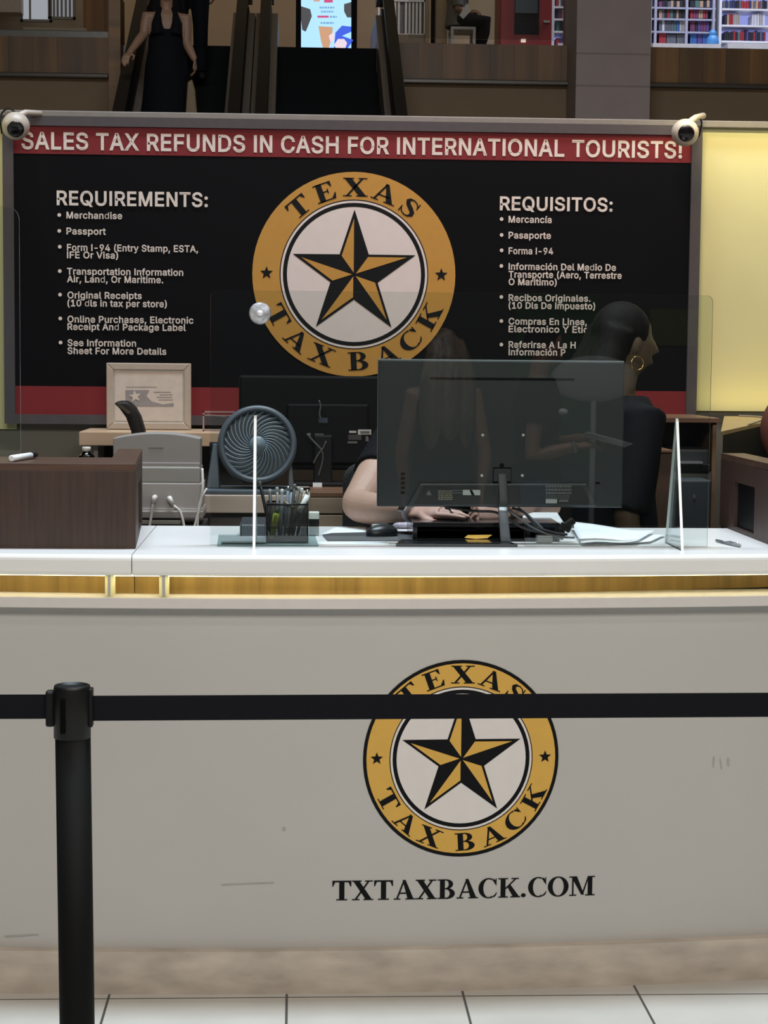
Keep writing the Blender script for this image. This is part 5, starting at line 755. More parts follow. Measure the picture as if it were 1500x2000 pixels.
# outline: up the right side, over the top, down the left, then along the base round the cut-out
tr = rounded(a.x, CT, c.x, c.z, .018, ('tl', 'tr'))
top = tr[:14]
cut = rounded(s0.x, CT, s1.x, s0.z, .02, ('tl', 'tr'))[:14]
poly = [(c.x, CT)] + top + [(a.x, CT), (s0.x, CT)] + cut[::-1] + [(s1.x, CT)]
sheet(poly, PY, .005, 'panel', g)
def fin(x, y, name='support_fin'):
    m_ = MB(); pts = [(y - .105, CT), (y + .105, CT), (y + .006, 1.438), (y, 1.445), (y - .006, 1.438)]
    th = .007
    aa = [m_.bm.verts.new((x - th / 2, q, z)) for q, z in pts]; cc = [m_.bm.verts.new((x + th / 2, q, z)) for q, z in pts]
    m_.bm.faces.new(aa); m_.bm.faces.new(cc[::-1])
    for i in range(5):
        j = (i + 1) % 5; f = m_.bm.faces.new([aa[i], aa[j], cc[j], cc[i]]); f.material_index = 1 if i else 2
    return m_.build(name, [clear('fin acrylic', (.95, .97, .97), 1.5, .4), M_EDGE, M_EDGEG], g)
fin(PZ(495.5, 1075, CT).x, PY); fin(PZ(1325, 1072, CT).x, PY)
p = P(508, 612, PY)
cup = thing('suction_cup', 'clear round suction cup stuck on the acrylic guard beside the yellow seal', 'suction cup', p)
MB().lathe([(.001, .0), (.022, .001), (.0285, .003), (.0285, .0), (.001, -.0005)][:3] + [(.024, .006), (.012, .013), (.009, .016)], (p.x, PY, p.z), (0, -1, 0)).build('cup', mat('milky clear rubber', (.42, .42, .44), .12, var=.45, scale=60, spec=.8), cup)
MB().lathe([(.010, .012), (.007, .016), (.008, .022), (.001, .024)], (p.x, PY, p.z), (0, -1, 0)).build('knob', mat('clear rubber knob', (.8, .8, .84), .1, var=0), cup)
# second guard on the left box
q = P(37, 403, 5.0)
g2 = thing('acrylic_guard', 'clear acrylic guard standing on the left brown box, cut by the left edge', 'guard', (q.x - .4, 5.0, BT))
sheet(rounded(q.x - .85, BT, q.x, q.z, .035, ('tr', 'tl')), 5.0, .005, 'panel', g2, M_EDGEL)
for dx in (.16, .68):
    m_ = MB(); m_.prism([(q.x - dx, 4.92, BT), (q.x - dx, 5.03, BT), (q.x - dx, 5.001, BT + .25)], (.005, 0, 0)); m_.build('support_fin', M_CLEAR, g2)

# ------------------------------------------------------------------ banner
BY = 7.045
def B(x, y, l=0.0): v = P(x, y, BY - l); return v
ban = thing('banner_sign', 'large black and red banner board with a round gold star seal', 'sign', P(690, 836, 7.06))
tl = B(5, 228); brc = B(1358, 837); X0, X1, Z0, Z1 = tl.x, brc.x, brc.z, B(690, 236).z
FRM = mat('grey metal frame', (0.062, 0.052, 0.055), .6, .0, spec=.2)
fw = .040
bb = MB(); bb.box(X0 + .01, BY, Z0 + .01, X1 - .01, 7.09, Z1 - .01); bb.build('board', mat('black print field', (.0035, .0035, .0045), .6, var=0, spec=.06), ban)
f = MB(); f.box(X0, BY - .012, Z0, X0 + fw, 7.09, Z1); f.box(X1 - fw, BY - .012, Z0, X1, 7.09, Z1); f.box(X0 + fw, BY - .012, Z1 - fw + .004, X1 - fw, 7.09, Z1); f.box(X0 + fw, BY - .012, Z0, X1 - fw, 7.09, Z0 + fw - .004)
f.build('frame', FRM, ban)
red = mat('red print', (.155, .014, .017), .6, var=.02, spec=.2)
z0, z1 = B(690, 309).z, Z1 - fw + .004
MB().box(X0 + fw, BY - .002, z0, X1 - fw, BY + .002, z1).build('red_band', red, ban)
z0, z1 = Z0 + fw - .004, B(690, 759).z
MB().box(X0 + fw, BY - .002, z0, X1 - fw, BY + .002, z1).build('red_band', red, ban)
WT = mat('white print', (.58, .50, .45), .6, var=.02, spec=.2)  # warm tint carries the kiosk light on the lettering
def line(mb, s, x0, x1, y, cap, bold=.03, yr=None):
    a = B(x0, y); c = B(x1, y if yr is None else yr)
    put_text(mb, s, lambda u, v, l: Vector((a.x + u, BY - .0035 - l, a.z + v)), c.x - a.x, cap / FOC * BY, bold)
def bullet(mb, x, y, r=3.6):
    a = B(x, y); rr = r / FOC * BY
    mb.face([(a.x + rr * math.cos(2 * PI * k / 12), BY - .0035, a.z + rr * math.sin(2 * PI * k / 12)) for k in range(12)])
t_ = MB(); line(t_, 'SALES TAX REFUNDS IN CASH FOR INTERNATIONAL TOURISTS!', 42, 1332, 291.5, 33, .028); t_.build('headline', WT, ban)
t_ = MB(); line(t_, 'REQUIREMENTS:', 111, 406, 401, 28, .03); t_.build('left_heading', WT, ban)
t_ = MB(); line(t_, 'REQUISITOS:', 976, 1196, 411, 27, .03); t_.build('right_heading', WT, ban)
t_ = MB(); CP = 13.2
for s, x0, x1, y in (('Merchandise', 130, 239, 427), ('Passport', 130, 207, 458), ('Form I-94 (Entry Stamp, ESTA,', 131, 387, 490), ('IFE Or Visa)', 131, 231, 504.5),
    ('Transportation Information', 131, 358, 536.5), ('Air, Land, Or Maritime.', 131, 319, 551.5), ('Original Receipts', 132, 277, 583), ('(10 dls in tax per store)', 132, 326, 598.5),
    ('Online Purchases, Electronic', 132, 378, 630), ('Receipt And Package Label', 132, 363, 644.5), ('See Information', 132, 266, 676), ('Sheet For More Details', 132, 325, 691.5)): line(t_, s, x0, x1, y, CP, .032)
for x, y in ((116, 420), (116, 451), (117, 482), (117, 529.5), (117.5, 575.5), (118, 622), (118.5, 669)): bullet(t_, x, y)
t_.build('left_list', WT, ban)
t_ = MB()
for s, x0, x1, y in (('Mercancía', 993, 1077, 435), ('Pasaporte', 993, 1076, 466), ('Forma I-94', 993, 1080, 496.5), ('Información Del Medio De', 993, 1203, 527), ('Transporte (Aero, Terrestre', 993, 1214, 542.5), ('O Maritimo)', 993, 1087, 557),
    ('Recibos Originales.', 993, 1153, 588), ('(10 Dls De Impuesto)', 993, 1162, 603), ('Compras En Linea,', 993, 1146, 634), ('Electronico Y Etiq', 993, 1149, 649), ('Referirse A La H', 993, 1124, 679.5), ('Información P', 993, 1104, 694)): line(t_, s, x0, x1, y, CP, .032)
for x, y in ((979.5, 428), (979.5, 459), (979.5, 489), (979, 519.5), (979, 580), (979, 627), (979, 673)): bullet(t_, x, y)
t_.build('right_list', WT, ban)
bc = B(691.5, 536.5)
emblem(ban, lambda u, v, l: Vector((bc.x + u, BY - .001 - l, bc.z + v)), 197 / FOC * BY, False, MATS['banner gold'], 'banner seal white')

# ------------------------------------------------------------------ security cameras on the banner
def sec_cam(px, py, label, aim, arm, cable):
    c = P(px, py, 6.93); t = thing('security_camera', label, 'camera', P(px, py - 24, 7.05), 'cameras on the banner')
    wc = mat('cream plastic', (.38, .325, .275), .45, var=.02); R = .051
    ax = Vector(aim).normalized()
    MB().lathe([(.001, -R)] + [(R * math.cos(a), R * math.sin(a)) for a in [math.radians(q) for q in range(-75, 51, 12)]] + [(R * .56, R * .80)], c, ax, 28).build('housing', wc, t)
    MB().lathe([(R * .58, R * .74), (R * .60, R * .84), (R * .50, R * .88), (.001, R * .90)], c, ax, 24).build('lens', mat('black lens', (.006, .004, .006), .12), t)
    m_ = MB(); m_.tube([P(*q, Y) for q, Y in arm], [.013, .012, .012][:len(arm)], 10); m_.build('bracket', wc, t, bevel=0)
    MB().tube([P(*q, Y) for q, Y in cable], .0035, 8, smooth=5).build('cable', M_BLACK, t)
sec_cam(31, 246, 'round cream security camera at the top left corner of the banner', (.12, -1, -.42), (((34, 228), 6.95), ((50, 220), 7.0), ((80, 222), 7.04)), (((30, 219), 7.0), ((16, 212), 7.02), ((3, 222), 7.03), ((1, 240), 7.03), ((4, 262), 7.04)))
sec_cam(1338, 259, 'round cream security camera at the top right corner of the banner', (-.10, -1, -.18), (((1345, 240), 6.95), ((1358, 230), 7.0), ((1374, 226), 7.04)), (((1350, 240), 6.98), ((1362, 228), 7.0), ((1370, 238), 7.02), ((1368, 256), 7.03), ((1361, 276), 7.04)))

# ------------------------------------------------------------------ back shelf with certificate
lam = wood('cream laminate', hexc(158, 132, 106), hexc(174, 148, 122), 'x', 16, .4)
dkcab = mat('dark cabinet', (.018, .016, .016), .5)
SZ = P(430, 845, 6.7).z
sx0, sx1 = P(154, 850, 6.7).x, P(470, 850, 6.7).x
t = thing('back_shelf', 'cream laminate shelf behind the scanner, holding the framed certificate', 'shelf', ((sx0 + sx1) / 2, 6.88, 0))
zt2 = SZ - P(430, 872, 6.7).z
MB().box(sx0, 6.70, SZ - zt2, sx1, 7.07, SZ).build('shelf_board', lam, t, bevel=.003)
MB().box(P(183, 880, 6.75).x, 6.75, 0, P(191, 880, 6.75).x, 7.07, SZ - zt2).build('side_support', mat('grey laminate side', (.20, .18, .16), .5), t)
MB().box(P(191, 880, 6.8).x, 6.98, 0, sx1, 7.07, SZ - zt2).build('dark_back', dkcab, t)
# framed certificate
fy = 6.9
a = P(208, 838, fy); c = P(373, 710, fy); a.z = SZ + .002
t = thing('picture_frame', 'certificate in a pale wooden frame standing on the cream shelf', 'frame', ((a.x + c.x) / 2, fy, SZ))
fm = mat('pale frame wood', (.37, .30, .24), .4, var=.05)
W = .0255; f = MB()
for pts in ([(a.x, a.z), (c.x, a.z), (c.x - W, a.z + W), (a.x + W, a.z + W)], [(c.x, a.z), (c.x, c.z), (c.x - W, c.z - W), (c.x - W, a.z + W)], [(c.x, c.z), (a.x, c.z), (a.x + W, c.z - W), (c.x - W, c.z - W)], [(a.x, c.z), (a.x, a.z), (a.x + W, a.z + W), (a.x + W, c.z - W)]):
    f.prism([(x, fy, z) for x, z in pts], (0, .025, 0))
f.build('frame_moulding', fm, t, bevel=.003)
MB().box(a.x + W - .004, fy + .006, a.z + W - .004, c.x - W + .004, fy + .022, c.z - W + .004).build('inner_edge', mat('silver liner', (.55, .52, .48), .3, .4), t)
W2 = W + .006
pap = MB().box(a.x + W2, fy + .004, a.z + W2, c.x - W2, fy + .008, c.z - W2).build('certificate', mat('cream paper', (.50, .425, .36), .8), t)
U = lambda x, y: P(x, y, fy + .0035)
g_ = MB(); g_.face([U(245, 762), U(292, 762), U(286, 773), U(296, 784), U(318, 790), U(339, 787), U(339, 794), U(245, 794)])
g_.build('grey_print', mat('grey print', (.23, .205, .20), .8, var=.1), pap)
g_ = MB(); cs = U(264, 774); pp = []
for k in range(10):
    r = (.024 if k % 2 == 0 else .010); aa = PI / 2 + .15 - k * PI / 5; pp.append((cs.x + r * math.cos(aa), cs.y - .001, cs.z + r * math.sin(aa)))
for k in range(10): g_.face([(cs.x, cs.y - .001, cs.z), pp[k], pp[(k + 1) % 10]])
for k, (x0, x1) in enumerate(((293, 330), (298, 336), (306, 338), (302, 336))):
    y = 766 + 5 * k; 
g_.build('star_print', MATS['cream paper'], pap)
g_ = MB()
for x0, x1, y in ((246, 306, 756), (300, 334, 766), (312, 337, 771), (306, 336, 776), (310, 338, 781)):
    g_.face([U(x0, y + .7), U(x1, y + .7), U(x1, y - .7), U(x0, y - .7)])
g_.build('print_lines', MATS['grey print'], pap)
# clear sign holder
t = thing('sign_holder', 'empty clear acrylic holder on the cream shelf behind the fan', 'holder', P(430, 838, 6.85))
hm = mat('pinkish acrylic edge', (.30, .20, .19), .3, var=0); 
a = P(396, 803, 6.82); c = P(462, 803, 6.82)
MB().box(a.x, 6.82, SZ, c.x, 6.824, a.z).build('front_pane', M_CLEAR, t)
f = MB(); f.box(a.x, 6.815, SZ, a.x + .006, 6.829, a.z); f.box(c.x - .006, 6.815, SZ, c.x, 6.829, a.z); f.box(a.x, 6.815, a.z - .005, c.x, 6.829, a.z); f.box(a.x, 6.815, a.z - .017, c.x, 6.829, a.z - .013); f.box(a.x, 6.815, SZ, c.x, 6.9, SZ + .004)
f.build('edges', hm, t)

# ------------------------------------------------------------------ black chair tip, scanner
t = thing('desk_chair', 'narrow black curved chair back rising behind the grey scanner', 'chair', P(262, 1030, 6.35).xy.to_3d())
pts = [(262, 1100), (262, 900), (262, 845), (254, 815), (243, 798), (233, 791)]
m_ = MB(); R = []
L = [(288, 1060, 262), (284, 880, 262), (280, 842, 257), (272, 815, 247), (262, 797, 234), (252, 788, 224)]
rr = []
for x1_, y, x0_ in L:
    a, c = P(x0_, y, 6.3), P(x1_, y - 1, 6.3)
    rr.append([(a.x, 6.28, a.z), (c.x, 6.28, c.z), (c.x, 6.40, c.z), (a.x, 6.40, a.z)])
a = P(230, 783.5, 6.3); c = P(246, 783.5, 6.3); rr.append([(a.x, 6.29, a.z), (c.x, 6.29, c.z), (c.x, 6.39, c.z), (a.x, 6.39, a.z)])
m_.ring_loft(rr); m_.build('backrest', mat('black chair', (.006, .005, .004), .55, spec=.25), t, bevel=.004)
m_ = MB(); a, c = P(229, 790, 6.27), P(256, 806, 6.27)
m_.prism([P(227, 790, 6.278), P(233, 787, 6.278), P(257, 806, 6.278), P(250, 809, 6.278)], (0, -.003, 0)); m_.build('edge_highlight', mat('chair edge highlight', (.06, .052, .03), .25), t)  # lighter strip paints a highlight along the chair's edge
MB().cyl(P(270, 1060, 6.34), P(270, 1060, 6.34).xy.to_3d() + Vector((0, 0, .02)), .03).build('pole', M_BLACK, t)
MB().cyl(P(270, 1060, 6.34).xy.to_3d(), P(270, 1060, 6.34).xy.to_3d() + Vector((0, 0, .03)), .25, .04).build('base', M_BLACK, t)

gp = mat('grey scanner plastic', (.25, .235, .225), .45, var=.02); gp2 = mat('light grey scanner plastic', (.34, .315, .305), .45, var=.02)
SY = 5.75
bz = P(330, 1016, SY).z; 
stand_z = bz
t = thing('document_scanner', 'grey document scanner seen from behind, beside the left brown box', 'scanner', P(320, 1016, SY))
def slabpx(x0, x1, y0, y1, Y0, Y1): 
    a = P(x0, y1, Y0); c = P(x1, y0, Y0); return (a.x, Y0, a.z, c.x, Y1, c.z)
m_ = MB(); n = 14; tp = []
for i in range(n + 1):
    s_ = i / n; x = 221 + (390 - 221) * s_; y = 846 + 10 * (2 * s_ - 1) ** 2; tp.append(P(x, y, SY))
poly = [P(221, 912, SY)] + [P(221, 858, SY)] + tp + [P(391, 858, SY), P(391, 912, SY)]
m_.prism(poly, (0, .12, 0)); m_.build('paper_tray', gp, t, bevel=.003)
MB().box(*slabpx(221, 391, 904, 911, SY - .006, SY)).build('tray_rib', gp, t, bevel=.002)
MB().box(*slabpx(290, 319, 874, 876, SY - .0012, SY)).build('logo_slot', mat('slot', (.12, .11, .11), .5), t)
MB().box(*slabpx(224, 391, 912, 943, SY - .012, SY + .15)).build('cover', mat('mid grey scanner plastic', (.27, .26, .24), .45, var=.02), t, bevel=.005)
MB().box(*slabpx(222, 395, 944, 992, SY - .015, SY + .17)).build('body', gp2, t, bevel=.003)
MB().box(*slabpx(222, 396, 993, 998, SY - .020, SY + .17)).build('lower_ridge', mat('pale ridge', (.44, .41, .38), .4), t, bevel=.001)
MB().box(*slabpx(222, 397, 998, 1012, SY - .024, SY + .17)).build('base', gp, t, bevel=.004)
MB().box(*slabpx(222, 354, 1015.5, 1024, SY - .012, SY + .10)).build('foot_plate', MATS['mid grey scanner plastic'], t, bevel=.003)
wcab = mat('white cable', (.62, .60, .57), .45, var=0)
for k, pts in enumerate(([(302, 972), (299, 985), (296, 1005), (291, 1036)], [(331, 974), (340, 988), (350, 997), (356, 1012), (361, 1036)], [(395, 915), (396, 950), (393, 975), (388, 1000), (378, 1036)], [(404, 954), (396, 968), (388, 990), (386, 1036)])):
    Yk = SY - .03; o_ = MB().tube([P(x, y, Yk - (.0 if j else -.012)) for j, (x, y) in enumerate(pts)], .0042 if k < 3 else .003, 8, smooth=6)
    if k < 2:
        v = [P(x, y, Yk) for x, y in pts]; o_.tube([v[0] + Vector((0, .012, 0)), v[0], v[0] + (v[1] - v[0]) * .8], [.009, .009, .006], 10)
    o_.build('cable', wcab, t)
d1 = thing('low_table', 'low dark table behind the counter carrying the grey scanner', 'table', (P(310, 1030, 5.85).x, 5.85, 0))
a, c = P(150, 1030, SY), P(400, 1030, SY); tz = P(310, 1024, SY - .012).z - .001
MB().box(a.x, SY - .016, tz - .03, c.x, SY + .22, tz).build('table_top', dkcab, d1)
for x in (a.x + .03, c.x - .03):
    for y in (SY + .01, SY + .19): MB().box(x - .02, y - .02, 0, x + .02, y + .02, tz - .03).build('leg', dkcab, d1)
# sanitizer bottle
bx = P(169, 893, 5.34)
bt = thing('bottle', 'small clear bottle with a white cap standing just behind the left brown box', 'bottle', bx)
zb0 = BT - .10
MB().lathe([(.001, zb0), (.022, zb0), (.024, zb0 + .01), (.024, zb0 + .085), (.021, bx.z - .0 + .006), (.011, bx.z + .016), (.010, bx.z + .020)], (bx.x, 5.34, 0), (0, 0, 1), 20).build('body', clear('bottle plastic', (.72, .70, .68), 1.45, 1.2), bt)
MB().lathe([(.012, bx.z + .018), (.0125, bx.z + .029), (.011, bx.z + .030), (.001, bx.z + .030)], (bx.x, 5.34, 0), (0, 0, 1), 20).build('cap', mat('cream cap', (.6, .55, .5), .4), bt)
tag(MB().box(bx.x - .14, 5.27, CT, bx.x + .05, 5.42, zb0 - .001).build('organizer_tray', M_DGREY, bevel=.003), 'dark tray inside the left brown box under the small bottle', 'tray')
# marker on the box
a, c = PZ(22, 895.5, BT + .009), PZ(72, 888, BT + .009); d = (c - a).normalized(); L = (c - a).length
mk = thing('marker_pen', 'white marker with a black cap lying on top of the left brown box', 'marker', a)
MB().tube([a, a + d * .002, a + d * L * .74], [.006, .0085, .0085], 14).build('barrel', M_PAPER, mk)
MB().tube([a + d * L * .74, a + d * L * .96, a + d * L], [.0078, .0065, .003], 12).build('cap', M_BLACK, mk)

# ------------------------------------------------------------------ fan and its desk
DY = 6.2
DZ = P(450, 967, DY).z
dk0, dk1 = P(399, 980, DY).x, P(672, 980, DY).x
dsk = thing('back_desk', 'cream laminate desk with drawers behind the counter, under the fan', 'desk', ((dk0 + dk1) / 2, 6.4, 0))
dl = wood('beige laminate', hexc(176, 158, 146), hexc(196, 178, 164), 'x', 16, .4)
dt = DZ - P(450, 1002, DY).z
MB().box(dk0, DY, DZ - dt, P(610, 980, DY).x, 6.66, DZ).build('desk_top', dl, dsk, bevel=.003)
MB().box(P(410, 1010, DY).x, DY + .04, 0, P(600, 1010, DY).x, 6.66, DZ - dt).build('pedestal', mat('taupe pedestal', (.075, .065, .06), .5), dsk)
q0, q1 = P(606, 980, 6.16).x, P(700, 980, 6.16).x
for i, (ya, yb_) in enumerate(((972, 1003), (1006, 1040))):
    zA, zB = P(640, yb_, 6.16).z, P(640, ya, 6.16).z
    MB().box(q0, 6.16, zA, q1, 6.18, zB).build('drawer', wood('drawer wood', hexc(128, 112, 96), hexc(150, 132, 112), 'x', 16, .45), dsk, bevel=.002)
MB().box(q0, 6.181, 0, P(1180, 980, 6.18).x, 6.66, P(640, 971, 6.16).z - .001).build('cabinet', dkcab, dsk)
wood_r = wood('reddish wood', hexc(92, 64, 47), hexc(112, 80, 60), 'x', 18, .4)
zA = P(640, 971, 6.16).z
MB().box(q0, 6.16, zA, P(1180, 980, 6.16).x, 6.66, zA + .016).build('cabinet_top', wood_r, dsk, bevel=.002)

fn = thing('desk_fan', 'round blue-grey desk fan with spiral grille standing on the cream desk', 'fan', P(490, 967, 6.32))
fp_ = mat('slate fan plastic', hexc(72, 82, 92), .42, var=.03); fd = mat('dark fan plastic', (.003, .004, .006), .6, spec=.15); fg = mat('grille plastic', hexc(104, 120, 132), .4, var=.03)
hc = P(503, 868, 6.24); sc_px = 6.24 / FOC
ax = Vector((.05, -1, .10)).normalized(); RI, RO = 64.5 * sc_px, 77 * sc_px
MB().lathe([(RI * .99, .022), (RI * 1.0, .0), (RI + .006, -.006), (RO - .004, -.004), (RO, .010), (RO * 1.01, .045), (RO * .98, .085), (RO * .90, .10), (RO * .62, .105), (RO * .6, .10), (RO * .88, .09), (RI * 1.03, .05)][::-1], hc, ax * -1, 56).build('housing', fp_, fn)
rm = rot_to(-ax) 
def fl(x, y, h): return hc + rm @ Vector((x, y, h))
gr = MB(); nb = 28
for k in range(nb):
    a0 = 2 * PI * k / nb; pts = []
    for j in range(9):
        s_ = j / 8; r = 15 * sc_px + (RI + .002 - 15 * sc_px) * s_; a = a0 + 1.15 * s_ ** .9
        pts.append(fl(r * math.cos(a), r * math.sin(a), -.012 * (1 - s_ ** 2) + .004))
    gr.tube(pts, [.0024] * 9, 6)
gr.build('grille', fg, fn)
MB().lathe([(.001, -.017), (14.5 * sc_px, -.014), (16.5 * sc_px, -.008), (16.5 * sc_px, .006)], hc, -ax, 32).build('hub', fg, fn)
MB().lathe([(.001, .10), (.05, .098), (.055, .06), (.045, .03), (.001, .028)], hc, -ax, 24).build('motor', fd, fn)
bl = MB()
for k in range(3):
    a0 = 2 * PI * k / 3; rows = []
    for j in range(6):
        s_ = j / 5; r = .035 + (.105 - .035) * s_
        rows.append([fl(r * math.cos(a0 + w_), r * math.sin(a0 + w_), .055 + .03 * u_) for w_, u_ in ((-.45 - .3 * s_, -.6), (-.1 - .1 * s_, 0), (.3 + .2 * s_, .5))])
    for A_, B_ in zip(rows, rows[1:]):
        for i in range(2): bl.face([A_[i], A_[i + 1], B_[i + 1], B_[i]])
bl.build('blade', fd, fn, smooth=True)
bp_ = MB(); bxa, bxb = P(400, 960, 6.26), P(577, 960, 6.26)
bp_.box(bxa.x, 6.215, DZ + .0005, bxb.x, 6.42, DZ + .018)
bp_.build('base', fp_, fn, bevel=.006)
for x0_, x1_, xb in ((404, 420, 432), (574, 571, 565)):
    m_ = MB(); a, c, e, d_ = P(x0_, 966, 6.3), P(x1_ - 4, 866, 6.3), P(x1_ + (6 if x0_ < 500 else -6), 866, 6.3), P(xb - 2, 966, 6.3)
    m_.prism([(a.x, 6.26, DZ + .017), (d_.x, 6.26, DZ + .017), (e.x, 6.28, e.z), (c.x, 6.28, c.z)], (0, .06, 0)); m_.build('side_arm', fp_, fn, bevel=.004)
p_ = P(416, 874, 6.3); MB().cyl((p_.x - .012, 6.31, p_.z), (p_.x + .02, 6.31, p_.z), .018).build('pivot_knob', fd, fn)

# ------------------------------------------------------------------ rear monitor seen from behind
t = thing('rear_monitor', 'black monitor seen from behind between the fan and the front monitor, small labels on it', 'monitor', P(640, 967, 6.52))
RY = 6.50
MB().box(*slabpx(466, 838, 736, 917, RY, RY + .035)).build('back_shell', mat('satin black shell', (.0035, .0035, .0045), .5, spec=.12), t, bevel=.008)
MB().box(*slabpx(560, 720, 790, 905, RY - .02, RY)).build('connector_cover', mat('satin black cover', (.0045, .0045, .0055), .55, spec=.12), t, bevel=.006)
MB().box(*slabpx(612, 650, 850, 954, RY - .055, RY - .021)).build('stand_neck', M_BLACK, t, bevel=.006)
a = P(575, 968, 6.3); c = P(690, 968, 6.3)
MB().box(a.x, 6.43, zA + .0165, c.x, 6.57, zA + .030).build('stand_base', M_BLACK, t, bevel=.004)
lb = MB(); lb.box(*slabpx(700, 725, 839, 849, RY - .0215, RY - .0205)) if False else None
def label(px0, px1, py0, py1, Y, m_, nm, parent): return MB().box(*slabpx(px0, px1, py0, py1, Y - .0015, Y)).build(nm, m_, parent)
lw = mat('label white', (.42, .40, .38), .6); lg = mat('label grey', (.10, .095, .09), .6)
label(699, 725, 839, 849, RY - .02, lw, 'white_label', t); label(704, 722, 842, 846, RY - .0216, lg, 'label_print', t)
label(682, 696, 841.5, 845.5, RY - .02, lw, 'maker_mark', t); label(680, 706, 849, 859, RY - .02, mat('faint print', (.035, .03, .03), .6), 'rating_text', t); label(679, 698, 862, 866, RY - .02, lg, 'bar_label', t); label(714, 720, 852, 862, RY - .02, lg, 'round_mark', t)
label(600, 607, 846, 851, RY - .02, lg, 'port', t); label(615, 632, 847, 850, RY - .02, lg, 'port', t); 
label(622, 640, 816, 826, RY - .02, mat('navy tag', (.02, .028, .05), .5), 'blue_plug', t)
for k, pts in enumerate(([(600, 848), (612, 862), (628, 880), (630, 900), (622, 930)], [(637, 862), (631, 876), (624, 884), (612, 905)], [(623, 782), (626, 795), (624, 808), (626, 818)])):
    MB().tube([P(x, y, RY - .06) for x, y in pts], .0035, 8, smooth=5).build('cable', mat('grey cable', (.06, .058, .056), .5), t)
tag(MB().box(*slabpx(611, 629, 943, 953, RY - .075, RY - .07)).build('note_paper', M_PAPER), 'small scrap of white paper leaning on the rear monitor stand', 'paper')

# ------------------------------------------------------------------ right side of the kiosk
rs = thing('back_shelf', 'brown wooden shelf unit below the right end of the banner', 'shelf', (P(1345, 815, 6.7).x, 6.8, 0))
RZ = P(1350, 816, 6.6).z; a, c = P(1262, 815, 6.6).x, P(1405, 815, 6.6).x
MB().box(a, 6.6, RZ - .018, c, 7.06, RZ).build('shelf_board', wood_r, rs, bevel=.002)
wd2 = wood('brown cabinet wood', hexc(62, 44, 34), hexc(82, 60, 46), 'x', 14, .4)
MB().box(P(1392, 850, 6.62).x, 6.62, 0, c - .005, 7.06, RZ - .018).build('side_panel', wood('tan side panel', hexc(112, 90, 68), hexc(130, 106, 80), 'z', 14, .5), rs)
MB().box(a + .01, 6.95, 0, P(1391, 850, 6.62).x, 7.06, RZ - .018).build('back_panel', wd2, rs)
z2 = P(1350, 922, 6.6).z
MB().box(a + .01, 6.62, z2 - .05, P(1391, 850, 6.62).x, 6.95, z2).build('middle_shelf', mat('grey shelf', (.13, .125, .115), .5), rs)
MB().box(P(1276, 850, 6.62).x - .02, 6.62, 0, P(1276, 850, 6.62).x, 6.95, RZ - .018).build('side_panel', wd2, rs)
pr = thing('printer', 'black printer on the middle board of the brown shelf unit', 'printer', P(1352, 922, 6.6))
a, c = P(1322, 921, 6.60), P(1389, 878, 6.60)
MB().box(a.x, 6.62, z2 + .001, c.x, 6.9, c.z).build('body', M_DGREY, pr, bevel=.008)
MB().box(a.x + .005, 6.595, z2 + .03, c.x - .03, 6.62, z2 + .038).build('paper_slot', mat('slot grey', (.16, .16, .16), .4), pr)
MB().box(a.x, 6.60, z2 + .001, c.x, 6.62, z2 + .028).build('tray', M_BLACK, pr, bevel=.003)
pcx = thing('computer_tower', 'dark slate computer tower under the brown shelf unit', 'computer', P(1356, 1030, 6.45))
a, c = P(1324, 1030, 6.45), P(1390, 938, 6.45)
MB().box(a.x, 6.45, .58, c.x, 6.60, c.z).build('case', mat('slate case', (.038, .044, .052), .45), pcx, bevel=.006)
label(1354, 1358, 966, 974, 6.449, lg, 'power_button', pcx)
MB().box(a.x + .002, 6.44, 0, c.x, 6.595, .579).build('plinth', dkcab, pcx)
kp = P(1280, 900, 6.5)
cb = thing('side_cabinet', 'low reddish wood cabinet behind the clear fin on the right', 'cabinet', (kp.x, 6.5, 0))
MB().box(P(1225, 900, 6.4).x, 6.4, 0, P(1312, 900, 6.4).x, 6.59, P(1280, 882, 6.4).z).build('body', wd2, cb, bevel=.003)
MB().box(P(1224, 900, 6.39).x, 6.39, P(1280, 884, 6.4).z, P(1312, 900, 6.4).x, 6.59, P(1280, 878, 6.4).z).build('top', wood_r, cb, bevel=.002)
# side counter along the right
SZ2 = 1.386
k = [PZ(1408, 843, SZ2), PZ(1490, 825, SZ2), Vector((2.05, 6.6, SZ2)), Vector((2.05, 7.05, SZ2)), Vector((PZ(1408, 843, SZ2).x + .38, 7.05, SZ2))]
sd = thing('side_counter', 'black side counter with a yellowish wooden top running back along the right', 'counter', (1.75, 6.3, 0))
k[0].z = k[1].z = SZ2
MB().prism([v + Vector((0, 0, -.012)) for v in k], (0, 0, .012)).build('top', wood('honey wood', hexc(122, 100, 62), hexc(150, 124, 78), 'x', 10, .4), sd)
MB().prism([Vector((v.x, v.y, 0)) + ((Vector((1.7, 6.4, 0)) - Vector((v.x, v.y, 0))) * .03) for v in k], (0, 0, SZ2 - .013)).build('body', mat('black side panel', (.003, .003, .003), .6, spec=.1), sd)
MB().tube([Vector((PZ(1408, 843, SZ2).x + .42, 6.98, SZ2 + .004)), Vector((PZ(1408, 843, SZ2).x + .46, 6.75, SZ2 + .004)), PZ(1462, 829, SZ2 + .004)], .003, 8, smooth=5).build('edge_wire', mat('tan wire', (.25, .2, .14), .5), sd)
c0 = P(1530, 840, 5.6)
ch = thing('office_chair', 'reddish brown chair back at the far right edge, above the right brown box', 'chair', (c0.x, 5.6, 0))
MB().ball(c0, (.072, .05, .105), 24).build('backrest', mat('chestnut leather', (.10, .035, .022), .5), ch)
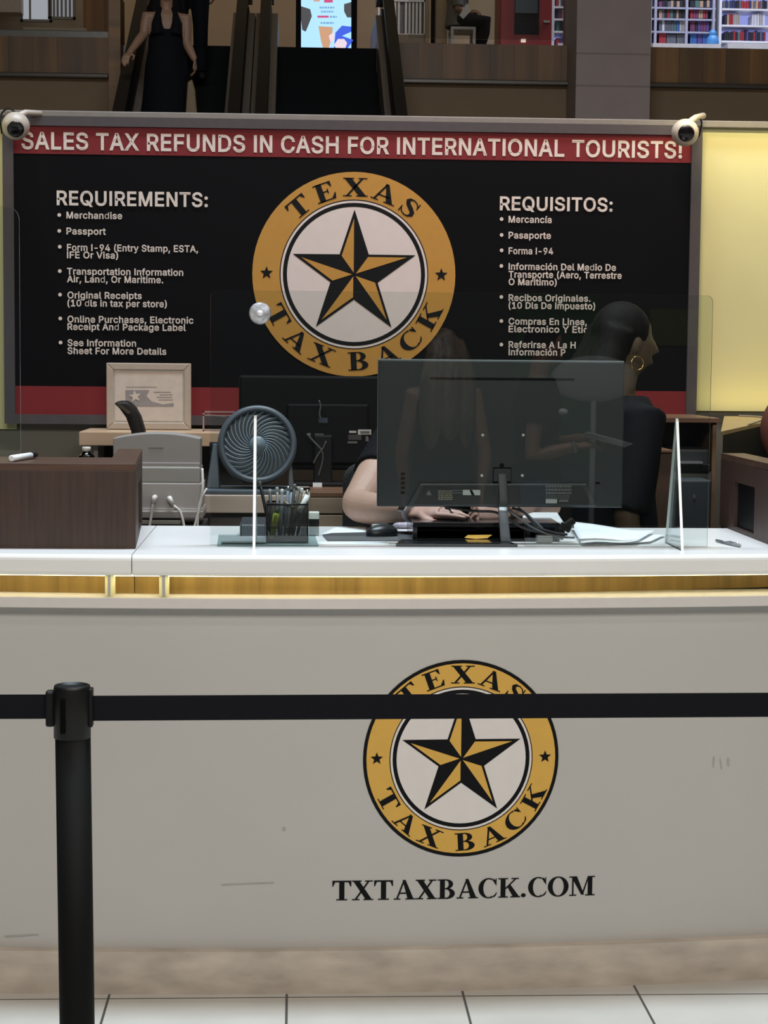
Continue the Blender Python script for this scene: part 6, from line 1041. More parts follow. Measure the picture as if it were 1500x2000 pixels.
MB().box(c0.x - .012, 5.56, .5, c0.x + .03, 5.60, c0.z).build('back_post', M_BLACK, ch); MB().ball((c0.x + .08, 5.40, .5), (.2, .19, .05), 20).build('seat', MATS['chestnut leather'], ch)
MB().cyl((c0.x + .08, 5.4, .02), (c0.x + .08, 5.4, .47), .03).cyl((c0.x + .08, 5.4, 0), (c0.x + .08, 5.4, .03), .2, .05).build('base', M_BLACK, ch)

# ------------------------------------------------------------------ front monitor (seen from behind)
MYF = 4.845
mon = thing('monitor', 'large black front monitor seen from behind on the white counter', 'monitor', P(980, 1062, 4.83))
shell = mat('monitor shell', (.024, .028, .033), .38, var=.03, spec=.6)
a, c = P(737, 989, MYF), P(1221, 707, MYF)
MB().box(a.x, MYF, a.z, c.x, MYF + .022, c.z).build('back_shell', shell, mon, bevel=.003)
MB().box(a.x - .001, MYF + .022, a.z - .001, c.x + .001, MYF + .028, c.z + .0025).build('bezel', mat('bezel', (.26, .28, .29), .3), mon, bevel=.001)
MB().box(a.x + .008, MYF + .0279, a.z + .012, c.x - .008, MYF + .0284, c.z - .008).build('screen', mat('screen glass', (.02, .025, .03), .1, var=0), mon)
m_ = MB(); sy = MYF - .016
rim = [(795, 988), (820, 944), (1145, 944), (1166, 988)]
m_.prism([P(x, y, MYF + .001) for x, y in rim], (0, -.012, 0)); m_.build('lower_bulge', mat('monitor bulge', (.036, .041, .046), .4, var=.02), mon, bevel=.003)
m_ = MB(); m_.prism([P(x, y, MYF - .010) for x, y in [(808, 984), (828, 949), (1137, 949), (1155, 984)]], (0, -.0025, 0)); m_.build('port_recess', mat('recess black', (.013, .015, .016), .5), mon)
MB().box(*slabpx(963, 999, 913, 944, MYF - .005, MYF + .002)).build('mount_socket', M_MATTE, mon, bevel=.001)
MB().box(*slabpx(964, 998, 916, 940, MYF - .006, MYF - .004)).build('mount_plate', mat('mount plate', (.022, .025, .027), .5), mon, bevel=.001)
p_ = P(980, 909, MYF); MB().cyl((p_.x, MYF - .003, p_.z), (p_.x, MYF + .002, p_.z), .006, n=16).build('release_button', M_MATTE, mon)
for x, y in ((943, 850), (1022, 850), (941, 929), (1020, 929)):
    p_ = P(x, y, MYF); MB().lathe([(.001, .0035), (.003, .003), (.0042, .001), (.0042, -.001)], (p_.x, MYF, p_.z), (0, -1, 0), 14).build('screw', mat('screw cap', (.55, .56, .56), .35), mon)
for y in (923, 932, 941, 950, 959.5): MB().box(*slabpx(783, 791, y, y + 5, MYF - .0025, MYF)).build('menu_button', M_MATTE, mon, bevel=.0008)
for y0_, y1_ in ((739, 741.5),): MB().box(*slabpx(840, 1122, y0_, y1_, MYF - .001, MYF)).build('dark_bar', M_MATTE, mon)  # thin matt black bar across the monitor's back
p_ = P(1167, 943, MYF); MB().box(*slabpx(1163, 1172, 941.5, 945.5, MYF - .0012, MYF)).build('lock_slot', M_MATTE, mon)
ly = MYF - .0126
wl = mat('label print white', (.40, .41, .41), .6); yl = mat('label print tan', (.22, .20, .15), .6); gl = mat('label print grey', (.13, .135, .14), .6)
m_ = MB(); m_.prism([P(832, 967, ly), P(843, 967, ly), P(837.5, 957, ly)], (0, -.0012, 0)); m_.build('warning_triangle', gl, mon)
def rows(nm, x0_, x1_, y0_, n, dy, m__, h=2.2):
    r_ = MB()
    for k in range(n):
        x = x0_; y = y0_ + dy * k
        while x < x1_:
            w_ = random.uniform(2.5, 6); r_.box(*slabpx(x, min(x + w_, x1_), y, y + h, ly - .0012, ly)); x += w_ + 1.2
    return r_.build(nm, m__, mon)
rows('rating_text', 856, 884, 958, 5, 4.0, yl); rows('port_text', 884, 905, 957, 2, 5, gl, 1.6)
MB().box(*slabpx(904, 938, 957, 967, ly - .0015, ly)).build('white_label', wl, mon); m_ = MB(); m_.prism([P(917, 957, ly - .0017), P(922, 957, ly - .0017), P(927, 967, ly - .0017), P(921, 967, ly - .0017)], (0, -.0006, 0)); m_.build('label_stripe', M_INK, mon)
rows('approval_marks', 1066, 1116, 948, 3, 6.5, gl, 4.2); rows('serial_text', 1066, 1112, 968, 2, 4, gl, 1.6)
MB().box(*slabpx(1066, 1088, 975, 983, ly - .0015, ly)).build('serial_label', wl, mon); MB().box(*slabpx(1092, 1110, 976, 980, ly - .0015, ly)).build('serial_bar', gl, mon)
nk = [P(981, 925, MYF - .008), P(984, 975, MYF - .022), P(983, 1000, MYF - .03), P(985, 1025, MYF - .034), P(987, 1048, MYF - .038), P(988, 1064, MYF - .04)]
nk[-1].z = CT + .0085
def neck(pts, w0, w1, nm_, mm):
    m_ = MB(); R = []
    for i, v in enumerate(pts):
        h_ = w0 + (w1 - w0) * i / (len(pts) - 1); R.append([(v.x - h_, v.y, v.z), (v.x + h_, v.y, v.z), (v.x + h_, v.y + .012, v.z), (v.x - h_, v.y + .012, v.z)])
    m_.ring_loft(R); m_.build(nm_, mm, mon, bevel=.002)
neck(nk[:2] + [P(983, 989, MYF - .026)], .0115, .0125, 'stand_arm', mat('dark neck', (.022, .025, .028), .5))
neck([P(983, 990, MYF - .027)] + nk[2:], .0125, .0135, 'stand_neck', mat('steel neck', (.18, .21, .24), .28, .7, var=.05))
a, c = PZ(772, 1066, CT), PZ(1008, 1066, CT)
m_ = MB(); m_.prism([(a.x, 4.755, CT + .0008), (c.x, 4.755, CT + .0008), (c.x - .02, 4.87, CT + .0008), (a.x + .02, 4.87, CT + .0008)], (0, 0, .0075)); m_.build('stand_base', mat('smoked glass base', (.03, .036, .04), .08, var=0, spec=.7), mon, bevel=.0015)

# black riser under the monitor
RX0, RX1 = P(806, 1040, 4.91).x, P(1092, 1040, 4.91).x
rt = P(950, 1021, 4.90).z
rz = thing('desk_riser', 'low glossy black riser with an open front below the monitor', 'riser', ((RX0 + RX1) / 2, 5.0, CT))
gb = mat('glossy black', (.008, .008, .009), .12, var=0)
MB().box(RX0, 4.90, rt - .012, RX1, 5.16, rt).build('top_panel', gb, rz, bevel=.002)
MB().box(RX0, 4.8985, rt - .0005, RX1, 4.9025, rt + .0012).build('silver_edge', M_CHROME, rz)
for x in (RX0, RX1 - .012): MB().box(x, 4.905, CT + .009, x + .012, 5.155, rt - .012).build('side_panel', gb, rz)
MB().box(RX0, 5.14, CT + .009, RX1, 5.155, rt - .012).build('back_panel', M_MATTE, rz)
MB().box(RX0, 4.90, CT + .001, RX1, 5.155, CT + .008).build('bottom_panel', gb, rz)
yp = [P(905, 1048, 4.895), P(962, 1045, 4.895)]
yn = MB().prism([P(908, 1050.5, 4.894), P(914, 1045.5, 4.894), P(961, 1045, 4.894), P(952, 1051, 4.894), P(930, 1052.5, 4.894)], (0, .012, 0)).build('amber_piece', mat('amber tone', (.80, .50, .10), .7)); tag(yn, 'amber yellow flat piece in the open front of the black riser', 'paper')  # flat amber piece at the riser's open front

# cables right of the riser
cm = mat('black cable', (.02, .02, .022), .45); cg = mat('grey cord', (.13, .14, .15), .45)
cab = thing('cable_bundle', 'tangle of black and grey cables on the counter right of the monitor stand', 'cable', PZ(1070, 1052, CT))
for k, (pts, Y, r, mm) in enumerate((([(872, 990), (925, 998), (965, 1000), (990, 1012), (1020, 1030), (1060, 1042), (1088, 1052)], 4.868, .0035, cm), ([(950, 988), (985, 993), (1010, 1010), (1040, 1030), (1075, 1046), (1100, 1053)], 4.866, .003, cg), ([(1000, 992), (1022, 1000), (1036, 1015), (1050, 1030), (1080, 1040), (1108, 1044)], 4.872, .0035, cm), ([(1012, 990), (1030, 1005), (1052, 1025), (1066, 1038), (1094, 1048), (1122, 1050)], 4.876, .003, cg))):
    MB().tube([P(x, y, Y) for x, y in pts], r, 8, smooth=6).build('cable', mm, cab)
for i, (x, y) in enumerate(((1104, 1030), (1096, 1040), (1112, 1022))):
    p_ = P(x, y, 4.90); MB().obox(p_, (.030, .022, .018), Matrix.Rotation(.5 + i, 3, 'Y')).build('plug', M_BLACK, cab, bevel=.003)
MB().obox(P(1118, 1027, 4.893), (.008, .006, .012)).build('plug_tip', M_CHROME, cab)
MB().box(P(1048, 1054, 4.85).x, 4.85, CT + .001, P(1080, 1054, 4.85).x, 4.88, CT + .022).build('adapter', mat('clear grey adapter', (.25, .26, .27), .3), cab, bevel=.004)

# keyboard-like white tray and papers
kb = thing('white_keyboard', 'white slim keyboard lying behind the cable tangle', 'keyboard', PZ(1065, 1030, CT))
a, c = P(1026, 1030, 5.02), P(1100, 1030, 5.02)
m_ = MB(); m_.prism([(a.x, 5.0, CT + .03), (a.x, 5.14, CT + .052), (a.x, 5.14, CT + .060), (a.x, 5.0, CT + .042)], (c.x - a.x, 0, 0)); m_.build('body', M_WHITE, kb, bevel=.002)
m_ = MB()
for i in range(5):
    x = a.x + .006 + i * .019; m_.box(x, 4.9985, CT + .033, x + .014, 5.0, CT + .036)
m_.build('slots', M_MATTE, kb)
m_ = MB(); m_.prism([(c.x, 5.0, CT + .002), (c.x, 5.12, CT + .002), (c.x, 5.12, CT + .05), (c.x, 5.0, CT + .042)], (-.01, 0, 0)); m_.prism([(a.x + .012, 5.0, CT + .002), (a.x + .012, 5.12, CT + .002), (a.x + .012, 5.12, CT + .05), (a.x + .012, 5.0, CT + .042)], (-.01, 0, 0)); m_.build('support', M_WHITE, kb)
def paper(label, pts, z, curl, name='paper_sheet', mm=M_PAPER):
    """Sheet on the counter given by its outline in the photograph, corners curled up."""
    q = [PZ(x, y, z) for x, y in pts]; m_ = MB(); n = 8; G = []
    for i in range(n + 1):
        row = []
        for j in range(n + 1):
            s_, u_ = i / n, j / n
            v = (q[0] * (1 - s_) + q[1] * s_) * (1 - u_) + (q[3] * (1 - s_) + q[2] * s_) * u_
            row.append(m_.bm.verts.new(v + Vector((0, 0, curl(s_, u_)))))
        G.append(row)
    for i in range(n):
        for j in range(n): m_.bm.faces.new([G[i][j], G[i + 1][j], G[i + 1][j + 1], G[i][j + 1]]).smooth = True
    o = m_.build(name, mm); so = o.modifiers.new('thickness', 'SOLIDIFY'); so.thickness = .0006; so.offset = 1
    return tag(o, label, 'paper')
paper('crumpled top sheet of white paper right of the cables', [(1135, 1064), (1245, 1063), (1282, 1041), (1112, 1032)], CT + .004, lambda s, u: .004 + .016 * (1 - s) ** 2 * u + .006 * s * s + .003 * math.sin(6 * s))
paper('lower sheet of white paper showing under the crumpled sheet by the clear fin', [(1160, 1065), (1270, 1062), (1300, 1048), (1200, 1040)], CT + .001, lambda s, u: .0006 + .005 * s * s)
paper('white paper sheet lying left of the mouse pad', [(626, 1044), (712, 1044), (716, 1029), (655, 1029)], CT + .001, lambda s, u: .001 * s)
paper('white paper sheet lying in front of the mouse pad', [(622, 1067), (762, 1067), (755, 1058), (620, 1058)], CT + .0008, lambda s, u: .0004)
mp_ = MB(); mp_.prism([PZ(640, 1057, CT + .001), PZ(812, 1057, CT + .001), PZ(818, 1039, CT + .001), PZ(648, 1043, CT + .001), PZ(630, 1046, CT + .001)], (0, 0, .003))
tag(mp_.build('mouse_pad', mat('charcoal cloth', (.05, .053, .058), .8)), 'dark grey mouse pad on the counter left of the monitor stand', 'mouse pad')
ms = thing('computer_mouse', 'black mouse with a silver wheel on the dark grey mouse pad', 'mouse', PZ(746, 1048, CT + .004))
p_ = PZ(746, 1047, CT + .004); ry = Matrix.Rotation(-.9, 3, 'Z')
m_ = MB(); m_.ball(p_ + Vector((0, 0, .008)), (.032, .052, .026), 20, ry)
for v in m_.bm.verts: v.co.z = max(v.co.z, p_.z + .001)
m_.build('shell', mat('mouse black', (.018, .019, .022), .35), ms)
MB().obox(p_ + ry @ Vector((0, -.028, .030)), (.006, .016, .008), ry).build('scroll_wheel', mat('bright wheel', (.8, .8, .8), .2), ms, bevel=.002)
MB().ball(p_ + ry @ Vector((-.006, .0, .026)), (.018, .030, .011), 14, ry).build('top_button', mat('mouse grey', (.05, .055, .06), .3), ms)
p_ = PZ(726, 1029, CT); tag(MB().ball(p_ + Vector((0, 0, .008)), (.028, .018, .0085), 16).build('purple_cloth', mat('purple cloth', (.09, .065, .13), .7)), 'small purple cloth wad behind the mouse', 'cloth')
p_ = PZ(787, 1032, CT); tag(MB().ball(p_ + Vector((0, 0, .009)), (.03, .02, .0095), 16).build('crumpled_tissue', mat('lilac tissue', (.45, .42, .48), .8, var=.2, scale=80, bump=.4)), 'crumpled lilac tissue under the wrist between mouse and riser', 'tissue')

# ------------------------------------------------------------------ pen cup, stamp, card reader, plate, pen
pl = MB(); a, c = PZ(424, 1068, CT), PZ(600, 1068, CT)
pl.prism([PZ(424, 1068, CT + .0005), PZ(622, 1068, CT + .0005), PZ(615, 1046, CT + .0005), PZ(427, 1046, CT + .0005)], (0, 0, .003))
tag(pl.build('acrylic_plate', M_GLASSY), 'flat greenish clear plate on the counter under the pen cup', 'plate')
pl = MB(); pl.prism([PZ(432, 1060, CT + .0042), PZ(520, 1060, CT + .0042), PZ(518, 1050, CT + .0042), PZ(436, 1050, CT + .0042)], (0, 0, .004))
tag(pl.build('card_strip', mat('steel grey strip', (.22, .26, .27), .4)), 'dark grey strip lying on the clear plate left of the pen cup', 'strip')
CB = P(560, 1063, 4.825); cy0 = 4.83; cz = CT + .0045
x0_, x1_ = P(521, 1030, cy0).x, P(601, 1030, cy0).x; dx_ = x1_ - x0_; ztop = P(560, 981, cy0 + .05).z
pc = thing('pen_cup', 'square black mesh cup full of pens behind the acrylic guard', 'pen cup', ((x0_ + x1_) / 2, cy0 + .05, cz))
mesh_m = bpy.data.materials.new('wire mesh'); mesh_m.use_nodes = True; nt = mesh_m.node_tree; bs = nt.nodes['Principled BSDF']; bs.inputs['Base Color'].default_value = (.012, .012, .012, 1); bs.inputs['Roughness'].default_value = .5
tcn = nt.nodes.new('ShaderNodeTexCoord'); sp_ = nt.nodes.new('ShaderNodeSeparateXYZ'); nt.links.new(tcn.outputs['Object'], sp_.inputs[0])
def holes(sock, size):
    d_ = nt.nodes.new('ShaderNodeMath'); d_.operation = 'DIVIDE'; d_.inputs[1].default_value = size; nt.links.new(sock, d_.inputs[0])
    f_ = nt.nodes.new('ShaderNodeMath'); f_.operation = 'FRACT'; nt.links.new(d_.outputs[0], f_.inputs[0])
    g_2 = nt.nodes.new('ShaderNodeMath'); g_2.operation = 'GREATER_THAN'; g_2.inputs[1].default_value = .24; nt.links.new(f_.outputs[0], g_2.inputs[0]); return g_2.outputs[0]
ad = nt.nodes.new('ShaderNodeMath'); ad.operation = 'ADD'; nt.links.new(sp_.outputs['X'], ad.inputs[0]); nt.links.new(sp_.outputs['Y'], ad.inputs[1])
ml = nt.nodes.new('ShaderNodeMath'); ml.operation = 'MULTIPLY'; nt.links.new(holes(ad.outputs[0], .0026), ml.inputs[0]); nt.links.new(holes(sp_.outputs['Z'], .0026), ml.inputs[1])
iv = nt.nodes.new('ShaderNodeMath'); iv.operation = 'SUBTRACT'; iv.inputs[0].default_value = 1; nt.links.new(ml.outputs[0], iv.inputs[1]); nt.links.new(iv.outputs[0], bs.inputs['Alpha'])
m_ = MB()
for q in ((x0_, cy0, x1_, cy0 + .001), (x0_, cy0 + .099, x1_, cy0 + .1), (x0_, cy0, x0_ + .001, cy0 + .1), (x1_ - .001, cy0, x1_, cy0 + .1)): m_.box(q[0], q[1], cz, q[2], q[3], ztop)
m_.build('mesh_wall', mesh_m, pc)
m_ = MB(); 
for z in (ztop - .002, cz + .003):
    L = [(x0_, cy0, z), (x1_, cy0, z), (x1_, cy0 + .1, z), (x0_, cy0 + .1, z)]
    for i in range(4): m_.tube([L[i], L[(i + 1) % 4]], .0025, 8)
for x in (x0_, x1_):
    for y in (cy0, cy0 + .1): m_.tube([(x, y, cz), (x, y, ztop)], .002, 8)
m_.build('rim', M_BLACK, pc); MB().box(x0_, cy0, cz, x1_, cy0 + .1, cz + .002).build('bottom', M_BLACK, pc)
pens = [((527, 955), (532, 1050), .06, 'black pen with a pale tip leaning left out of the mesh cup', M_DGREY, lw), ((507, 940), (530, 1050), .03, 'long black pen leaning furthest left over the cup edge', M_BLACK, lg), ((541, 951), (545, 1050), .07, 'slim grey pen third from the left in the mesh cup', mat('grey barrel', (.16, .15, .14), .4), lw), ((551, 955), (548, 1050), .03, 'clear pen with a broad pale cap in the mesh cup', mat('smoke barrel', (.22, .22, .23), .3), M_WHITE), ((563, 949), (556, 1050), .06, 'thick blue-grey pen in the middle of the mesh cup', mat('blue grey barrel', (.13, .17, .23), .35), M_SILVER), ((570, 952), (562, 1050), .085, 'grey pen just right of the thick blue-grey pen', mat('mid barrel', (.2, .2, .2), .4), lg), ((576, 945), (565, 1050), .05, 'tallest dark pen with a round grey top', M_DGREY, MATS['grey barrel']), ((584, 950), (570, 1050), .07, 'dark brown pen right of the tallest pen', mat('brown barrel', (.07, .055, .04), .4), lw), ((590, 953), (572, 1050), .035, 'bronze pen with a white end leaning right', mat('bronze barrel', (.16, .12, .08), .35, .4), M_WHITE), ((601, 956), (580, 1050), .075, 'dark pen furthest right in the mesh cup', M_DGREY, M_SILVER)]
for (tx_, ty), (bx_, by), dy, lab, bm_, cm_ in pens:
    top_ = P(tx_, ty, cy0 + dy + .0); bot = P(bx_, by, cy0 + dy * .7 + .012); bot.z = cz + .004 + .004
    bot.x = min(max(bot.x, x0_ + .008), x1_ - .008); top_.y = min(max(top_.y, cy0 + .01), cy0 + .09)
    d = (top_ - bot).normalized(); L = (top_ - bot).length
    t = thing('pen', lab, 'pen', bot, 'pens in the mesh cup')
    MB().tube([bot, bot + d * .012, bot + d * (L - .012)], [.001, .0042, .0045], 10).build('barrel', bm_, t)
    MB().tube([bot + d * (L - .012), bot + d * (L - .002), top_], [.0048, .0046, .0025], 10).build('end_cap', cm_, t)
hl = thing('highlighter', 'yellow-green highlighter standing inside the mesh cup at its left front', 'highlighter', P(533, 1056, cy0 + .008))
a = P(530, 1055, cy0 + .012); c = P(540, 1002, cy0 + .012); a.z = max(a.z, cz + .004); d = (c - a).normalized(); L = (c - a).length
hm_ = mat('highlighter green', (.50, .60, .02), .4, var=.02)
MB().tube([a, a + d * L * .45, a + d * L * .46, a + d * L], [.0078, .0078, .0085, .0085], 12).build('barrel', hm_, hl)
MB().tube([a + d * L * .44, a + d * L * .48], .0089, 12).build('band', M_BLACK, hl); MB().tube([c, c + d * .008, c + d * .014], [.008, .006, .003], 12).build('tip', mat('dark green tip', (.03, .12, .03), .4), hl)
wp = thing('marker_pen', 'flat white marker leaning over the right rim of the mesh cup', 'marker', P(594, 990, cy0 + .02))
a, c = P(584, 1000, cy0 + .03), P(601, 967, cy0 + .03); d = (c - a).normalized()
MB().tube([a, a + d * .002, c], [.005, .0075, .0065], 12).build('barrel', M_PAPER, wp); MB().tube([a - d * .03, a], [.004, .005], 10).build('tip', M_BLACK, wp)
mt = MB().tube([P(548, 976, cy0 + .06), P(562, 985, cy0 + .05), P(575, 992, cy0 + .03)], [.004, .005, .004], 8); tag(mt.build('bronze_clip', mat('bronze clip', (.20, .15, .09), .4, .3)), 'bronze coloured stick lying slantwise across the pen cup mouth', 'stick')
st = thing('rubber_stamp', 'self-inking stamp with a white handle and black body right of the pen cup', 'stamp', PZ(613, 1050, CT))
p_ = PZ(613, 1046, CT)
MB().box(p_.x - .014, p_.y - .012, CT + .001, p_.x + .014, p_.y + .012, CT + .026).build('base', mat('milky base', (.42, .44, .46), .3), st, bevel=.002)
MB().box(p_.x - .014, p_.y - .012, CT + .026, p_.x + .014, p_.y + .012, CT + .046).build('body', M_BLACK, st, bevel=.002); MB().box(p_.x - .0145, p_.y - .0125, CT + .046, p_.x + .0145, p_.y + .0125, CT + .066).build('handle', M_WHITE, st, bevel=.003)
cr_ = thing('card_reader', 'dark slanted card reader on the counter behind the left clear fin', 'card reader', PZ(498, 1040, CT))
x0r, x1r = P(470, 1030, 5.0).x, P(519, 1030, 5.0).x
m_ = MB(); m_.prism([(x0r, 4.98, CT + .001), (x0r, 5.12, CT + .001), (x0r, 5.12, CT + .045), (x0r, 5.0, CT + .034)], (x1r - x0r, 0, 0)); m_.build('body', mat('reader slate', (.035, .042, .05), .4), cr_, bevel=.003)
MB().box(x0r - .002, 4.985, CT + .004, x0r, 5.1, CT + .034).build('side_trim', M_SILVER, cr_)
a, c = PZ(1397, 1055, CT + .005), PZ(1446, 1066, CT + .005); d = (c - a).normalized(); L = (c - a).length
pn = thing('pen', 'grey pen lying on the white counter near the right brown box', 'pen', (a + c) / 2)
MB().tube([a, a + d * .008, a + d * L * .45], [.001, .0035, .0042], 10).build('barrel', mat('steel grey barrel', (.13, .14, .15), .3, .4), pn); MB().tube([a + d * L * .45, a + d * L * .97, c], [.0046, .0046, .003], 10).build('cap', mat('grey clear cap', (.26, .28, .29), .25), pn); MB().tube([a + d * L * .55 + Vector((0, 0, .005)), a + d * L * .95 + Vector((0, 0, .005))], .0012, 6).build('clip', M_CHROME, pn)

# ------------------------------------------------------------------ queue barrier
SYY = 3.17
pt = P(141, 1340, SYY); pb = PZ(141, 1340, 0)
xg = P(152, 1990, SYY).x
blk_m = mat('barrier black', (.0045, .0045, .0047), .65, var=.03, spec=.1)
top_z = P(141, 1337, SYY).z
def stanchion(x, y, lab):
    s_ = thing('stanchion', lab, 'stanchion', (x, y, 0), 'queue barrier posts')
    MB().lathe([(.001, 0), (.17, 0), (.175, .008), (.16, .016), (.05, .028), (.03, .034)], (x + .0095, y, 0), (0, 0, 1), 40).build('base', blk_m, s_)
    MB().cyl((x + .0095, y, .03), (x + .001, y, top_z - .09), .0305, n=36).build('pole', blk_m, s_)
    MB().lathe([(.0305, top_z - .093), (.0318, top_z - .092), (.0318, top_z - .006), (.0305, top_z - .001), (.027, top_z), (.026, top_z - .003), (.001, top_z - .003)], (x, y, 0), (0, 0, 1), 36).build('head', mat('barrier head', (.0045, .0045, .005), .45, spec=.25), s_)
    MB().box(x - .017, y - .0322, top_z - .080, x - .008, y - .029, top_z - .020).build('release_slot', mat('slot black', (.002, .002, .002), .8, spec=.05), s_, bevel=.001)
    MB().box(x - .045, y - .010, top_z - .073, x - .030, y + .010, top_z - .010).build('belt_clip', MATS['barrier head'], s_, bevel=.004)
    MB().box(x + .029, y - .012, top_z - .073, x + .036, y + .012, top_z - .006).build('belt_outlet', MATS['barrier head'], s_, bevel=.002)
    return s_
sx_ = P(141, 1380, SYY).x
s1 = stanchion(sx_, SYY, 'black queue barrier post in front of the counter at the left')
belt_m = mat('black webbing', (.005, .0055, .008), .7, var=.15, scale=400, spec=.1)
def belt(x0, y0, za, zb, x1, y1, zc_, zd, lab):
    m_ = MB(); m_.prism([(x0, y0, za), (x1, y1, zc_), (x1, y1, zd), (x0, y0, zb)], (0, .0012, 0))
    return tag(m_.build('barrier_belt', belt_m), lab, 'belt', 'barrier belts')
r = P(178, 1408, SYY).z, P(178, 1359, SYY).z; e = P(1500, 1400, 3.235), P(1500, 1353, 3.235)
ex = e[0].x + .12
stanchion(ex + .045, 3.238, 'second black queue barrier post holding the right end of the long belt')
lx = P(0, 1382, 3.17).x - .55
stanchion(lx - .034, SYY, 'third black queue barrier post holding the left end of the short belt')
belt(sx_ + .034, SYY, r[0], r[1], ex, 3.2375, e[0].z, e[1].z, 'long black belt stretched right from the barrier post across the star seal')
belt(lx, SYY, P(0, 1406, 3.17).z, P(0, 1358, 3.17).z, sx_ - .0445, SYY, P(85, 1404, 3.17).z, P(85, 1356.5, 3.17).z, 'short black belt running left from the barrier post out of view')
# ------------------------------------------------------------------ people
skin_l = mat('light skin', (.47, .285, .215), .55, var=.05, scale=40); skin_d = mat('tan skin', (.30, .16, .095), .55, var=.05, scale=40)
skin_dim = mat('dimmed skin', (.085, .055, .03), .7, var=.05, scale=40)  # the dim look of the face is put into this skin colour
hair_b = mat('black hair', (.006, .0045, .004), .75, spec=.12, var=.4, scale=60, stretch=(1, 1, .08)); hair_f = mat('streaked brown hair', (.16, .11, .075), .45, var=.6, scale=50, stretch=(1, 1, .06))
cl_blk = mat('black cotton', (.006, .006, .0075), .8, var=.15, scale=60, spec=.1); cl_jean = mat('blue denim', (.07, .11, .19), .8, var=.2, scale=80); shoe_m = mat('dark shoe', (.005, .0045, .004), .6, spec=.15)
def ell(c, r, f, rx, ry, n=22):
    """Horizontal body section at c: r is the right-hand direction, f the front."""
    c, r, f = Vector(c), Vector(r), Vector(f)
    return [c + r * (rx * math.cos(2 * PI * k / n)) + f * (ry * math.sin(2 * PI * k / n)) for k in range(n)]
def head(mb, c, fwd, s=1.0, tilt=0.0):
    """Head with brow, nose, lips, chin and ears; c is its centre, fwd where it looks."""
    f = Vector(fwd).normalized(); r = f.cross(Vector((0, 0, 1))).normalized(); u = r.cross(f)
    c = Vector(c); n0 = len(mb.bm.verts)
    T = lambda x, y, z: c + (r * x + f * y + u * z) * s
    mb.ball((0, 0, 0), (1, 1, 1), 28); mb.bm.verts.ensure_lookup_table()
    for v in mb.bm.verts[n0:]:
        x, y, z = v.co; X, Y_, Z = x * .074, y * .095, z * .116
        if z < 0:
            X *= 1 - .34 * (-z) ** 1.6; Y_ *= (1 - .06 * -z) if y > 0 else (1 - .45 * -z)
        if y > 0 and z < 0: Y_ += .010 * (-z)
        if y > .6 and .0 < z < .3: Y_ -= .006                                  # eye line
        v.co = T(X, Y_, Z)
    mb.tube([T(0, .088, .022), T(0, .104, -.008), T(0, .114, -.028), T(0, .096, -.036)], [.007 * s, .010 * s, .013 * s, .009 * s], 10)
    mb.tube([T(-.024, .083, -.062), T(0, .096, -.060), T(.024, .083, -.062)], [.004 * s, .0075 * s, .004 * s], 8)
    mb.tube([T(-.02, .083, -.071), T(0, .094, -.072), T(.02, .083, -.071)], [.004 * s, .008 * s, .004 * s], 8)
    for sx in (-1, 1):
        mb.ball(T(sx * .075, -.006, -.006), (.011 * s, .018 * s, .032 * s), 12, Matrix((r, f, u)).transposed())
    return T, (r, f, u)
def eyes(T, parent, s=1.0):
    for sx in (-1, 1): MB().ball(T(sx * .031, .066, .014), .0115 * s, 12).build('eye', mat('eye white', (.6, .58, .55), .2, var=0), parent)
def hand(mb, w, d, up, lat, s=1.0, curl=(.5, .5, .5, .5), thumb=.5, spread=.0):
    """Palm, four bent fingers and a thumb. w wrist, d along the hand, up the back of the hand, lat the thumb side."""
    w, d, up, lat = Vector(w), Vector(d).normalized(), Vector(up).normalized(), Vector(lat).normalized()
    mb.tube([w - d * .01 * s, w + d * .03 * s, w + d * .065 * s, w + d * .088 * s], [.024 * s, .034 * s, .040 * s, .036 * s], 16, flat=.42, up=up)
    for k, (o, L, cu) in enumerate(zip((.029, .0095, -.0095, -.028), (.078, .086, .080, .064), curl)):
        b = w + d * (.086 if k in (1, 2) else .080) * s + lat * o * s; a = 0; pts = [b - d * .02 * s, b]; p = b
        for j, q in enumerate((.45, .32, .23)):
            a += cu * (1.0, 1.2, .8)[j]; p = p + (d * math.cos(a) - up * math.sin(a) + lat * spread * (1.5 - k)) * (L * q * s); pts.append(p)
        rr = [x * s for x in (.0094, .0090, .0084, .0077, .0062)]
        mb.tube(pts, rr, 10); mb.ball(p, rr[-1], 8)
    b = w + d * .025 * s + lat * .026 * s
    p1 = b + (d * .55 + lat * .75 - up * .3 * thumb).normalized() * .036 * s; p2 = p1 + (d * .9 + lat * (.45 - .7 * thumb) - up * .4 * thumb).normalized() * .030 * s; p3 = p2 + (d * .95 - lat * .5 * thumb - up * .3 * thumb).normalized() * .022 * s
    mb.tube([b - lat * .012 * s, b, p1, p2, p3], [.014 * s, .0135 * s, .0115 * s, .010 * s, .0075 * s], 10); mb.ball(p3, .0075 * s, 8)
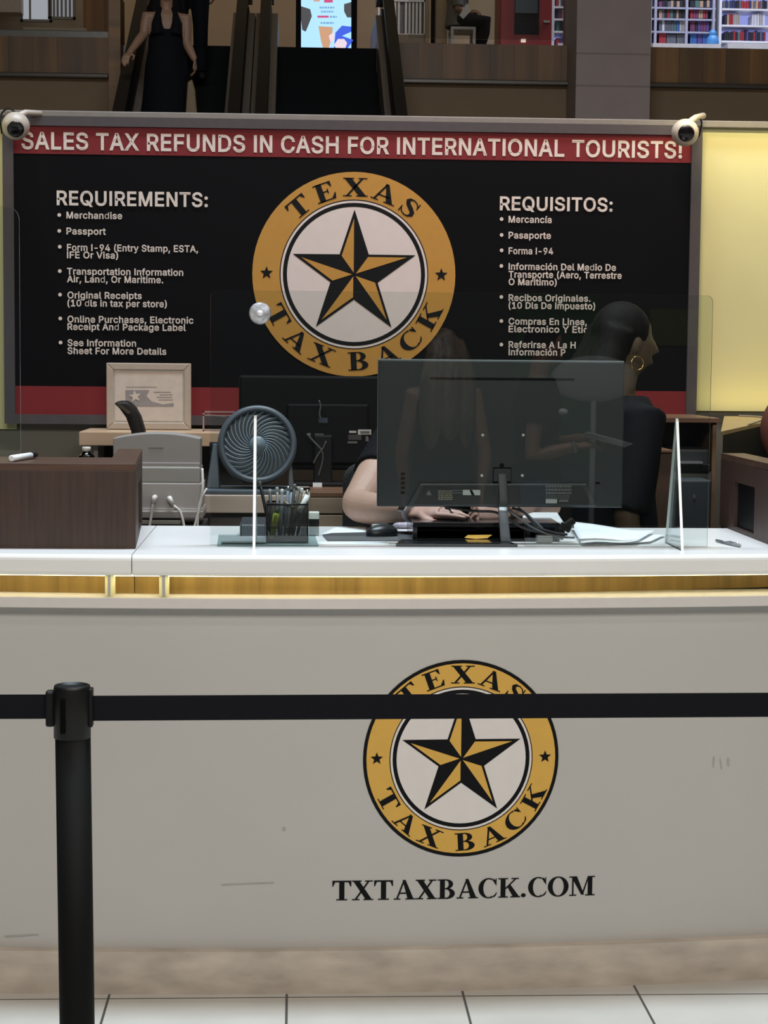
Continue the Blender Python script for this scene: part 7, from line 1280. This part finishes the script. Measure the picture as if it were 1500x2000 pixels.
def standing(name_label, root_xy, z0, H, right, fwd, skin, top_m, leg_m, arms, look, hairfn=None, res=.011, feet=True, sleeves=.45, hair_m=hair_b, bare=False, skirt=None, seat=None):
    """Person of height H whose soles are at z0. arms: two (elbow, wrist, hand direction) in world points, left then right hand side of `right`."""
    x, y = root_xy; r, f = Vector(right).normalized(), Vector(fwd).normalized(); k = H / 1.72
    t = thing('person', name_label, 'person', (x, y, z0))
    C = lambda a, b, z: Vector((x, y, z0)) + r * a * k + f * b * k + Vector((0, 0, z * k))
    body = MB(); hc_ = C(0, .03, 1.60); T, ax_ = head(body, hc_, look, k)
    body.tube([C(0, .0, 1.38), C(0, .005, 1.46), C(0, .02, 1.53)], [.062 * k, .056 * k, .055 * k], 18)
    sec = [(.93, .165, .115), (1.02, .150, .105), (1.12, .135, .098), (1.22, .150, .108), (1.31, .165, .110), (1.38, .150, .090), (1.425, .085, .062)]
    body.ring_loft([ell(C(0, 0, z), r, f, a * k, b * k) for z, a, b in sec])
    sh = []
    for sx, (el, wr, hd, hu, hl, cu) in zip((-1, 1), arms):
        s_ = C(sx * .175, 0, 1.365); el, wr = Vector(el), Vector(wr); sh.append((s_, el, wr))
        body.tube([C(sx * .10, 0, 1.36), s_, s_.lerp(el, .5), el, el.lerp(wr, .35), wr], [.055 * k, .055 * k, .047 * k, .041 * k, .040 * k, .027 * k], 16)
        hand(body, wr, hd, hu, hl, k, (cu,) * 4)
    if seat is None:
        legs = [[C(sx * .085, 0, .93), C(sx * .095, .015, .50), C(sx * .10, -.01, .09)] for sx in (-1, 1)]
    else: legs = [[Vector(q) for q in L] for L in seat]
    for L in legs:
        if feet: body.tube([L[0], L[0].lerp(L[1], .5), L[1], L[1].lerp(L[2], .35), L[2]], [.088 * k, .075 * k, .055 * k, .056 * k, .036 * k], 16)
    body.build('body', skin, t, remesh=res)
    eyes(T, t, k)
    if top_m:
        sm = MB(); sm.ring_loft([ell(C(0, 0, z), r, f, a * k * 1.09 + .008, b * k * 1.12 + .008) for z, a, b in ([(.88, .17, .12)] + sec[:-1] + [(1.43, .10, .075)])])
        if sleeves:
            for sx, (s_, el, wr) in zip((-1, 1), sh): sm.tube([C(sx * .09, 0, 1.35), s_, s_.lerp(el, sleeves * .6), s_.lerp(el, sleeves)], [.066 * k, .067 * k, .064 * k, .066 * k], 18)
        sm.build('shirt', top_m, t, remesh=.010)
    if leg_m:
        tm = MB()
        for L in legs: tm.tube([L[0], L[0].lerp(L[1], .5), L[1], L[1].lerp(L[2], .4), L[1].lerp(L[2], 1.0)], [.102 * k, .088 * k, .070 * k, .066 * k, .058 * k], 18)
        tm.ring_loft([ell(C(0, 0, z), r, f, a * k, b * k) for z, a, b in ((.82, .12, .09), (.87, .175, .125), (.95, .178, .125), (1.0, .165, .118))] if seat is None else [ell(L_, r, f, .17 * k, .12 * k) for L_ in ((legs[0][0] + legs[1][0]) / 2 - Vector((0, 0, .07)), (legs[0][0] + legs[1][0]) / 2 + Vector((0, 0, .08)))])
        tm.build('trousers', leg_m, t, remesh=.012)
        if feet:
            for L in legs: MB().tube([L[2] + Vector((0, 0, -.045)) - f * .05, L[2] + Vector((0, 0, -.045)) + f * .06, L[2] + Vector((0, 0, -.06)) + f * .17], [.040, .043, .026], 12).build('shoe', shoe_m, t)
    if hairfn: hairfn(MB(), T, ax_, C, k).build('hair', hair_m, t, remesh=.009, relax=2)
    return t, T, C
def cap_hair(mb, T, ax_, C, k, long=0.0):
    r, f, u = ax_; rot = Matrix((r, f, u)).transposed()
    mb.ball(T(0, -.022, .028), (.086 * k, .098 * k, .108 * k), 24, rot)
    for v in list(mb.bm.verts):
        q = v.co - T(0, 0, 0)
        if q.dot(f) > .055 * k and q.dot(u) < .070 * k: v.co -= f * (q.dot(f) - .055 * k)
    if long:
        for sx, w_ in ((-.055, .05), (0, .07), (.055, .05)): mb.tube([T(sx, -.05, .06), T(sx * 1.3, -.085, -.04), T(sx * 1.7, -.10, -.16), T(sx * 1.7, -.10, -.16 - long * .5), T(sx * 1.5, -.09, -.16 - long)], [w_ * k, (w_ + .012) * k, (w_ + .022) * k, (w_ + .02) * k, .03 * k], 14)
    return mb

# seated cashier: her bare forearm and hands show below the front monitor
t = thing('person', 'seated person in a black t-shirt, bare forearm and hands resting below the front monitor', 'person', (.50, 5.74, 0))
SR, EL, WR = P(764, 874, 5.58), P(697, 990, 5.30), P(808, 1000, 5.07)
SL2, EL2, WR2 = P(1010, 884, 5.58), P(1066, 987, 5.30), P(985, 1001, 5.06)
body = MB()
body.tube([SR + Vector((.06, .02, .01)), SR, SR.lerp(EL, .45), SR.lerp(EL, .8), EL + Vector((.004, 0, .006)), EL.lerp(WR, .25), EL.lerp(WR, .6), WR], [.066, .066, .058, .052, .047, .046, .037, .0265], 22, smooth=3)
body.tube([SL2 - Vector((.06, -.02, -.01)), SL2, SL2.lerp(EL2, .5), EL2, EL2.lerp(WR2, .3), EL2.lerp(WR2, .65), WR2], [.062, .060, .052, .045, .043, .034, .026], 20, smooth=3)
hd = (P(905, 995, 4.985) - WR).normalized()
hand(body, WR, hd, (.0, -.45, .9), (-.1, -.85, -.35), 1.02, (.06, .12, .20, .26), .4, .05)
hd2 = (P(905, 999, 5.02) - WR2).normalized()
hand(body, WR2, hd2, (.0, -.80, .60), (.1, .55, .82), .96, (1.0, 1.05, 1.1, 1.15), .5)
X0c = (SR.x + SL2.x) / 2; zs = SR.z
Lr, Lf = Vector((1, 0, 0)), Vector((0, -1, 0))
body.ring_loft([ell((X0c, yy, z), Lr, Lf, a_, b_) for yy, z, a_, b_ in ((5.76, .74, .17, .12), (5.75, .90, .16, .12), (5.72, 1.06, .16, .12), (5.69, zs - .04, .18, .12), (5.68, zs + .03, .15, .09), (5.675, zs + .07, .08, .065))])
body.tube([(X0c, 5.68, zs + .03), (X0c, 5.62, zs + .07), (X0c, 5.56, zs + .08)], [.06, .056, .055], 16)
T, ax_ = head(body, (X0c, 5.50, zs + .09), (0, -.62, -.78))
for sx in (-1, 1): body.tube([(X0c + sx * .09, 5.78, .76), (X0c + sx * .10, 5.62, .77), (X0c + sx * .10, 5.42, .76), (X0c + sx * .10, 5.40, .5), (X0c + sx * .10, 5.45, .30)], [.09, .085, .062, .056, .04], 14)
body.build('body', skin_l, t, remesh=.0032, relax=2)
eyes(T, t)
sm = MB(); sm.ring_loft([ell((X0c, yy, z), Lr, Lf, a_, b_) for yy, z, a_, b_ in ((5.77, .72, .19, .14), (5.75, .90, .18, .138), (5.72, 1.06, .18, .138), (5.69, zs - .04, .20, .135), (5.68, zs + .035, .16, .105), (5.675, zs + .06, .10, .08))])
sm.tube([SR + Vector((.08, .02, .0)), SR, SR.lerp(EL, .30), SR.lerp(EL, .48)], [.078, .078, .070, .070], 22); sm.tube([SL2 - Vector((.08, -.02, 0)), SL2, SL2.lerp(EL2, .55)], [.076, .076, .070], 20)
sm.build('shirt', cl_blk, t, remesh=.008)
cap_hair(MB(), T, ax_, None, 1.0, .05).build('hair', hair_b, t, remesh=.009)
tm = MB()
for sx in (-1, 1): tm.tube([(X0c + sx * .09, 5.78, .76), (X0c + sx * .10, 5.62, .77), (X0c + sx * .10, 5.42, .76), (X0c + sx * .10, 5.40, .5), (X0c + sx * .10, 5.45, .32)], [.105, .098, .076, .07, .06], 14)
tm.build('trousers', cl_blk, t, remesh=.012)
wd = (WR - EL).normalized(); wc = WR - wd * .008
wt = MB().tube([wc - wd * .010, wc + wd * .010], .0300, 24); wb = wt.build('watch_band', mat('pale watch band', (.62, .60, .62), .5), t)
nf = Vector((-.25, -.80, .50)); nf = (nf - wd * nf.dot(wd)).normalized(); rf = Matrix((wd, nf.cross(wd), nf)).transposed()
MB().obox(wc + nf * .031, (.031, .042, .010), rf).build('watch_case', M_WHITE, wb, bevel=.003); MB().obox(wc + nf * .0355, (.028, .038, .003), rf).build('watch_face', mat('watch glass', (.004, .004, .006), .12, var=0), wb, bevel=.001)
MB().obox(wc + nf * .0372 - rf @ Vector((.002, .004, 0)), (.004, .008, .0004), rf).build('watch_digits', lit('watch light', (150, 160, 170), .6), wb)
pn = thing('pen', 'dark pen held between the hands of the seated person', 'pen', P(888, 1010, 4.99))
a, c = P(884, 1004, 4.985), P(897, 1020, 4.95); d = (c - a).normalized()
MB().tube([a - d * .05, a, c], [.0042, .0042, .0036], 10).build('barrel', M_BLACK, pn); MB().tube([c, c + d * .006], [.0034, .001], 8).build('tip', M_SILVER, pn)
sp = P(935, 1018, 5.02)
# office chair behind the cashier
bk = thing('office_chair', 'black office chair with a rounded back behind the seated person', 'chair', (X0c - .04, 5.95, 0))
c0, c1 = P(670, 904, 5.95), P(1060, 904, 5.95)
m_ = MB(); pl_ = rounded(c0.x, .84, c1.x, c0.z, .06, ('tl', 'tr', 'bl', 'br'))
m_.prism([(x, 5.93, z) for x, z in pl_], (0, .05, 0)); m_.build('backrest', mat('chair fabric', (.014, .015, .017), .8, var=.15, scale=150), bk, bevel=.012)
MB().ball((X0c, 5.76, .60), (.24, .17, .05), 24).build('seat', MATS['chair fabric'], bk); MB().box(X0c - .03, 5.97, .56, X0c + .03, 5.99, .90).build('back_post', M_BLACK, bk)
MB().cyl((X0c, 5.76, .06), (X0c, 5.76, .58), .03).build('pole', M_BLACK, bk)
m_ = MB()
for k in range(5):
    a = 2 * PI * k / 5; m_.tube([(X0c, 5.76, .09), (X0c + .28 * math.cos(a), 5.76 + .28 * math.sin(a), .06)], [.028, .018], 10); m_.ball((X0c + .28 * math.cos(a), 5.76 + .28 * math.sin(a), .03), .03, 10)
m_.build('base', M_BLACK, bk)

# standing colleague behind the counter, seen in profile right of the monitor
hp = P(1222, 668, 5.84); k = 1.0; zf = hp.z - 1.60
f = Vector((.93, .36, 0)).normalized(); r = f.cross(Vector((0, 0, 1)))
base = Vector((hp.x, 5.84, 0)) - f * .03
def prof_hair(mb, T, ax_, C, k):
    r, f, u = ax_; rot = Matrix((r, f, u)).transposed()
    mb.ball(T(0, -.018, .030), (.084, .100, .100), 24, rot)
    for v in list(mb.bm.verts):
        q = v.co - T(0, 0, 0)
        if q.dot(f) > .050 and q.dot(u) < .045: v.co -= f * (q.dot(f) - .050)
    for sx in (-.05, 0, .05): mb.tube([T(sx, -.055, .04), T(sx, -.08, -.02), T(sx * 1.2, -.115, -.10), T(sx * 1.2, -.14, -.22), T(sx, -.12, -.34)], [.05, .052, .062, .072, .045], 14)
    return mb
z1 = P(1150, 900, 5.98).z
E1, W1 = base + Vector((0, -.22, zf + 1.06)), base + Vector((.03, -.20, zf + .82)); E2, W2 = base + Vector((0, .22, zf + 1.06)), base + Vector((.03, .20, zf + .82))
up = Vector((0, 0, 1))
pt_, T, C = standing('standing person in black with long dark hair and hoop earring, right of the monitor', (base.x, base.y), zf, 1.72, r, f, skin_dim, cl_blk, cl_blk, [(E2, W2, -up, -r, f, .4), (E1, W1, -up, r, f, .4)], f, prof_hair, res=.008, sleeves=.95)
pts = [T(.082, -.006, -.045 - .022) + (f * math.cos(a) + up * math.sin(a)) * .022 for a in [2 * PI * q / 20 for q in range(21)]]
MB().tube(pts, .0018, 6).build('earring', mat('gold hoop', (.75, .5, .15), .25, 1.0, var=0), pt_)
if zf > .001: struct(MB().box(base.x - .3, 5.6, 0, base.x + .3, 6.12, zf).build('platform', dkcab), 'low dark step behind the counter', 'step')

# customers waiting beside the photographer (seen mirrored in the acrylic guard)
def wait(px, Yv, dy): 
    v = P(px, 700, Yv); return v.x
wx = P(868, 700, 10.6).x
up = Vector((0, 0, 1))
f = Vector((-.25, -1, 0)).normalized(); r = f.cross(up)
yy = 2 * PY - 10.6
standing('person with long streaked hair and black top, mirrored in the acrylic guard', (wx, yy), 0, 1.76, r, f, skin_d, cl_blk, cl_blk, [((wx + .24, yy, 1.05), (wx + .22, yy + .05, .84), (0, .3, -1), (1, 0, 0), (0, 1, 0), .3), ((wx - .24, yy, 1.05), (wx - .22, yy - .05, .84), (0, -.3, -1), (-1, 0, 0), (0, -1, 0), .3)][::1], f, lambda mb, T, a_, C, k: cap_hair(mb, T, a_, C, k, .42), sleeves=0, hair_m=hair_f)
mx_ = P(1052, 700, 10.4).x; yy = 2 * PY - 10.4
f = Vector((1, .12, 0)).normalized(); r = f.cross(up)
el, wr = Vector((mx_ - .06, yy + .22, 1.06)), Vector((mx_ + .20, yy + .20, 1.12)); el2, wr2 = Vector((mx_ - .02, yy - .24, 1.08)), Vector((mx_ + .26, yy - .02, 1.16))
mn, T, C = standing('person in black t-shirt and jeans holding papers, mirrored in the acrylic guard', (mx_, yy), 0, 1.80, r, f, skin_d, cl_blk, cl_jean, [(el, wr, (1, -.2, .1), (0, .3, 1), (0, -1, .2), .4), (el2, wr2, (1, .3, .05), (0, 0, 1), (0, 1, 0), .6)], (1, .1, -.35), lambda mb, T, a_, C, k: cap_hair(mb, T, a_, C, k), sleeves=.5)
c = C(.10, .125, 1.24); 
MB().ball(C(-.07, .135, 1.25), (.03, .03, .018), 12).build('shirt_print', M_WHITE, mn)
m_ = MB(); m_.tube([wr - (wr - el).normalized() * .03, wr - (wr - el).normalized() * .012], .034, 16); m_.build('wrist_watch', M_SILVER, mn)
m_ = MB(); q = wr + Vector((.12, -.05, .0)); m_.obox(q + Vector((.05, 0, .035)), (.26, .20, .003), Matrix.Rotation(.25, 3, 'Y') @ Matrix.Rotation(.15, 3, 'X'))
tag(m_.build('paper_sheet', M_PAPER), 'papers held by the waiting person mirrored in the acrylic guard', 'paper')
for nm_, x0, x1, z0_, z1_, mm, lab in (('left', -6, 3.0, 0, 4, mat('far shop wall', (.07, .07, .075), .7), 'dark shop wall across the mall'), ):
    struct(MB().box(-8, -8.4, 0, 9, -8.2, 5).build('wall_front', mm), lab, 'wall')
for lab, x0, x1, z0_, z1_, col in (('tall green banner across the mall, mirrored in the acrylic guard', 2.1, 2.9, .6, 2.3, (.02, .16, .03)), ('broad olive panel across the mall, mirrored in the acrylic guard', 3.4, 4.1, 1.75, 2.1, (.22, .24, .02))):
    tag(MB().box(x0, -8.19, z0_, x1, -8.15, z1_).build('shop_panel', mat(lab[:20], col, .6)), lab, 'panel')
bl_ = P(1160, 740, 12.5); tag(MB().ball((bl_.x, 2 * PY - 12.5, bl_.z), (.30, .05, .16), 20).tube([(bl_.x, 2 * PY - 12.5, 0), (bl_.x, 2 * PY - 12.5, bl_.z - .1)], .02, 10).build('oval_shape', mat('pale grey oval', (.42, .42, .40), .6)), 'pale oval shape added behind the waiting persons, mirrored in the guard', 'sign')  # oval on a pole, added for the pale ghost in the guard

# woman riding down the left escalator, companion behind her
EYs = lambda y: max((y - YB) * SL, 0)
wy = 16.4; wz = EYs(wy); fx = P(322, 200, wy)
f = Vector((.12, -1, 0)).normalized(); r = f.cross(up)
eL, wL = P(364, 84, wy), P(380, 117, wy - .05); eR, wR = P(281, 66, wy - .05), P(253, 103, wy - .2)
ww, T, C = standing('person in a long black halter dress riding down the left escalator, hand on the rail', (P(325, 100, wy).x, wy), P(325, 30, wy).z - 1.37 * 1.0, 1.70, r, f, skin_d, None, None, [(eL, wL, (.1, 0, -1), (1, 0, 0), (0, -1, 0), .4), (eR, wR, (-.25, -.7, -.5), (0, -.4, 1), (1, 0, 0), .5)], (.1, -1, -.1), lambda mb, T, a_, C, k: cap_hair(mb, T, a_, C, k, .1), sleeves=0, res=.0075)
dm = MB(); 
dm.ring_loft([ell(C(0, 0, z), r, f, a_, b_) for z, a_, b_ in ((.05, .25, .17), (.4, .23, .16), (.75, .20, .14), (.95, .185, .128), (1.08, .16, .115), (1.18, .155, .115), (1.25, .145, .125))])
for sx in (-1, 1): dm.tube([C(sx * .075, .09, 1.20), C(sx * .085, .085, 1.30), C(sx * .06, .03, 1.43), C(0, -.06, 1.47)], [.062, .048, .028, .02], 12)
dm.build('dress', cl_blk, ww, remesh=.010)
tag(MB().prism([P(362, 222, wy - .25), P(385, 222, wy - .25), P(381, 175, wy - .25), P(375, 154, wy - .25), P(366, 160, wy - .25)], (0, .08, 0)).build('tote_bag', mat('tan bag', (.20, .125, .055), .6), bevel=.012), 'tan bag hanging beside the black dress on the escalator', 'bag')
cy = 17.5; cx_ = P(371, 60, cy).x; cz0 = EYs(cy)
standing('person in dark clothes standing behind the woman on the left escalator', (cx_, cy), cz0, 1.75, r, f, skin_d, cl_blk, cl_blk, [((cx_ + .22, cy, cz0 + 1.1), (cx_ + .22, cy + .05, cz0 + .86), (0, 0, -1), (1, 0, 0), (0, -1, 0), .4), ((cx_ - .24, cy, cz0 + 1.1), (cx_ - .25, cy - .05, cz0 + .86), (0, 0, -1), (-1, 0, 0), (0, -1, 0), .3)], (0, -1, 0), lambda mb, T, a_, C, k: cap_hair(mb, T, a_, C, k), sleeves=.95)
# seated reader upstairs
ry_ = 21.2; hip = P(893, 46, ry_); f = Vector((1, -.2, 0)).normalized(); r = f.cross(up)
zb_ = hip.z - .93
kn = P(950, 44, ry_ - .1)
rd, T, C = standing('person in dark trousers seated upstairs reading a sheet of paper', (hip.x, ry_), zb_, 1.72, r, f, skin_d, mat('grey top', (.10, .095, .09), .8), cl_blk, [(P(897, 18, ry_ + .2), P(915, 22, ry_ + .1), f, up, r, .4), (P(895, 18, ry_ - .2), P(914, 24, ry_ - .1), f, up, -r, .4)], (1, -.2, -.3), lambda mb, T, a_, C, k: cap_hair(mb, T, a_, C, k), seat=[[hip + Vector((0, .09, 0)), kn + Vector((0, .12, 0)), P(930, 92, ry_ + .1)], [hip - Vector((0, .09, 0)), kn - Vector((0, .06, 0)), P(938, 92, ry_ - .15)]], sleeves=.9)
tag(MB().prism([P(897, 30, ry_ - .3), P(912, 6, ry_ - .3), P(921, 20, ry_ - .3), P(905, 37, ry_ - .3)], (0, .004, 0)).build('paper_sheet', mat('dim paper', (.5, .47, .43), .8)), 'pale sheet of paper in the hands of the seated reader upstairs', 'paper')
sl = thing('stool', 'pale framed stool under the seated reader upstairs', 'stool', P(905, 60, ry_))
fl_ = zt - .02; sx0, sx1 = P(878, 60, ry_).x, P(926, 60, ry_).x; sz = P(900, 58, ry_).z
MB().box(sx0, ry_ - .2, sz - .03, sx1, ry_ + .2, sz).build('seat', mat('pale stool', (.34, .32, .30), .5), sl)
for x in (sx0, sx1 - .03):
    for y in (ry_ - .2, ry_ + .17): MB().box(x, y, fl_, x + .03, y + .03, sz - .03).build('leg', MATS['pale stool'], sl)
